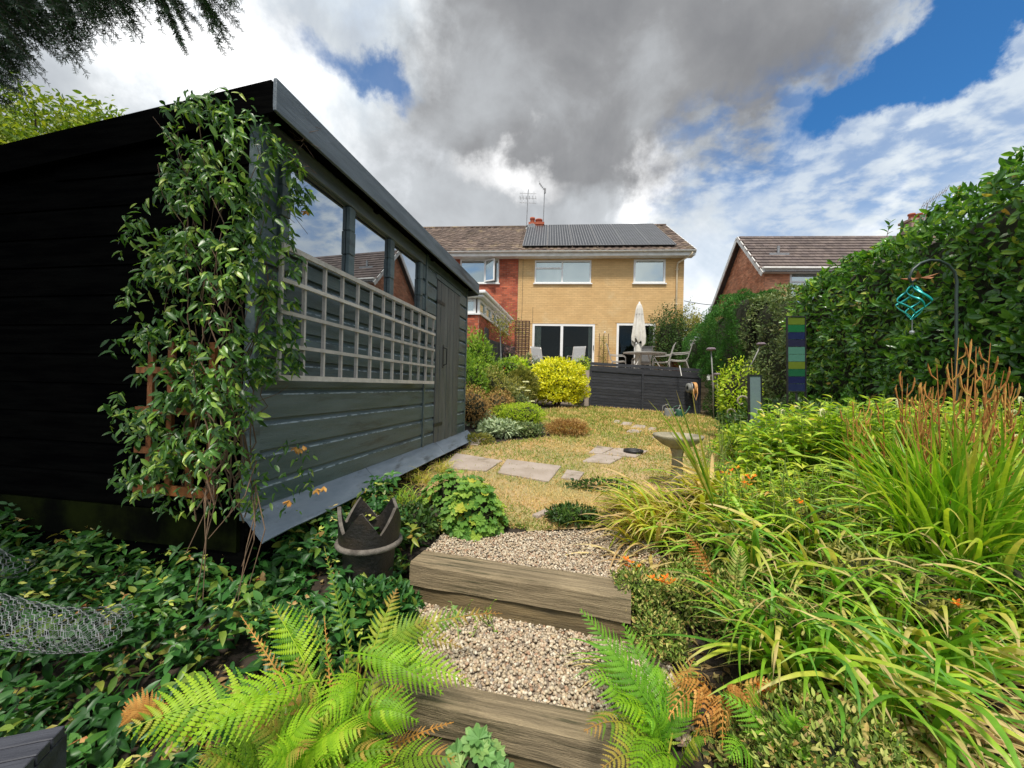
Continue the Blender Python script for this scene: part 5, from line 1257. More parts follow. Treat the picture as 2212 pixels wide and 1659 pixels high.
# ---- hedges along the right boundary (local x along the garden, y to the left)
MHG = Matrix.Rotation(R(90) - GA, 4, 'Z')
def hedge(name, label, t0, t1, y0, thick_, zt, mat, n, ll, T, indiv=0, lump=.12, group='hedge plants along the right boundary', rough=1., cornerround=.25, z0=.55, up=.25, endtaper=0.):
    o = thing(name, label, 'hedge', MHG @ Matrix.Translation((t0, y0, 0)) , group); sd = random.uniform(0, 90)
    Mi = MHG @ Matrix.Translation((0, 0, 0)); R3 = np.array(MHG.to_3x3())
    zt_ = zt if callable(zt) else (lambda t: zt)
    Pl = []; Nl = []
    while len(Pl) < n:
        t = t0 + (t1 - t0) * random.random() ** 1.35; H = zt_(t); q = random.random() * (H - z0 + thick_ * .8)
        if q < H - z0: y = y0; z = z0 + q; nn = (0, 1, .1)
        else: y = y0 - (q - (H - z0)); z = H; nn = (0, .2, 1)
        b = lump * (noise.noise((t * 1.3 + sd, z * 1.3, 0)) * 1.6 + noise.noise((t * 3.6, z * 3.6 + sd, y * 3.6))) 
        if q < H - z0:
            e = max(0, z - (H - cornerround)) / cornerround; y += b * 1.25 - e * e * .22
        else: z += b
        if endtaper and t - t0 < endtaper: y -= (1 - (t - t0) / endtaper) ** 2 * .3
        y -= abs(random.gauss(0, .10)) * rough
        Pl.append((t, y, z)); Nl.append(nn)
    Pl = np.array(Pl); Nl = np.array(Nl, float)
    Dr = Nl * .55 + unit(n) * .9 + np.array([0, 0, up]); U = Nl * 1.1 + unit(n) * .5
    base = MHG @ Vector((t0, y0, 0))
    M3 = None
    W = Pl @ R3.T; 
    # the thing's matrix carries a rotation: feed the leaves in local space
    loc = Pl - np.array([t0, y0, 0])
    M3 = frames(Dr, U, ll * rs.uniform(.6, 1.25, n)); rnd = rs.rand(n); which = rs.randint(len(T), size=n)
    pick = np.zeros(n, bool)
    if indiv:
        ok, dd = inview(W); sc = np.where(ok & (Nl[:, 1] > .5), ll / np.maximum(dd, .3), -1) + (Pl[:, 1] - y0) * .004
        idx = np.argsort(-sc)[:indiv]; pick[idx] = True; ms = []
        for (V_, F_, lt) in T: ms.append(raw_mesh('leaf', V_, [i for f in F_ for i in f], list(np.cumsum([0] + [len(f) for f in F_])[:-1]), np.zeros(len(F_)), lt, [LM[mat]]))
        for i in idx:
            m_ = M3[i]; p = loc[i]; l = link('leaf', ms[which[i]], o); l.matrix_local = Matrix(((*m_[0], p[0]), (*m_[1], p[1]), (*m_[2], p[2]), (0, 0, 0, 1)))
    r = ~pick; me = stamp_mesh('foliage', T, loc[r], M3[r], rnd[r], LM[mat], False, which[r]); fo_ = link('foliage', me, o); fo_['kind'] = 'stuff'
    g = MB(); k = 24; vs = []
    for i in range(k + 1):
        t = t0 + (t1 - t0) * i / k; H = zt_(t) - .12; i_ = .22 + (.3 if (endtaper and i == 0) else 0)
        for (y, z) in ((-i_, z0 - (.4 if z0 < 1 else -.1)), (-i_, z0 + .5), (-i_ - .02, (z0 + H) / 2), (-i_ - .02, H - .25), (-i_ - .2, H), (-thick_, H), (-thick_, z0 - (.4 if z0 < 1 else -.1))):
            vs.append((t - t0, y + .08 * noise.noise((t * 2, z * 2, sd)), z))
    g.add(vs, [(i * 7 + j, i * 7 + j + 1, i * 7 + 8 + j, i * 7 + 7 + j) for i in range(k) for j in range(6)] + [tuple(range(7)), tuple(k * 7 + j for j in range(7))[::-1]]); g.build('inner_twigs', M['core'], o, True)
    return o
LAU = [leafT(.40, .10, .15), leafT(.36, .16, .3), leafT(.42, .06, .08), leafT(.38, .22, .22)]
hedge('laurel_hedge', 'tall glossy cherry laurel hedge filling the right side behind the grass clump', 1.2, 8.0, -3.84, 1.1, lambda t: 3.60 - .035 * max(0, t - 4.5) + .05 * math.sin(t * 2), 'laurel', 24000, .104, LAU, 300, .15)
hedge('mixed_hedge', 'looser grey green small leaved hedge plant between the laurel and the conifers', 7.8, 10.3, -3.80, 1.1, lambda t: 3.28 + .40 * (t - 8) / 2, 'mixed', 10000, .07, OV, 0, .2)
hedge('conifer_hedge', 'clipped dark green conifer hedge nearer the mixed hedge, rounded top', 10.0, 12.2, -3.62, 1.2, lambda t: 4.0 - .25 * abs(t - 10.9), 'conifer', 15000, .07, THN, 0, .16, rough=.6, up=.6)
hedge('conifer_hedge', 'furthest clipped conifer hedge beside the stone steps, lower end by the house', 12.15, 15.5, -3.70, 1.2, lambda t: 3.9 - .16 * (t - 12), 'conifer', 12000, .07, THN, 0, .14, rough=.6, up=.6, z0=2.0)
# loose shoots on top of the laurel
def sprig(base, dr, L, n, ll, T, mat, parent, sr=.004):
    base = Vector(base); dr = Vector(dr).normalized(); g = MB(); g.tube([base, base + dr * L * .5, base + dr * L + Vector((0, 0, -.02))], [sr, sr * .8, sr * .3], 4); s_ = g.build('stem', M['stem'], parent)
    P = [np.array(base + dr * (L * (.2 + .8 * i / n))) for i in range(n)]
    a = [Vector((math.cos(i * 2.4), math.sin(i * 2.4), .5)) for i in range(n)]
    foliage(parent, LM[mat], P, [tuple(x * .8 + dr * .6) for x in a], [tuple(dr) for x in a], [ll * random.uniform(.8, 1.1) for _ in a], T, n)
for (x, y, Yd, lab) in ((1915, 500, 5.4, 'single laurel shoot sticking up left of the aerial'), (2060, 432, 4.7, 'laurel shoot rising above the hedge top right of the aerial')):
    p = D(x, y, Yd); o = thing('laurel_shoot', lab, 'shoot', Vector((0, 0, 0)) + p, 'shoots above the hedge'); sprig(Vector((0, 0, -.1)), (random.uniform(-.2, .2), 0, 1), .28, 7, .1, LAU, 'laurel', o)

# ---- ferns
def frond(name, parent, base, tip, mat, wmax=.085, npair=26, lift=.12, off=Vector(), seed=0, droopy=.25, upv=None, curl=0.):
    """one frond: arching rachis, toothed pinnae in two ranks"""
    base = Vector(base); tip = Vector(tip); mid = (base + tip) / 2 + Vector((0, 0, lift)) ; L = (tip - base).length; npair = max(14, int(L / .0215))
    m = MB(); f = lambda t: base * (1 - t) ** 2 + mid * 2 * t * (1 - t) + tip * t * t
    df = lambda t: ((mid - base) * 2 * (1 - t) + (tip - mid) * 2 * t).normalized()
    up0 = Vector(upv) if upv else Vector((random.uniform(-.3, .3), random.uniform(-.75, -.25), 1)).normalized()
    r0 = random.random(); m.tube([f(i / 14) - off for i in range(15)], [.0028 * (1 - .8 * i / 14) + .0006 for i in range(15)], 5, rnd=r0)
    for i in range(npair):
        t = .12 + .87 * (i + .5) / npair; T_ = df(t); side = T_.cross(up0).normalized(); nr = side.cross(T_)
        env = math.sin(min(1, (t - .06) / .42) * math.pi / 2) ** .8 if t < .48 else (1 - ((t - .48) / .54) ** 1.35)
        pl = wmax * max(.06, env) * random.uniform(.9, 1.08); pw = pl * .10 + .0022
        for s in (-1, 1):
            if random.random() < .03: continue
            dr = (side * s + T_ * (.28 + .5 * t) + nr * random.uniform(-.12, .12)).normalized(); ax2 = dr.cross(nr).normalized(); k = 11 if pl > .03 else 5
            o = f(t + .004 * s) - off; rr = r0 + random.uniform(-.28, .28); vs = []; fs = []
            def c_(q): return o + dr * (pl * q) - nr * (droopy * pl * q * q) + T_ * (.18 * pl * q * q) + nr * (curl * pl * math.sin(q * 5))
            for j in range(k):
                q0, q1 = j / k, (j + 1) / k; w = pw * (1 - (j / k) ** 1.6) * (.8 if j == 0 else 1)
                a, b = c_(q0), c_(q1); b_ = len(vs)
                vs += [a, b, a.lerp(b, .75) + ax2 * w - nr * w * .15, a.lerp(b, .15) + ax2 * w * .82, a.lerp(b, .75) - ax2 * w - nr * w * .15, a.lerp(b, .15) - ax2 * w * .82]
                fs += [(b_, b_ + 1, b_ + 2, b_ + 3), (b_ + 1, b_, b_ + 5, b_ + 4)]
            m.add(vs, fs, rr % 1, [t] * len(vs))
    return m.build(name, LM[mat], parent)
def fern(label, crown, tips, mat, wmax=.085, group='fern plants', lift=.12, curl=0., npair=26, name='fern_plant'):
    crown = Vector(crown); o = thing(name, label, 'fern', crown, group)
    for k, tp in enumerate(tips):
        vx, vy, Yd = tp[:3]; mt = tp[3] if len(tp) > 3 else mat; ws = tp[4] if len(tp) > 4 else 1.; lf = tp[5] if len(tp) > 5 else lift
        b = crown + Vector((random.uniform(-.05, .05), random.uniform(-.05, .05), 0)); uv = None
        if len(tp) > 6:
            b0_ = D(*tp[6]); uv = tp[7] if len(tp) > 7 else (random.uniform(-.2, .2), -.9, .6); g = MB(); g.tube([b - crown, (b + b0_) / 2 + Vector((0, 0, -.03)) - crown, b0_ - crown], [.0035, .003, .0025], 5); g.build('stipe', LM[mt], o); b = b0_
        fo_ = frond('frond', o, b, D(vx, vy, Yd), mt, wmax * ws * random.uniform(.88, 1.1), npair, lf, crown, k, upv=uv, curl=curl or random.uniform(0, .14), droopy=random.uniform(.1, .55))
    return o
c0 = D(745, 1690, 1.22); c0.z -= .05
UPC = (.05, -.85, .75)
fern('big lime green fern at the bottom left of the steps', c0, [
    (268, 1580, 1.02, 'fern', 1.2, .06, (610, 1505, 1.2), UPC), (408, 1612, .96, 'fern', 1.15, .07, (690, 1470, 1.2), UPC), (588, 1308, 1.36, 'fern', 1.0, .03, (690, 1500, 1.26), (.3, -.9, .4)),
    (700, 1180, 1.50, 'ferndull', .34, .02, (770, 1480, 1.36), (.6, -.8, .2)), (648, 1300, 1.42, 'ferndull', .38, .03, (725, 1470, 1.34), (.5, -.8, .2)), (858, 1270, 1.56, 'ferndull', .75, .03, (790, 1450, 1.36)),
    (1022, 1482, 1.36, 'fern', .9, .08, (775, 1430, 1.38), (-.2, -.8, .8)), (958, 1500, 1.30, 'fern', .95, .07, (745, 1410, 1.36), (-.2, -.8, .8)), (1085, 1325, 1.62, 'ferndull', .6, .07, (800, 1400, 1.45)), (930, 1340, 1.5, 'ferndull', .8, .06, (780, 1440, 1.4)),
    (985, 1640, 1.10, 'ferndull', .75, .10), (905, 1560, 1.2, 'fern', .9, .08, (750, 1560, 1.2), UPC), (820, 1655, 1.0, 'fern', 1., .10), (560, 1640, 1.0, 'fern', 1.05, .12), (480, 1480, 1.2, 'ferndull', .9, .1), (760, 1400, 1.4, 'ferndull', .8, .05), (1000, 1400, 1.5, 'ferndull', .8, .06, (780, 1380, 1.45)),
    (545, 1560, 1.1, 'ferndull', 1., .1), (690, 1560, 1.08, 'fern', 1., .08, (800, 1470, 1.3), UPC), (640, 1420, 1.28, 'ferndull', .9, .06), (870, 1480, 1.28, 'ferndull', .85, .08), (700, 1640, 1.0, 'fern', 1., .1), (800, 1530, 1.18, 'ferndull', .9, .08), (610, 1490, 1.2, 'ferndull', 1., .07), (830, 1380, 1.45, 'ferndull', .7, .05)], 'fern')
fern('brown edged old fronds lying under the lime fern', c0 + Vector((-.05, .02, -.02)), [(262, 1545, 1.06, 'ferndead', .55, .05, (360, 1560, 1.1)), (520, 1330, 1.35, 'ferndead', .35, .04), (900, 1690, 1.05, 'ferndead', .5, .05), (980, 1560, 1.2, 'ferndead', .35, .05), (700, 1330, 1.45, 'ferndead', .25, .03)], 'ferndead')
c1_ = D(560, 1720, 1.12); c1_.z -= .05
fern('lower lime fern cut off by the bottom edge of the picture', c1_, [(790, 1575, 1.05, 'fern', 1.0), (430, 1640, .95, 'ferndull', 1.), (690, 1540, 1.1, 'fern', .9), (900, 1700, .95, 'fern', 1.), (350, 1720, .95, 'ferndull'), (520, 1560, 1.12, 'ferndull', .8), (860, 1620, 1.05, 'ferndull', .8), (660, 1620, 1.0, 'ferndull', .8)], 'fern')
c2_ = D(1440, 1640, 1.25)
fern('bright green fern on the right edge of the lower step', c2_, [(1252, 1315, 1.42, 'ferndeep', .95, .07), (1345, 1345, 1.5, 'ferndeep', .9, .08), (1262, 1580, 1.12, 'ferndull', .9, .1), (1270, 1460, 1.3, 'ferndeep', .95, .1), (1500, 1420, 1.4, 'ferndull', .8, .1), (1370, 1680, 1.0, 'fern', .9, .1), (1530, 1600, 1.1, 'ferndull', .8, .1), (1420, 1440, 1.38, 'ferndeep', .9, .08), (1300, 1400, 1.42, 'ferndeep', 1., .08), (1330, 1520, 1.2, 'fern', .95, .1), (1480, 1500, 1.3, 'ferndeep', .9, .1), (1300, 1660, 1.02, 'ferndull', .9, .1), (1400, 1560, 1.15, 'ferndeep', .9, .12)], 'ferndeep')
c3_ = D(1655, 1665, 1.2)
fern('small green fern under the brown dead fronds', c3_, [(1555, 1500, 1.22, 'ferndeep', .7), (1610, 1490, 1.26, 'ferndeep', .7), (1725, 1560, 1.15, 'ferndeep', .7), (1575, 1640, 1.05, 'ferndeep', .75), (1750, 1640, 1.1, 'ferndeep', .7)], 'ferndeep', .07)
c4_ = D(1570, 1540, 1.36)
fern('withered rust brown fern drooping right of the lower step', c4_, [(1440, 1560, 1.2, 'ferndead', .8, .16), (1500, 1600, 1.2, 'ferndead', .8, .17), (1620, 1530, 1.2, 'ferndead', .8, .15), (1455, 1480, 1.26, 'ferndead', .8, .13), (1560, 1620, 1.15, 'ferndead', .6, .17), (1680, 1480, 1.3, 'ferndead', .6, .1)], 'ferndead', .07, 'fern plants', .1, .35)
c5_ = D(1560, 1300, 1.75); fern('dry greyish fern standing among the strap leaves', c5_, [(1480, 1150, 1.72, 'ferndead', .55, .08), (1600, 1180, 1.75, 'mottle', .6, .06), (1690, 1350, 1.5, 'mottle', .7, .08), (1440, 1250, 1.7, 'mottle', .6, .08)], 'mottle', .08, 'fern plants', .05, .4)

# ---- strap-leaved clumps
def bladeset(w, kinds): return [bladeT(w * random.uniform(.8, 1.2), a, 9, random.uniform(-.8, .8), l, .3) for a, l in kinds]
ARCH = bladeset(.052, [(2.2, .25), (1.8, .35), (1.4, .45), (2.6, .2), (1.2, .8), (1.7, .6), (2.4, .5), (1.0, 1.0)])
UPR = bladeset(.027, [(.5, .08), (.9, .12), (.3, .05), (1.4, .15), (2.0, .2), (.7, .2), (1.1, .1)])
FLOP = bladeset(.050, [(1.1, 1.1), (.8, 1.25), (1.3, 1.0), (.6, 1.35), (1.5, .9)])
def clump(label, base, spread, n, Lr, T, mat, indiv=None, az=None, azs=1.6, name='daylily_clump', cat='plant', group='strap leaved clumps', tilt=.1, extra=None, wscale=1., piece='blade'):
    base = Vector(base); o = thing(name, label, cat, base, group)
    th = rs.uniform(0, 2 * math.pi, n) if az is None else rs.normal(az, azs, n)
    rr_ = np.sqrt(rs.rand(n)) * spread; ph = rs.uniform(0, 2 * math.pi, n)
    P = np.stack([rr_ * np.cos(ph), rr_ * np.sin(ph), rs.uniform(-.02, .02, n)], 1) + np.array(base)
    # template grows along +Z and bends to +X: frame columns = X: azimuth dir, Y: side, Z: up(tilted)
    X_ = np.stack([np.cos(th), np.sin(th), np.zeros(n)], 1); Z_ = np.stack([rs.normal(0, tilt, n), rs.normal(0, tilt, n), np.ones(n)], 1); Z_ /= np.linalg.norm(Z_, axis=1, keepdims=True)
    Y_ = np.cross(Z_, X_); Y_ /= np.linalg.norm(Y_, axis=1, keepdims=True); X_ = np.cross(Y_, Z_)
    S = rs.uniform(*Lr, n); M3 = np.stack([X_ * S[:, None], Y_ * S[:, None] * wscale, Z_ * S[:, None]], 2)
    which = rs.randint(len(T), size=n); rnd = rs.rand(n); k = min(n, indiv if indiv is not None else 300)
    ms = [raw_mesh(piece, V_, [i for f in F_ for i in f], list(np.cumsum([0] + [len(f) for f in F_])[:-1]), np.zeros(len(F_)), lt, [LM[mat]], None, True) for (V_, F_, lt) in T]
    for i in range(k):
        m_ = M3[i]; p = P[i] - np.array(base); l = link(piece, ms[which[i]], o); l.matrix_local = Matrix(((*m_[0], p[0]), (*m_[1], p[1]), (*m_[2], p[2]), (0, 0, 0, 1)))
    if n > k: me = stamp_mesh('foliage', T, P[k:] - np.array(base), M3[k:], rnd[k:], LM[mat], True, which[k:]); q_ = link('foliage', me, o); q_['kind'] = 'stuff'
    return o
def B_(vx, vy, z): p = G(vx, vy, z); return p
clump('tall fountain of fine green grassy leaves in front of the laurel hedge', B_(2050, 1290, .42), .17, 560, (.62, 1.12), UPR, 'grassg', 300, name='grass_clump', tilt=.16, wscale=1.0)
clump('outer arching green leaves around the foot of the tall grass clump', B_(2080, 1300, .42), .22, 150, (.5, .95), ARCH, 'blade', name='grass_clump', tilt=.1, wscale=.7)
clump('broad green strap leaves flopping towards the camera at the lower right', B_(1780, 1330, .38), .14, 110, (.4, .72), ARCH, 'blade', az=math.pi * 1.25, azs=1.0, tilt=.15)
clump('mixed green and straw strap leaves bending left over the dry shrub', B_(1720, 1225, .44), .16, 120, (.45, .78), ARCH, 'blade', az=math.pi * 1.05, azs=.9, tilt=.15)
clump('yellowing strap leaves spilling over the right end of the upper sleeper', B_(1470, 1170, .5), .15, 120, (.4, .72), ARCH, 'bladey', az=math.pi * 1.05, azs=.8, tilt=.15)
clump('yellow green arching leaves beside the bird bath pedestal', B_(1560, 1120, .55), .16, 120, (.4, .75), ARCH, 'bladey', az=math.pi * .95, azs=1.1, tilt=.12)
clump('small green clump against the foot of the bird bath', B_(1620, 1090, .55), .14, 90, (.4, .7), ARCH, 'blade', tilt=.12)
clump('green and brown strap leaves at the far lower right corner', B_(2010, 1440, .34), .18, 120, (.35, .7), ARCH, 'blade', az=math.pi * 1.3, azs=.9, tilt=.2)
clump('bright green blades at the right edge beneath the tall grass', B_(2240, 1400, .38), .2, 110, (.4, .8), ARCH, 'blade', az=math.pi * 1.1, azs=1., tilt=.15)
clump('upright pair of blades leaning in front of the bird bath bowl', D(1540, 1085, 2.25), .02, 9, (.62, .74), [bladeT(.06, -.1, 9, 0, -.45, .3), bladeT(.05, .1, 9, 0, -.35, .3), bladeT(.04, -.3, 9, 0, -.5, .3)], 'blade', az=0, azs=.12, tilt=.03)
clump('green strap leaves arching over the mottled shrub by the lower step', B_(1600, 1250, .45), .16, 130, (.42, .74), ARCH, 'blade', az=math.pi * 1.08, azs=.8, tilt=.15)
clump('lime strap leaves leaning towards the steps below the bird bath', B_(1440, 1150, .53), .14, 100, (.38, .66), ARCH, 'bladey', az=math.pi * 1.0, azs=.7, tilt=.15)
clump('wide green blades hanging down between the dry shrubs at the lower right', B_(1700, 1440, .42), .12, 90, (.38, .62), ARCH, 'blade', az=math.pi * 1.2, azs=1., tilt=.2)
clump('green and straw blades crossing the bottom right corner', B_(1930, 1520, .40), .14, 90, (.38, .62), ARCH, 'blade', az=math.pi * 1.2, azs=1.2, tilt=.2)
clump('long lime leaves reaching over the gravel from the right', B_(1400, 1180, .53), .1, 70, (.36, .58), ARCH, 'bladey', az=math.pi * 1.05, azs=.6, tilt=.15)
clump('straw coloured dead leaves lying under the yellowing clump', B_(1420, 1230, .46), .2, 90, (.25, .5), FLOP, 'straw', az=math.pi * 1.1, azs=1.4)
clump('tangle of tan dead strap leaves at the bottom right', B_(1960, 1540, .30), .25, 130, (.25, .55), FLOP, 'straw', az=math.pi * 1.3, azs=1.6)
clump('pale dead leaves strewn through the middle of the right bed', B_(1780, 1260, .42), .35, 120, (.25, .5), FLOP, 'straw')
clump('dead brown leaves under the blades at the right edge', B_(2200, 1480, .34), .3, 90, (.25, .5), FLOP, 'straw')
clump('thin green tuft growing between the bird bath and the lawn', GL(1350, 1090), .12, 60, (.12, .28), ARCH, 'blade', name='grass_tuft')
clump('dry pale tuft along the edge of the shed skirt', GL(905, 1045), .12, 130, (.10, .26), ARCH, 'bladey', name='grass_tuft', wscale=.5)
clump('second grassy tuft by the shed skirt near the stepping stones', GL(955, 1020), .10, 100, (.10, .22), ARCH, 'bladey', name='grass_tuft', wscale=.5)
clump('few green blades lying over the pebbles of the lower step', B_(1345, 1440, .36), .05, 16, (.18, .3), FLOP, 'blade', az=math.pi * 1.0, azs=.5, name='grass_tuft')
clump('green tuft by the shed skirt above the crown pot', GL(880, 1085), .12, 110, (.08, .2), ARCH, 'grassg', name='grass_tuft', wscale=.6)
# rust coloured seed stalks
def stalks(label, base, n, h, spread):
    base = Vector(base); o = thing('seed_stalks', label, 'dried stalks', base, 'dried seed stalks above the grass clump')
    for k in range(n):
        g = MB(); a = random.uniform(0, 6.28); r_ = spread * math.sqrt(random.random()); x, y = r_ * math.cos(a), r_ * math.sin(a); H = h * random.uniform(.78, 1.05); lx, ly = random.uniform(-.10, .10), random.uniform(-.06, .06); r0 = random.random()
        pts = [Vector((x + lx * t * t, y + ly * t * t, H * t)) for t in (0, .3, .6, .85, 1)]
        g.tube(pts, [.0048, .0045, .004, .003, .0015], 5, rnd=r0)
        for b in range(6):
            t = .6 + .06 * b + random.uniform(0, .03); p = Vector((x + lx * t * t, y + ly * t * t, H * t)); an = random.uniform(0, 6.28); e = p + Vector((.035 * math.cos(an), .035 * math.sin(an), random.uniform(.05, .10)))
            g.tube([p, p.lerp(e, .5) + Vector((.008 * math.cos(an), .008 * math.sin(an), -.004)), e], [.0036, .003, .005], 4, rnd=r0); g.tube([e, e + Vector((random.uniform(-.01, .01), 0, .028))], [.0042, .0012], 4, rnd=r0)
        g.build('stalk', LM['stalk'], o)
stalks('tallest rust brown seed stalks rising from the middle of the grass clump', B_(2040, 1280, .42), 10, 1.38, .14)
stalks('rust brown seed stalks left of the tallest bunch', D(1950, 1150, 2.35) - Vector((0, 0, .25)), 7, 1.15, .09)
stalks('rust brown seed stalks at the right edge of the picture', D(2190, 1150, 2.15) - Vector((0, 0, .2)), 10, 1.08, .12)
stalks('short thin seed stalks farthest left in front of the laurel', D(1870, 1100, 2.6) - Vector((0, 0, .25)), 5, 1.05, .08)
# orange crocosmia flowers
def flowerhead(label, pts):
    p0 = pts[0]; o = thing('crocosmia_flower', label, 'flower', p0, 'orange flowers among the strap leaves')
    for p in pts:
        g = MB(); c = p - p0
        for k in range(6): a = k * 1.05 + random.random(); d_ = Vector((math.cos(a), math.sin(a) * .8, random.uniform(.2, .9))) * .024; s_ = Vector((-math.sin(a), math.cos(a), 0)) * .006; g.add([c, c + d_ * .6 + s_, c + d_, c + d_ * .6 - s_], [(0, 1, 2, 3)], random.random())
        g.build('bloom', LM['orange'], o)
    g = MB(); g.tube([Vector((0, 0, 0)), Vector((.05, .02, -.12)), Vector((.08, .03, -.3))], .0018, 4); g.build('stem', M['gstem'], o)
def fl(label, Y_, *vs): flowerhead(label, [D(x, y, Y_) for x, y in vs])
fl('orange flowers between the bird bath and the loosestrife', 2.45, (1562, 1022), (1572, 1028), (1592, 1012), (1580, 1018)); fl('cluster of orange flowers on the left of the loosestrife', 2.4, (1612, 1028), (1620, 1035), (1608, 1043), (1628, 1030), (1618, 1048))
fl('lone orange bloom above the middle strap leaves', 2.2, (1722, 1082), (1728, 1088)); fl('red orange flowers hanging low over the end of the upper sleeper', 1.75, (1408, 1250), (1420, 1254), (1432, 1258), (1445, 1262), (1453, 1254), (1438, 1250))
fl('orange flowers near the tip of the yellowing leaves', 1.95, (1352, 1210), (1362, 1216), (1358, 1225)); fl('tiny red bloom low in the right clump', 1.6, (2065, 1305), (2070, 1308)); fl('small orange blooms beside the withered fern', 1.3, (1648, 1490), (1662, 1492)); fl('orange bloom in the yellowing leaves above the sleeper end', 1.95, (1380, 1226), (1372, 1232))

# ---- loosestrife mass with nodding spikes
def stems(name, label, cat, region, n, h, leaves, ll, mat, T, group=None, indiv=300, spike=0, lean=.12, zoff=0.):
    pts = []
    for k in range(n):
        vx, vy, Yd = region(); top = D(vx, vy, Yd); g_ = gz(top.x, top.y) + zoff; pts.append((top, g_))
    base = Vector((sum(p.x for p, _ in pts) / n, sum(p.y for p, _ in pts) / n, min(g for _, g in pts))); o = thing(name, label, cat, base, group)
    P = []; Dr = []; U = []; S = []; sm_ = MB()
    for top, g_ in pts:
        b = Vector((top.x + random.uniform(-lean, lean), top.y + random.uniform(-lean, lean), g_)); H = top.z - g_; sm_.tube([b - base, (b + top) / 2 + Vector((random.uniform(-.02, .02), 0, 0)) - base, top - base], [.004, .003, .0015], 4)
        for k in range(leaves):
            t = .25 + .75 * (k + random.random()) / leaves; p = b.lerp(top, t); a = k * 2.4 + random.random(); dv = (math.cos(a), math.sin(a), random.uniform(-.25, .55) + (t > .9) * .5); P.append(p[:]); Dr.append(dv); U.append((random.uniform(-.3, .3), random.uniform(-.3, .3), 1)); S.append(ll * random.uniform(.6, 1.15) * (1 - .45 * max(0, t - .8) / .2))
    foliage(o, LM[mat], P, Dr, U, S, T, indiv, off=base); sm_.build('stem', M['gstem'], o, kind='stuff')
    for top, g_ in random.sample(pts, spike):
        g = MB(); s = random.choice((-1, 1)); q = [top - base + Vector((s * .022 * (1 - math.cos(a)), -.006 * a, .034 * math.sin(a) + .0 * a)) for a in [math.pi * i / 9 * 1.25 for i in range(10)]]
        g.tube(q, [.003, .005, .006, .007, .007, .006, .005, .004, .003, .001], 7, rnd=random.random())
        for k in range(46):
            c = q[random.randint(1, 8)]; d_ = Vector(unit(1)[0]) * .016; s2 = d_.orthogonal().normalized() * .003; g.add([c + s2, c - s2, c + d_], [(0, 1, 2)], random.random())
        g.build('nodding_spike', LM['white'], o)
    return o
GRP = 'leafy perennials in front of the laurel hedge'
stems('loosestrife', 'leafy yellow green loosestrife nearest the glass panels, with pale nodding tips', 'plant', lambda: (lambda x: (x, 858 + abs(random.gauss(0, 30)) + 40 * random.random() + max(0, 1660 - x) * .6, random.uniform(3.0, 3.9)))(random.uniform(1610, 1800)), 130, .8, 20, .105, 'goose', OV, GRP, 250, 8)
stems('loosestrife', 'middle mass of yellow green loosestrife behind the rust stalks', 'plant', lambda: (random.uniform(1780, 1990), 845 + abs(random.gauss(0, 45)) + 30 * random.random(), random.uniform(2.7, 3.5)), 150, .8, 20, .105, 'goose', OV, GRP, 250, 6)
stems('loosestrife', 'right hand mass of green loosestrife reaching the picture edge', 'plant', lambda: (random.uniform(1980, 2230), 850 + abs(random.gauss(0, 50)) + 30 * random.random(), random.uniform(2.4, 3.3)), 150, .8, 20, .105, 'goose', OV, GRP, 250, 6)
stems('loosestrife', 'low green growth between the bird bath and the taller loosestrife', 'plant', lambda: (random.uniform(1560, 1860), random.uniform(985, 1120), random.uniform(2.3, 3.0)), 190, .5, 12, .075, 'goose', LAN, GRP, 200, 0)
stems('loosestrife', 'low tangled greenery under the tall grass at the right edge', 'plant', lambda: (random.uniform(1800, 2230), random.uniform(1040, 1230), random.uniform(2.0, 2.7)), 120, .5, 12, .075, 'goose', LAN, GRP, 200, 0)
stems('dry_perennial', 'thin dry wiry stems at the lawn edge behind the bird bath', 'plant', lambda: (random.uniform(1520, 1600), random.uniform(890, 1000), random.uniform(3.3, 4.0)), 26, .5, 7, .03, 'olive', LAN, None, 60, 0, .2)
# ---- dry small-leaved shrubs right of the steps
bush('dry_shrub', 'drought mottled small leaved shrub right of the upper sleeper', 'shrub', G(1520, 1330, .40), .26, .2, .24, 'mottle', 4800, .021, OV, group='drought stricken small leaved shrubs', thick=.55, core_sc=.5)
bush('dry_shrub', 'mottled shrub beneath the strap leaves in the middle right', 'shrub', G(1680, 1430, .34), .30, .22, .25, 'mottle', 4800, .021, OV, group='drought stricken small leaved shrubs', thick=.55, core_sc=.5)
bush('dry_shrub', 'mottled olive shrub at the bottom edge right of the small fern', 'shrub', D(1790, 1640, 1.15) - Vector((0, 0, .22)), .30, .26, .34, 'mottle', 8500, .022, OV, group='drought stricken small leaved shrubs', thick=.55, core_sc=.5)
bush('dry_shrub', 'dark mottled shrub filling the bottom right corner', 'shrub', D(2060, 1650, 1.25) - Vector((0, 0, .28)), .36, .28, .32, 'mottle', 8500, .023, OV, group='drought stricken small leaved shrubs', thick=.55, core_sc=.5)
bush('dry_shrub', 'brownish mottled shrub behind the right hand fern', 'shrub', G(1420, 1400, .36), .12, .16, .15, 'mottle', 2200, .019, OV, group='drought stricken small leaved shrubs', thick=.55, core_sc=.5)
bush('dry_shrub', 'small mottled shrub hiding the right end of the upper sleeper', 'shrub', G(1385, 1310, .45), .15, .12, .17, 'mottle', 2600, .02, OV, group='drought stricken small leaved shrubs', thick=.55, core_sc=.5)
bush('low_green_plant', 'low dark green plant on the lawn corner above the gravel', 'plant', GL(1235, 1128), .16, .10, .10, 'dark', 700, .035, OV, group='low plants by the gravel')
bush('low_green_plant', 'patch of low greenery in the lawn left of the bird bath', 'plant', GL(1300, 1060), .30, .10, .09, 'dark', 600, .03, OV, group='low plants by the gravel', core=False)
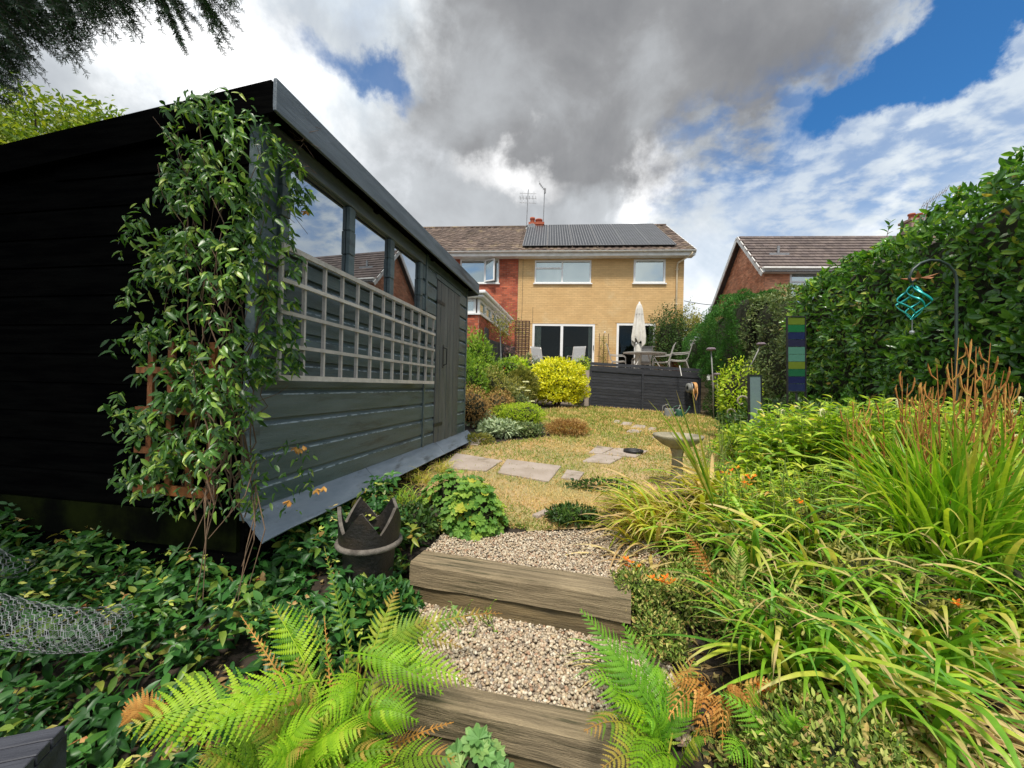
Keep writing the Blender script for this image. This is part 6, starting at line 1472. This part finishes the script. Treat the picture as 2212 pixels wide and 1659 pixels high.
bush('ivy_patch', 'dark green leaves crowding the foot of the crown topped chimney pot', 'ivy', D(800, 1330, 1.78) - Vector((0, 0, .06)), .20, .10, .20, 'cover', 800, .05, OV, core_sc=.5)
bush('ivy_patch', 'dark trailing ivy between the crown topped chimney pot and the lobed mound', 'ivy', GL(885, 1165), .16, .16, .20, 'dark', 700, .045, OV, core_sc=.6)
bush('ivy_patch', 'small leafy patch on the gravel edge at the left end of the upper sleeper', 'ivy', GL(925, 1150), .12, .08, .08, 'olive', 500, .03, OV, core=False)
bush('sage_plant', 'grey leaved bushy plant between the bird bath and the strap leaves', 'plant', G(1545, 1230, .47), .3, .25, .26, 'olive', 1500, .04, OV, core_sc=.6)
bush('tangled_undergrowth', 'tangled green undergrowth below the tall grass clump', 'undergrowth', G(1900, 1330, .40), .45, .3, .30, 'olive', 2600, .045, LAN)
bush('tangled_undergrowth', 'low green undergrowth at the right edge of the picture', 'undergrowth', G(2190, 1360, .38), .4, .4, .36, 'green', 2600, .05, LAN)
bush('tangled_undergrowth', 'yellow green undergrowth behind the middle strap leaves', 'undergrowth', G(1760, 1180, .48), .5, .35, .34, 'olive', 2600, .05, LAN)

# ---- lobed-leaf plants
LOB = [lobedT(7), lobedT(6, .95), lobedT(8, 1.05)]
def rosette(name, label, base, rx, ry, h, n, ll, mat, lean=.9, indiv=300):
    base = Vector(base); o = thing(name, label, 'plant', base, 'lobed leaved plants'); d = unit(n * 3); d = d[d[:, 2] > -.1][:n]; n = len(d)
    r_ = .75 + .3 * rs.rand(n); P = np.stack([d[:, 0] * rx * r_, d[:, 1] * ry * r_, abs(d[:, 2]) * h * r_ + .03], 1) + np.array(base)
    hz = d * np.array([1, 1, .1]) + unit(n) * .3; Nn = d * .9 + np.array([0, -.25, .6]) + unit(n) * .25
    foliage(o, LM[mat], P, np.cross(np.cross(Nn, hz), Nn), Nn, ll * rs.uniform(.65, 1.2, n), LOB, indiv, off=base)
    g = MB()
    for i in range(0, n, 3): p = Vector(P[i]) - base; g.tube([(0, 0, 0), (p.x * .5, p.y * .5, p.z * .7), p], .0018, 4)
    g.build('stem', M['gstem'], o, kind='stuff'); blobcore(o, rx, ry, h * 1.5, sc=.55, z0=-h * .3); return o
rosette('lobed_leaf_mound', 'rounded mound of lobed green leaves above the upper gravel step', GL(1022, 1148), .20, .16, .30, 260, .078, 'mantle')
rosette('lobed_leaf_mound', 'yellowing top of lobed leaves behind the green mound by the shed', GL(985, 1090), .25, .14, .22, 160, .065, 'mantle')
p = D(1040, 1640, 1.22); p.z -= .13; rosette('lobed_leaf_mound', 'blue green lobed plant at the foot of the nearest sleeper', p, .10, .07, .16, 26, .085, 'mantle2')
stems('seedling', 'small pale leaved seedling growing against the upper sleeper', 'seedling', lambda: (random.uniform(955, 985), random.uniform(1275, 1310), 1.86), 3, .1, 5, .035, 'mantle2', OV, 'seedlings on the lower step', 20)
stems('seedling', 'row of small green leaflets right of the pale seedling', 'seedling', lambda: (random.uniform(1010, 1075), random.uniform(1295, 1325), 1.82), 6, .1, 6, .022, 'green', OV, 'seedlings on the lower step', 40)

# ---- ground cover over the left bed
GC = [GL(*p) for p in [(-260, 1150), (60, 1140), (250, 1150), (420, 1160), (560, 1160), (660, 1140), (760, 1110), (850, 1120), (890, 1180), (900, 1290), (905, 1420)]]
poly = [(p.x, p.y) for p in GC] + [(-.50, 1.15), (-.45, .75), (-1.2, .62), (-2.6, .9)]
P = []; Dr = []; U = []; S = []; RN = []; xs = [p[0] for p in poly]; ys = [p[1] for p in poly]
def mound(x, y): return .20 + .13 * noise.noise((x * 3.1, y * 3.1, 4)) + .06 * noise.noise((x * 8, y * 8, 2))
TOPS = []; ns = 0
while ns < 2700:
    x, y = random.uniform(min(xs), max(xs)), random.uniform(min(ys), max(ys))
    if not inpoly(poly, x, y) or noise.noise((x * 5, y * 5, 7)) < -.42: continue
    ns += 1; edge = sm(-.45, -.62, x) if y > 1.5 else 1; h = mound(x, y) * (1 - .8 * random.random() ** 2.2) * (.35 + .65 * edge)
    if x < -.92 and 1.18 < y < 1.47 and random.random() < .8: h *= .3
    c = Vector((x, y, gz(x, y) + h)); ax = Vector((random.gauss(0, .5), random.gauss(-.25, .5), 1)).normalized(); r0 = random.random(); a0 = random.uniform(0, 6.28); sz = random.uniform(.6, 1.15); e1 = ax.orthogonal().normalized(); e2 = ax.cross(e1)
    if h > .12: TOPS.append(c)
    for k in range(3):                    # three opposite pairs, each turned a right angle
        for s_ in (0, math.pi):
            a = a0 + k * 1.45 + s_ + random.gauss(0, .15); d_ = (e1 * math.cos(a) + e2 * math.sin(a)) + ax * (-.25 + .28 * k); p = c - ax * (.032 * (2 - k))
            P.append(p[:]); Dr.append(d_[:]); U.append((ax + Vector((random.gauss(0, .2), random.gauss(0, .2), 0)))[:]); S.append(sz * (.082 - .013 * k) * random.uniform(.8, 1.1)); RN.append(min(.999, max(0, r0 * .9 + random.uniform(-.08, .08))))
P = np.array(P); n = len(P)
GT = [leafT(.40, .12, .2), leafT(.36, .18, .35), leafT(.44, .08, .1), leafT(.38, .25, .5)]
me = stamp_mesh('ground_cover', GT, P, frames(Dr, U, S), np.array(RN), LM['cover'], True); tag(link('ground_cover', me), kind='stuff')
m = MB()
for c in random.sample(TOPS, 260):
    c = c + Vector((0, 0, random.uniform(.01, .04))); rr = random.random()
    for k in range(random.choice((4, 5, 6))):
        a = random.uniform(0, 6.28); d_ = Vector((math.cos(a), math.sin(a), random.uniform(-.7, .4))).normalized() * random.uniform(.020, .036); s_ = Vector((-math.sin(a), math.cos(a), .3)) * .0065; m.add([c, c + d_ * .55 + s_, c + d_, c + d_ * .55 - s_], [(0, 1, 2, 3)], (rr + random.uniform(-.1, .1)) % 1)
tag(m.build('ground_cover_bracts', LM['pod']), kind='stuff')
# litter and little low leaves under everything on the soil
P = []; 
while len(P) < 22000:
    x, y = random.uniform(-2.6, 4.2), random.uniform(.5, 5.2)
    if abs(x) < .62 and y < 2.7: continue
    if inpoly(LPOLY, x, y): continue
    P.append((x, y, gz(x, y) + .012 * random.random() + .004))
P = np.array(P); n = len(P); Dr = unit(n); Dr[:, 2] *= .35
me = stamp_mesh('leaf_litter', CHP, P, frames(Dr, unit(n) * .5 + np.array([0, 0, 1]), rs.uniform(.015, .05, n)), rs.rand(n), leafmat('leaf_litter', C((0, (.10, .06, .03)), (.5, (.24, .15, .08)), (.8, (.36, .27, .15)), (1, (.14, .17, .05))), .1, .9)); tag(link('leaf_litter', me), kind='stuff')

# ---- climber over the shed corner
cl = thing('climbing_plant', 'evergreen climber with glossy pointed leaves hanging over the near corner of the shed', 'climber', MS @ Vector((-.05, .1, 0)))
base = MS @ Vector((-.05, .1, 0))
PG = [(375, 225), (420, 200), (520, 215), (600, 265), (625, 330), (675, 370), (655, 450), (640, 560), (655, 640), (640, 720), (670, 790), (600, 800), (560, 850), (540, 900), (500, 960), (455, 1000), (400, 1010), (345, 1060), (270, 1080), (250, 1000), (225, 930), (225, 880), (290, 830), (240, 700), (260, 660), (300, 600), (265, 540), (290, 460), (350, 400), (360, 300)]
P = []; Dr = []; U = []; S = []
def cadd(vx, vy, depth, k=3, droop=.9, ls=1.):
    """a spray of k leaves hanging at this spot, depth metres in front of the gable plane"""
    I = MS.inverted(); e = I @ EYE; d_ = I.to_3x3() @ ray(vx, vy); kk = (-depth - e.x) / d_.x
    q = e + d_ * kk
    if q.y < .0 + .02:                       # wraps round onto the front face
        kk = (-random.uniform(.05, .16) - e.y) / d_.y; q = e + d_ * kk
    p = MS @ q
    a0 = random.uniform(0, 6.28)
    for i in range(k):
        a = a0 + i * 2.1; P.append((p.x + random.uniform(-.015, .015), p.y + random.uniform(-.015, .015), p.z + random.uniform(-.02, .02)))
        Dr.append((math.cos(a) * .6, math.sin(a) * .6 - .25, -droop * random.uniform(.2, 1.2) + .15)); U.append((random.uniform(-.4, .4), -.7 + random.uniform(-.4, .4), random.uniform(.1, 1))); S.append(ls * random.uniform(.022, .062))
def dens(x, y):
    v = .55 + 1.25 * noise.noise((x * .016, y * .016, 0)) + .5 * noise.noise((x * .05, y * .05, 3))
    if x < 330: v -= .22
    if y > 800 and x > 340: v += .15
    return v
cnt = 0
while cnt < 1550:
    x, y = random.uniform(220, 690), random.uniform(195, 1085)
    if inpoly(PG, x + random.gauss(0, 10), y + random.gauss(0, 10)) and random.random() < dens(x, y):
        cadd(x, y, random.uniform(.08, .26), random.choice((2, 3, 4))); cnt += 1
for _ in range(150): x = random.uniform(330, 560); cadd(x, random.uniform(960, 1110), random.uniform(.05, .2), 2, ls=.8)
for _ in range(60): x = random.uniform(540, 680); cadd(x, random.uniform(980, 1130) - (x - 540) * .3, .06, 2, ls=.8)
foliage(cl, LM['climber'], P, Dr, U, S, [leafT(.34, .14, .15, 'lance'), leafT(.28, .22, .4, 'lance'), leafT(.38, .1, .1), leafT(.3, .3, .6)], 300, off=base, smooth=True)
g = MB()
for k in range(34):
    x, y = random.uniform(400, 545), random.uniform(1000, 1130); pts = []; y0 = y
    I = MS.inverted(); dep = random.uniform(.04, .22); x1 = random.uniform(300, 620); ytop = random.uniform(250, 900)
    for i in range(12):
        t = i / 11; xx = x + (x1 - x) * t ** 1.5 + 16 * math.sin(t * 13 + k) + 9 * math.sin(t * 31 + 2 * k); yy = y0 + (ytop - y0) * t
        e = I @ EYE; d_ = I.to_3x3() @ ray(xx, yy); kk = (-dep - e.x) / d_.x; q = e + d_ * kk
        if q.y < 0: q = e + d_ * ((-.06 - e.y) / d_.y)
        pts.append(MS @ q - base)
    g.tube(pts, [.0032 * (1 - .6 * i / 11) for i in range(12)], 4)
for k in range(9):                       # arching loose stems falling to the ground
    a = D(random.uniform(440, 560), random.uniform(980, 1080), 1.75) - base; b = D(random.uniform(380, 540), random.uniform(1150, 1330), 1.55) - base; g.tube([a, (a + b) / 2 + Vector((random.uniform(.02, .1), -.05, .02)), b], [.0025, .002, .0015], 4)
g.build('stem', M['stem'], cl, kind='stuff')
g = MB()
for k in range(16): a = D(random.uniform(590, 660), random.uniform(260, 480), 1.95) - base; b = a + Vector((random.uniform(.02, .12), random.uniform(-.02, .12), random.uniform(-.1, .12))); g.tube([a, (a + b) / 2 + Vector((0, 0, .02)), b], .0012, 4)
g.build('tendril', M['stem'], cl, kind='stuff')
g = MB()
for (x, y, Yd) in ((640, 965, 1.98), (648, 968, 2.0), (655, 962, 2.0), (700, 1050, 2.05), (685, 1055, 2.0), (662, 455, 2.05), (625, 1080, 1.85)):
    c = D(x, y, Yd) - base
    for j in range(4): a = random.uniform(0, 6.28); d_ = Vector((math.cos(a) * .4, -.2, -1 + random.random())).normalized() * .035; s_ = Vector((.008, .004, 0)); g.add([c, c + d_ * .5 + s_, c + d_, c + d_ * .5 - s_], [(0, 1, 2, 3)], random.random())
g.build('withered_leaf', LM['ferndead'], cl, kind='stuff')

# ---- conifer overhanging at the top left
tr = thing('conifer_tree', 'dark needled conifer whose drooping branch tips hang into the top left corner', 'tree', Vector((-3.4, .6, 0)))
g = MB(); g.tube([(0, 0, 0), (.05, 0, 2), (.1, .05, 4.5), (.12, .05, 7)], [.2, .17, .12, .04], 10); g.build('trunk', M['bark'], tr, True)
NE = (np.array([(0, -.06, 0), (0, .06, 0), (.75, .065, .01), (1, 0, 0), (.75, -.065, .01)], np.float32), [(0, 1, 2, 4), (2, 3, 4)], np.array([0, 0, .7, 1, .7], np.float32))
P = []; Dr = []; U = []; S = []; tw = MB(); tb0 = Vector((-3.4, .6, 0))
def twig(a, b, r=.002, sub=True, dens_=1.):
    a = Vector(a); b = Vector(b); L = (b - a).length; ax = (b - a).normalized(); mid = (a + b) / 2 + Vector((0, 0, .06 * L)); f = lambda t: a * (1 - t) ** 2 + mid * 2 * t * (1 - t) + b * t * t
    tw.tube([f(i / 5) - tb0 for i in range(6)], [r, r * .9, r * .8, r * .7, r * .5, r * .3], 4)
    sd_ = ax.cross(Vector((0, 0, 1))); sd_ = sd_.normalized() if sd_.length > .05 else Vector((1, 0, 0)); nn = sd_.cross(ax)
    k = int(L / .0022 * dens_)
    for i in range(k):
        t = i / k; p = f(t); s = 1 if i % 2 else -1; an = random.gauss(0, .7); d_ = (sd_ * s * math.cos(an) + nn * math.sin(an) + ax * .5).normalized(); P.append(p[:]); Dr.append(d_[:]); U.append(nn[:]); S.append(random.uniform(.020, .032) * (1 - .35 * t))
    if sub:
        for i in range(int(L / .05)):
            t = .12 + .8 * i / max(1, int(L / .05)); p = f(t); s = 1 if i % 2 else -1; d_ = (sd_ * s * .75 + ax * .8 + Vector((0, 0, random.uniform(-.35, .05)))).normalized(); l = L * .42 * (1 - t * .6) * random.uniform(.7, 1.1); twig(p, p + d_ * l, .0018, False, dens_)
def TW(a, b, Y0, Y1): twig(D(*a, Y0), D(*b, Y1))
for (a, b, ya_, yb_) in (((380, -60), (528, 25), 2.0, 2.1), ((330, -60), (405, 122), 2.0, 2.05), ((400, -60), (478, 112), 2.1, 2.1), ((420, -50), (455, 60), 2.2, 2.1), ((300, -60), (350, 70), 2.0, 2.0), ((230, -80), (290, 90), 2.0, 1.95), ((180, -80), (225, 95), 2.0, 1.95),
                         ((120, -80), (195, 105), 1.9, 1.9), ((60, -60), (165, 160), 1.9, 1.9), ((0, -60), (120, 120), 1.9, 1.9), ((-60, -20), (75, 165), 1.9, 1.85), ((-60, 40), (45, 195), 1.9, 1.85), ((-80, 90), (20, 200), 1.85, 1.8), ((-100, -60), (80, 80), 1.9, 1.9), ((-20, -90), (60, 60), 1.8, 1.8),
                         ((80, -90), (140, 60), 1.8, 1.8), ((150, -90), (200, 50), 1.8, 1.8), ((220, -90), (260, 40), 1.9, 1.9), ((260, -90), (320, 30), 1.9, 1.9), ((340, -90), (380, 40), 2.1, 2.0), ((-60, -60), (30, 110), 1.8, 1.75), ((-90, 0), (20, 60), 1.7, 1.7), ((-100, 160), (15, 235), 1.9, 1.8), ((0, -90), (90, 130), 2.1, 2.0), ((100, -90), (150, 90), 2.2, 2.1), ((450, -90), (500, 20), 2.3, 2.2), ((-100, 120), (30, 150), 2.1, 2.0), ((180, -60), (240, 60), 2.3, 2.2)):
    for _ in range(4): TW((a[0] + random.uniform(-25, 25), a[1]), (b[0] + random.uniform(-14, 14) * _, b[1] - 20 * _), ya_ + .09 * _, yb_ + .09 * _)
base_ = tb0
foliage(tr, LM['needle'], P, Dr, U, S, [NE], 0, off=tb0)
tw.build('twig', M['bark'], tr, kind='stuff')
g = MB()
for (vx, vy, Yd) in ((420, -80, 2.1), (250, -100, 2.), (90, -110, 1.9), (-80, -60, 1.85), (-90, 110, 1.9)): e = D(vx, vy, Yd) - tb0; g.tube([(.1, 0, e.z + .4), Vector((.1, 0, e.z + .4)).lerp(e, .5) + Vector((0, 0, .15)), e], [.04, .025, .008], 6)
g.build('branch', M['bark'], tr, kind='stuff')
# coarse upper crown out of view, added to darken the shed gable
d_ = unit(9000); rad = rs.rand(9000) ** .4; P = np.stack([-3.4 + d_[:, 0] * 1.9 * rad, .3 + d_[:, 1] * 1.5 * rad, 5.6 + d_[:, 2] * 1.9 * rad], 1)
foliage(tr, LM['needle'], P, unit(9000) + np.array([0, 0, -.5]), unit(9000), np.full(9000, .16), THN, 0, off=tb0, rest='shade_foliage')

# ---- trees and shrubs further off
def tree(label, base, h, crown_c, crx, cry, crz, n, ll, mat, T=CHP, trunk_r=.08, name='tree', holes=.35):
    base = Vector(base); o = thing(name, label, 'tree', base); cc = Vector(crown_c); g = MB(); g.tube([(0, 0, 0), (cc - base) * .5 + Vector((.05, 0, 0)), cc - base], [trunk_r, trunk_r * .7, trunk_r * .4], 8); g.build('trunk', M['bark'], o, True)
    g = MB(); ends = []
    for k in range(26):
        d = Vector(unit(1)[0]); d.z = abs(d.z) * .7 + .05 if k % 3 else d.z; e = cc + Vector((d.x * crx, d.y * cry, d.z * crz)) * random.uniform(.6, .95); ends.append(e); s = base.lerp(cc, random.uniform(.55, 1)); g.tube([s - base, s.lerp(e, .5) - base + Vector((0, 0, .1)), e - base], [trunk_r * .35, trunk_r * .2, .008], 5)
    g.build('branch', M['bark'], o, kind='stuff')
    P = []
    while len(P) < n:
        e = random.choice(ends); q = e + Vector(unit(1)[0]) * (random.random() ** .5) * min(crx, cry, crz) * holes * random.uniform(.8, 1.3); P.append(q[:])
    P = np.array(P); foliage(o, LM[mat], P, unit(n) + np.array([0, 0, -.2]), unit(n) + np.array([0, -.3, .8]), ll * rs.uniform(.6, 1.2, n), T, 0, off=base, rest='crown'); return o
c = D(95, 305, 6.5); tree('yellow green broadleaf tree rising behind the shed roof at the left', (c.x, c.y, .6), 4, c, 1.55, 1.2, .75, 6500, .10, 'tree', OV, .1, holes=.5)
c = D(-20, 335, 5.2); tree('nearer leafy tree crown cut by the left edge above the shed roof', (c.x, c.y, .6), 4, c, .6, .6, .55, 2600, .085, 'tree', OV, .08, holes=.6)
c = D(1490, 715, 18.5); tree('loose feathery tree behind the right corner of the yellow house', (c.x, c.y, 1), 3, c, 1.1, .8, .9, 2600, .10, 'olive', OV, .08, holes=.4)
# climber at the house corner
q = MH @ Vector((hh(1800, 1400)[0], -.5, 0)); bush('wall_shrub', 'dark bushy climber growing up the right corner of the yellow house', 'shrub', (q.x, q.y, ZP), .78, .5, 2.55, 'dark', 6500, .07, OV, lump=.45, core_sc=.6)
q = MH @ Vector((hh(1900, 1180)[0], -.35, 0)); bush('wall_shrub', 'wispy top of the climber spreading past the house corner', 'shrub', (q.x + .2, q.y, ZP + 1.2), .55, .4, 1.6, 'olive', 1500, .07, OV, lump=.6, core=False)
# potted climber on canes between the doors
q = MH @ Vector((hh(1328, 1400)[0], -.35, 0)); pc = thing('cane_climber', 'thin yellowing climber on garden canes between the two patio doors', 'plant', q)
for k in range(3): part('cane', M['brownlath'], pc, ((-.2 + .18 * k, 0, 0), (-.18 + .18 * k, .02, 1.65)))
g = MB(); g.lathe([(0, 0), (.14, 0), (.17, .28), (.15, .28), (.14, .24), (0, .24)], 14); g.build('pot', M['terracotta'], pc)
n = 420; P = np.stack([rs.normal(-.02, .1, n), rs.normal(0, .05, n), rs.uniform(.4, 1.55, n)], 1) + np.array(q); foliage(pc, LM['olive'], P, unit(n), unit(n), rs.uniform(.03, .07, n), OV, 0, off=q)
g = MB(); g.lathe([(0, .05), (.03, .03), (.035, 0), (.02, -.03)], 8, (.02, 0, 1.7)); g.build('cane_topper', M['whitepaint'], pc)
# yellow choisya
q = GL(1206, 882); bush('yellow_shrub', 'rounded bright yellow leaved shrub in front of the patio, left of the black screen', 'shrub', (q.x, q.y + .35, q.z), .80, .6, 1.32, 'choisya', 8000, .082, OV, lump=.28, thick=.25, core_sc=.76, freq=4., indiv=0)
# left border
BG = 'border plants behind the shed'
def bb(name, label, vx, vy, rx, h, mat, n, ll, T=OV, cat='plant', **k): q = GL(vx, vy); return bush(name, label, cat, (q.x, q.y + rx * .5, q.z), rx, rx * .8, h, mat, n, ll, T, group=BG, **k)
def bY(name, label, vx, vt, Yd, rx, mat, n, ll, T=OV, cat='shrub', z=None, **k):
    t = D(vx, vt, Yd); z = gz(t.x, t.y) if z is None else z; return bush(name, label, cat, (t.x, t.y, z), rx, rx * .8, t.z - z, mat, n, ll, T, group=BG, **k)
bY('willowy_shrub', 'tall willowy bright green shrub just beyond the far end of the shed', 1026, 722, 8.0, .42, 'green', 3800, .085, LAN, lump=.4)
bY('willowy_shrub', 'second green shrub lower down between the shed and the border', 1018, 775, 7.2, .32, 'green', 2600, .07, LAN, lump=.4)
bY('mixed_shrub', 'brownish green shrub in the middle of the left border', 1062, 800, 7.6, .45, 'olive', 3400, .05, OV, lump=.4)
bY('rusty_shrub', 'rusty brown seeded perennial at the far corner of the shed', 1022, 838, 6.4, .30, 'dry', 2200, .04, LAN, lump=.45)
bY('mixed_shrub', 'grey pink flecked shrub in front of the brown trellis', 1140, 768, 12.6, .45, 'mixed', 2600, .06, OV, lump=.4)
bY('grassy_plant', 'pale grassy plant next to the black flower pot', 1118, 775, 11.0, .35, 'lime', 1500, .12, LAN, lump=.4, z=1.4)
bY('grassy_plant', 'arching dry grass between the pot and the yellow shrub', 1128, 800, 10.0, .35, 'olive', 1500, .14, THN, lump=.4)
bY('mixed_shrub', 'feathery tan perennial behind the lime spirea', 1100, 815, 8.2, .42, 'olive', 3000, .045, LAN, lump=.45)
bY('rusty_shrub', 'dried rust coloured stems left of the yellow shrub', 1075, 845, 7.2, .34, 'dry', 1900, .045, LAN, lump=.5)
bY('flat_flower_plant', 'plant with flat cream flower heads beside the yellow shrub', 1105, 842, 8.0, .36, 'mixed', 1700, .04, OV, lump=.4)
bY('mixed_shrub', 'low green shrub in front of the black side fence', 1092, 775, 12.0, .5, 'green', 2000, .07, OV, lump=.4)
bY('purple_shrub', 'small purple leaved shrub by the black fence', 1100, 748, 13.0, .38, 'purple', 1200, .07, OV, lump=.45)
bb('lime_shrub', 'low lime green mounded shrub on the lawn edge', 1128, 925, .40, .42, 'lime', 4200, .035, LAN, lump=.25)
bb('lime_shrub', 'smaller lime tuft left of the mounded one', 1085, 918, .25, .36, 'lime', 1500, .035, LAN, lump=.3)
bb('silver_plant', 'silver grey leaved plant at the border edge', 1075, 948, .26, .24, 'silver', 900, .075, OV, lump=.3)
bb('silver_plant', 'second silver leaved plant nearer the shed corner', 1035, 925, .24, .24, 'silver', 700, .07, OV, lump=.3)
bb('low_border_plant', 'dark broad leaved plant at the far corner of the shed', 1018, 915, .24, .34, 'dark', 700, .08, OV, lump=.3)
bb('low_border_plant', 'pale brown and green edging plant right of the silver ones', 1130, 945, .32, .20, 'mixed', 1500, .04, OV, lump=.3)
bb('dry_tuft', 'rust coloured dried tuft out on the lawn', 1228, 945, .30, .24, 'dry', 2300, .05, THN, lump=.35, core=False)
bb('grassy_plant', 'dry pale grass at the skirt by the shed far corner', 1030, 962, .20, .12, 'olive', 700, .05, THN, core=False)
# cream flower heads
fh = thing('achillea_plant', 'group of flat cream flower heads on stems beside the yellow shrub', 'flowers', GL(1120, 890))
b0 = GL(1120, 890)
for (x, y) in ((1128, 838), (1140, 845), (1118, 842), (1136, 826), (1109, 848), (1148, 868), (1100, 852)):
    p = D(x, y, 8.0) - b0; g = MB()
    for k in range(40): a = random.uniform(0, 6.28); r_ = .07 * math.sqrt(random.random()); c = p + Vector((r_ * math.cos(a), r_ * math.sin(a), random.uniform(0, .02))); g.add([c + Vector((-.011, 0, 0)), c + Vector((.011, -.004, 0)), c + Vector((0, .004, .012))], [(0, 1, 2)], random.random())
    g.tube([p, p * .5 + Vector((0, 0, 0)), Vector((0, 0, 0))], .004, 4); g.build('flower_head', LM['white'], fh)
# sapling with stake
q = D(1081, 790, 12.2); z0 = .95; sp = thing('staked_sapling', 'thin young tree with a pale stem and sparse leaves before the black fence', 'tree', (q.x, q.y, z0))
tp_ = D(1080, 700, 12.2); g = MB(); g.tube([(0, 0, 0), (.02, 0, 1.2), (tp_.x - q.x, 0, tp_.z - z0)], [.035, .03, .015], 6); g.build('trunk', M['lead'], sp)
n = 700; P = np.stack([rs.normal(q.x + .02, .24, n), rs.normal(q.y, .2, n), rs.normal(tp_.z - .05, .22, n)], 1); foliage(sp, LM['olive'], P, unit(n), unit(n), rs.uniform(.04, .08, n), OV, 0, off=Vector((q.x, q.y, z0)), rest='crown')
# pots
def potted(label, vx, vr, Yd, r_, hp, mat, plant, n, ll, ph, pr, z0=None, T=OV):
    rim = D(vx, vr, Yd); o = thing('potted_plant', label, 'potted plant', (rim.x, rim.y, rim.z - hp)); g = MB(); g.lathe([(0, 0), (r_ * .75, 0), (r_, hp * .92), (r_ * 1.06, hp * .93), (r_ * 1.06, hp), (r_ * .92, hp), (r_ * .9, hp * .85), (0, hp * .85)], 20); g.build('pot', mat, o, True)
    d = unit(n); P = np.stack([d[:, 0] * pr, d[:, 1] * pr, hp + ph * .5 + d[:, 2] * ph * .5], 1) * rs.uniform(.6, 1.1, (n, 1)) + rs.normal(0, pr * .12, (n, 3)) + np.array(o.location); foliage(o, LM[plant], P, d + unit(n) * .8, d + unit(n) * .3, ll * rs.uniform(.6, 1.2, n), T, 0, off=o.location); blobcore(o, pr, pr, ph, z0=hp, sc=.7); return o
potted('black pot with a clipped green ball plant at the left end of the screen', 1256, 802, 12.4, .22, .32, M['potblack'], 'lime', 1300, .05, .42, .26)
potted('dark pot of arching foliage with red flowers in the left border', 1098, 806, 10.2, .18, .26, M['potblack'], 'green', 600, .09, .34, .3)
potted('grey planter with a bushy yellow green shrub beside the steps', 1592, 903, 6.1, .17, .25, M['greypot'], 'lime', 2400, .055, .84, .27)
potted('small grey pot standing in front of the bushy planter', 1578, 915, 5.6, .11, .15, M['greypot'], 'dark', 300, .05, .16, .14)
o = thing('red_flowers', 'small bunch of red geranium flowers in the left border', 'flowers', D(1094, 793, 10.0)); 
for k in range(5): g = MB(); c = Vector((random.uniform(-.12, .12), random.uniform(-.05, .05), random.uniform(-.05, .06))); g.lathe([(0, .03), (.035, .015), (.035, -.01), (0, -.025)], 8, c, wob=.5); g.build('bloom', LM['redf'], o)
bush('low_border_plant', 'dark low planting in front of the steps under the dried stems', 'plant', GL(1568, 912), .17, .14, .22, 'dark', 900, .05, OV, group=BG)
bush('low_border_plant', 'green planting running under the glass panels beside the lawn', 'plant', GL(1625, 965), .35, .5, .42, 'green', 2600, .06, OV, group='perennials right of the lawn')
bush('low_border_plant', 'green planting behind the bird bath beneath the glass panels', 'plant', GL(1660, 1010), .5, .5, .48, 'goose', 3200, .06, OV, group='perennials right of the lawn')
bush('dark_undergrowth', 'dark green undergrowth at the foot of the laurel hedge', 'undergrowth', (3.4, 4.6, .68), .6, 1.2, .7, 'dark', 2600, .08, OV)
bush('dark_undergrowth', 'darker undergrowth beneath the crook pole', 'undergrowth', (3.3, 3.2, .62), .5, .7, .6, 'dark', 2200, .08, OV)
# curled white ornament tips by the planter
for (x, y, Yd, lab, s) in ((1602, 868, 5.2, 'larger pale curled spiral ornament beside the potted shrub', 1.), (1577, 892, 5.2, 'smaller pale curled spiral ornament in front of the planter', .7)):
    c = D(x, y, Yd); o = thing('spiral_ornament', lab, 'ornament', c); g = MB(); q = [Vector((.095 * s * (1 - .07 * i) * math.cos(i * .5), 0, .095 * s * (1 - .07 * i) * math.sin(i * .5))) for i in range(12)]; q = [Vector((.09 * s, 0, -.28 * s)), Vector((.10 * s, 0, -.12 * s))] + q; g.tube(q, [.010 * s] * 2 + [.018 * s * (1 - .05 * i) for i in range(12)], 8); g.build('spiral', M['stone'], o, True)
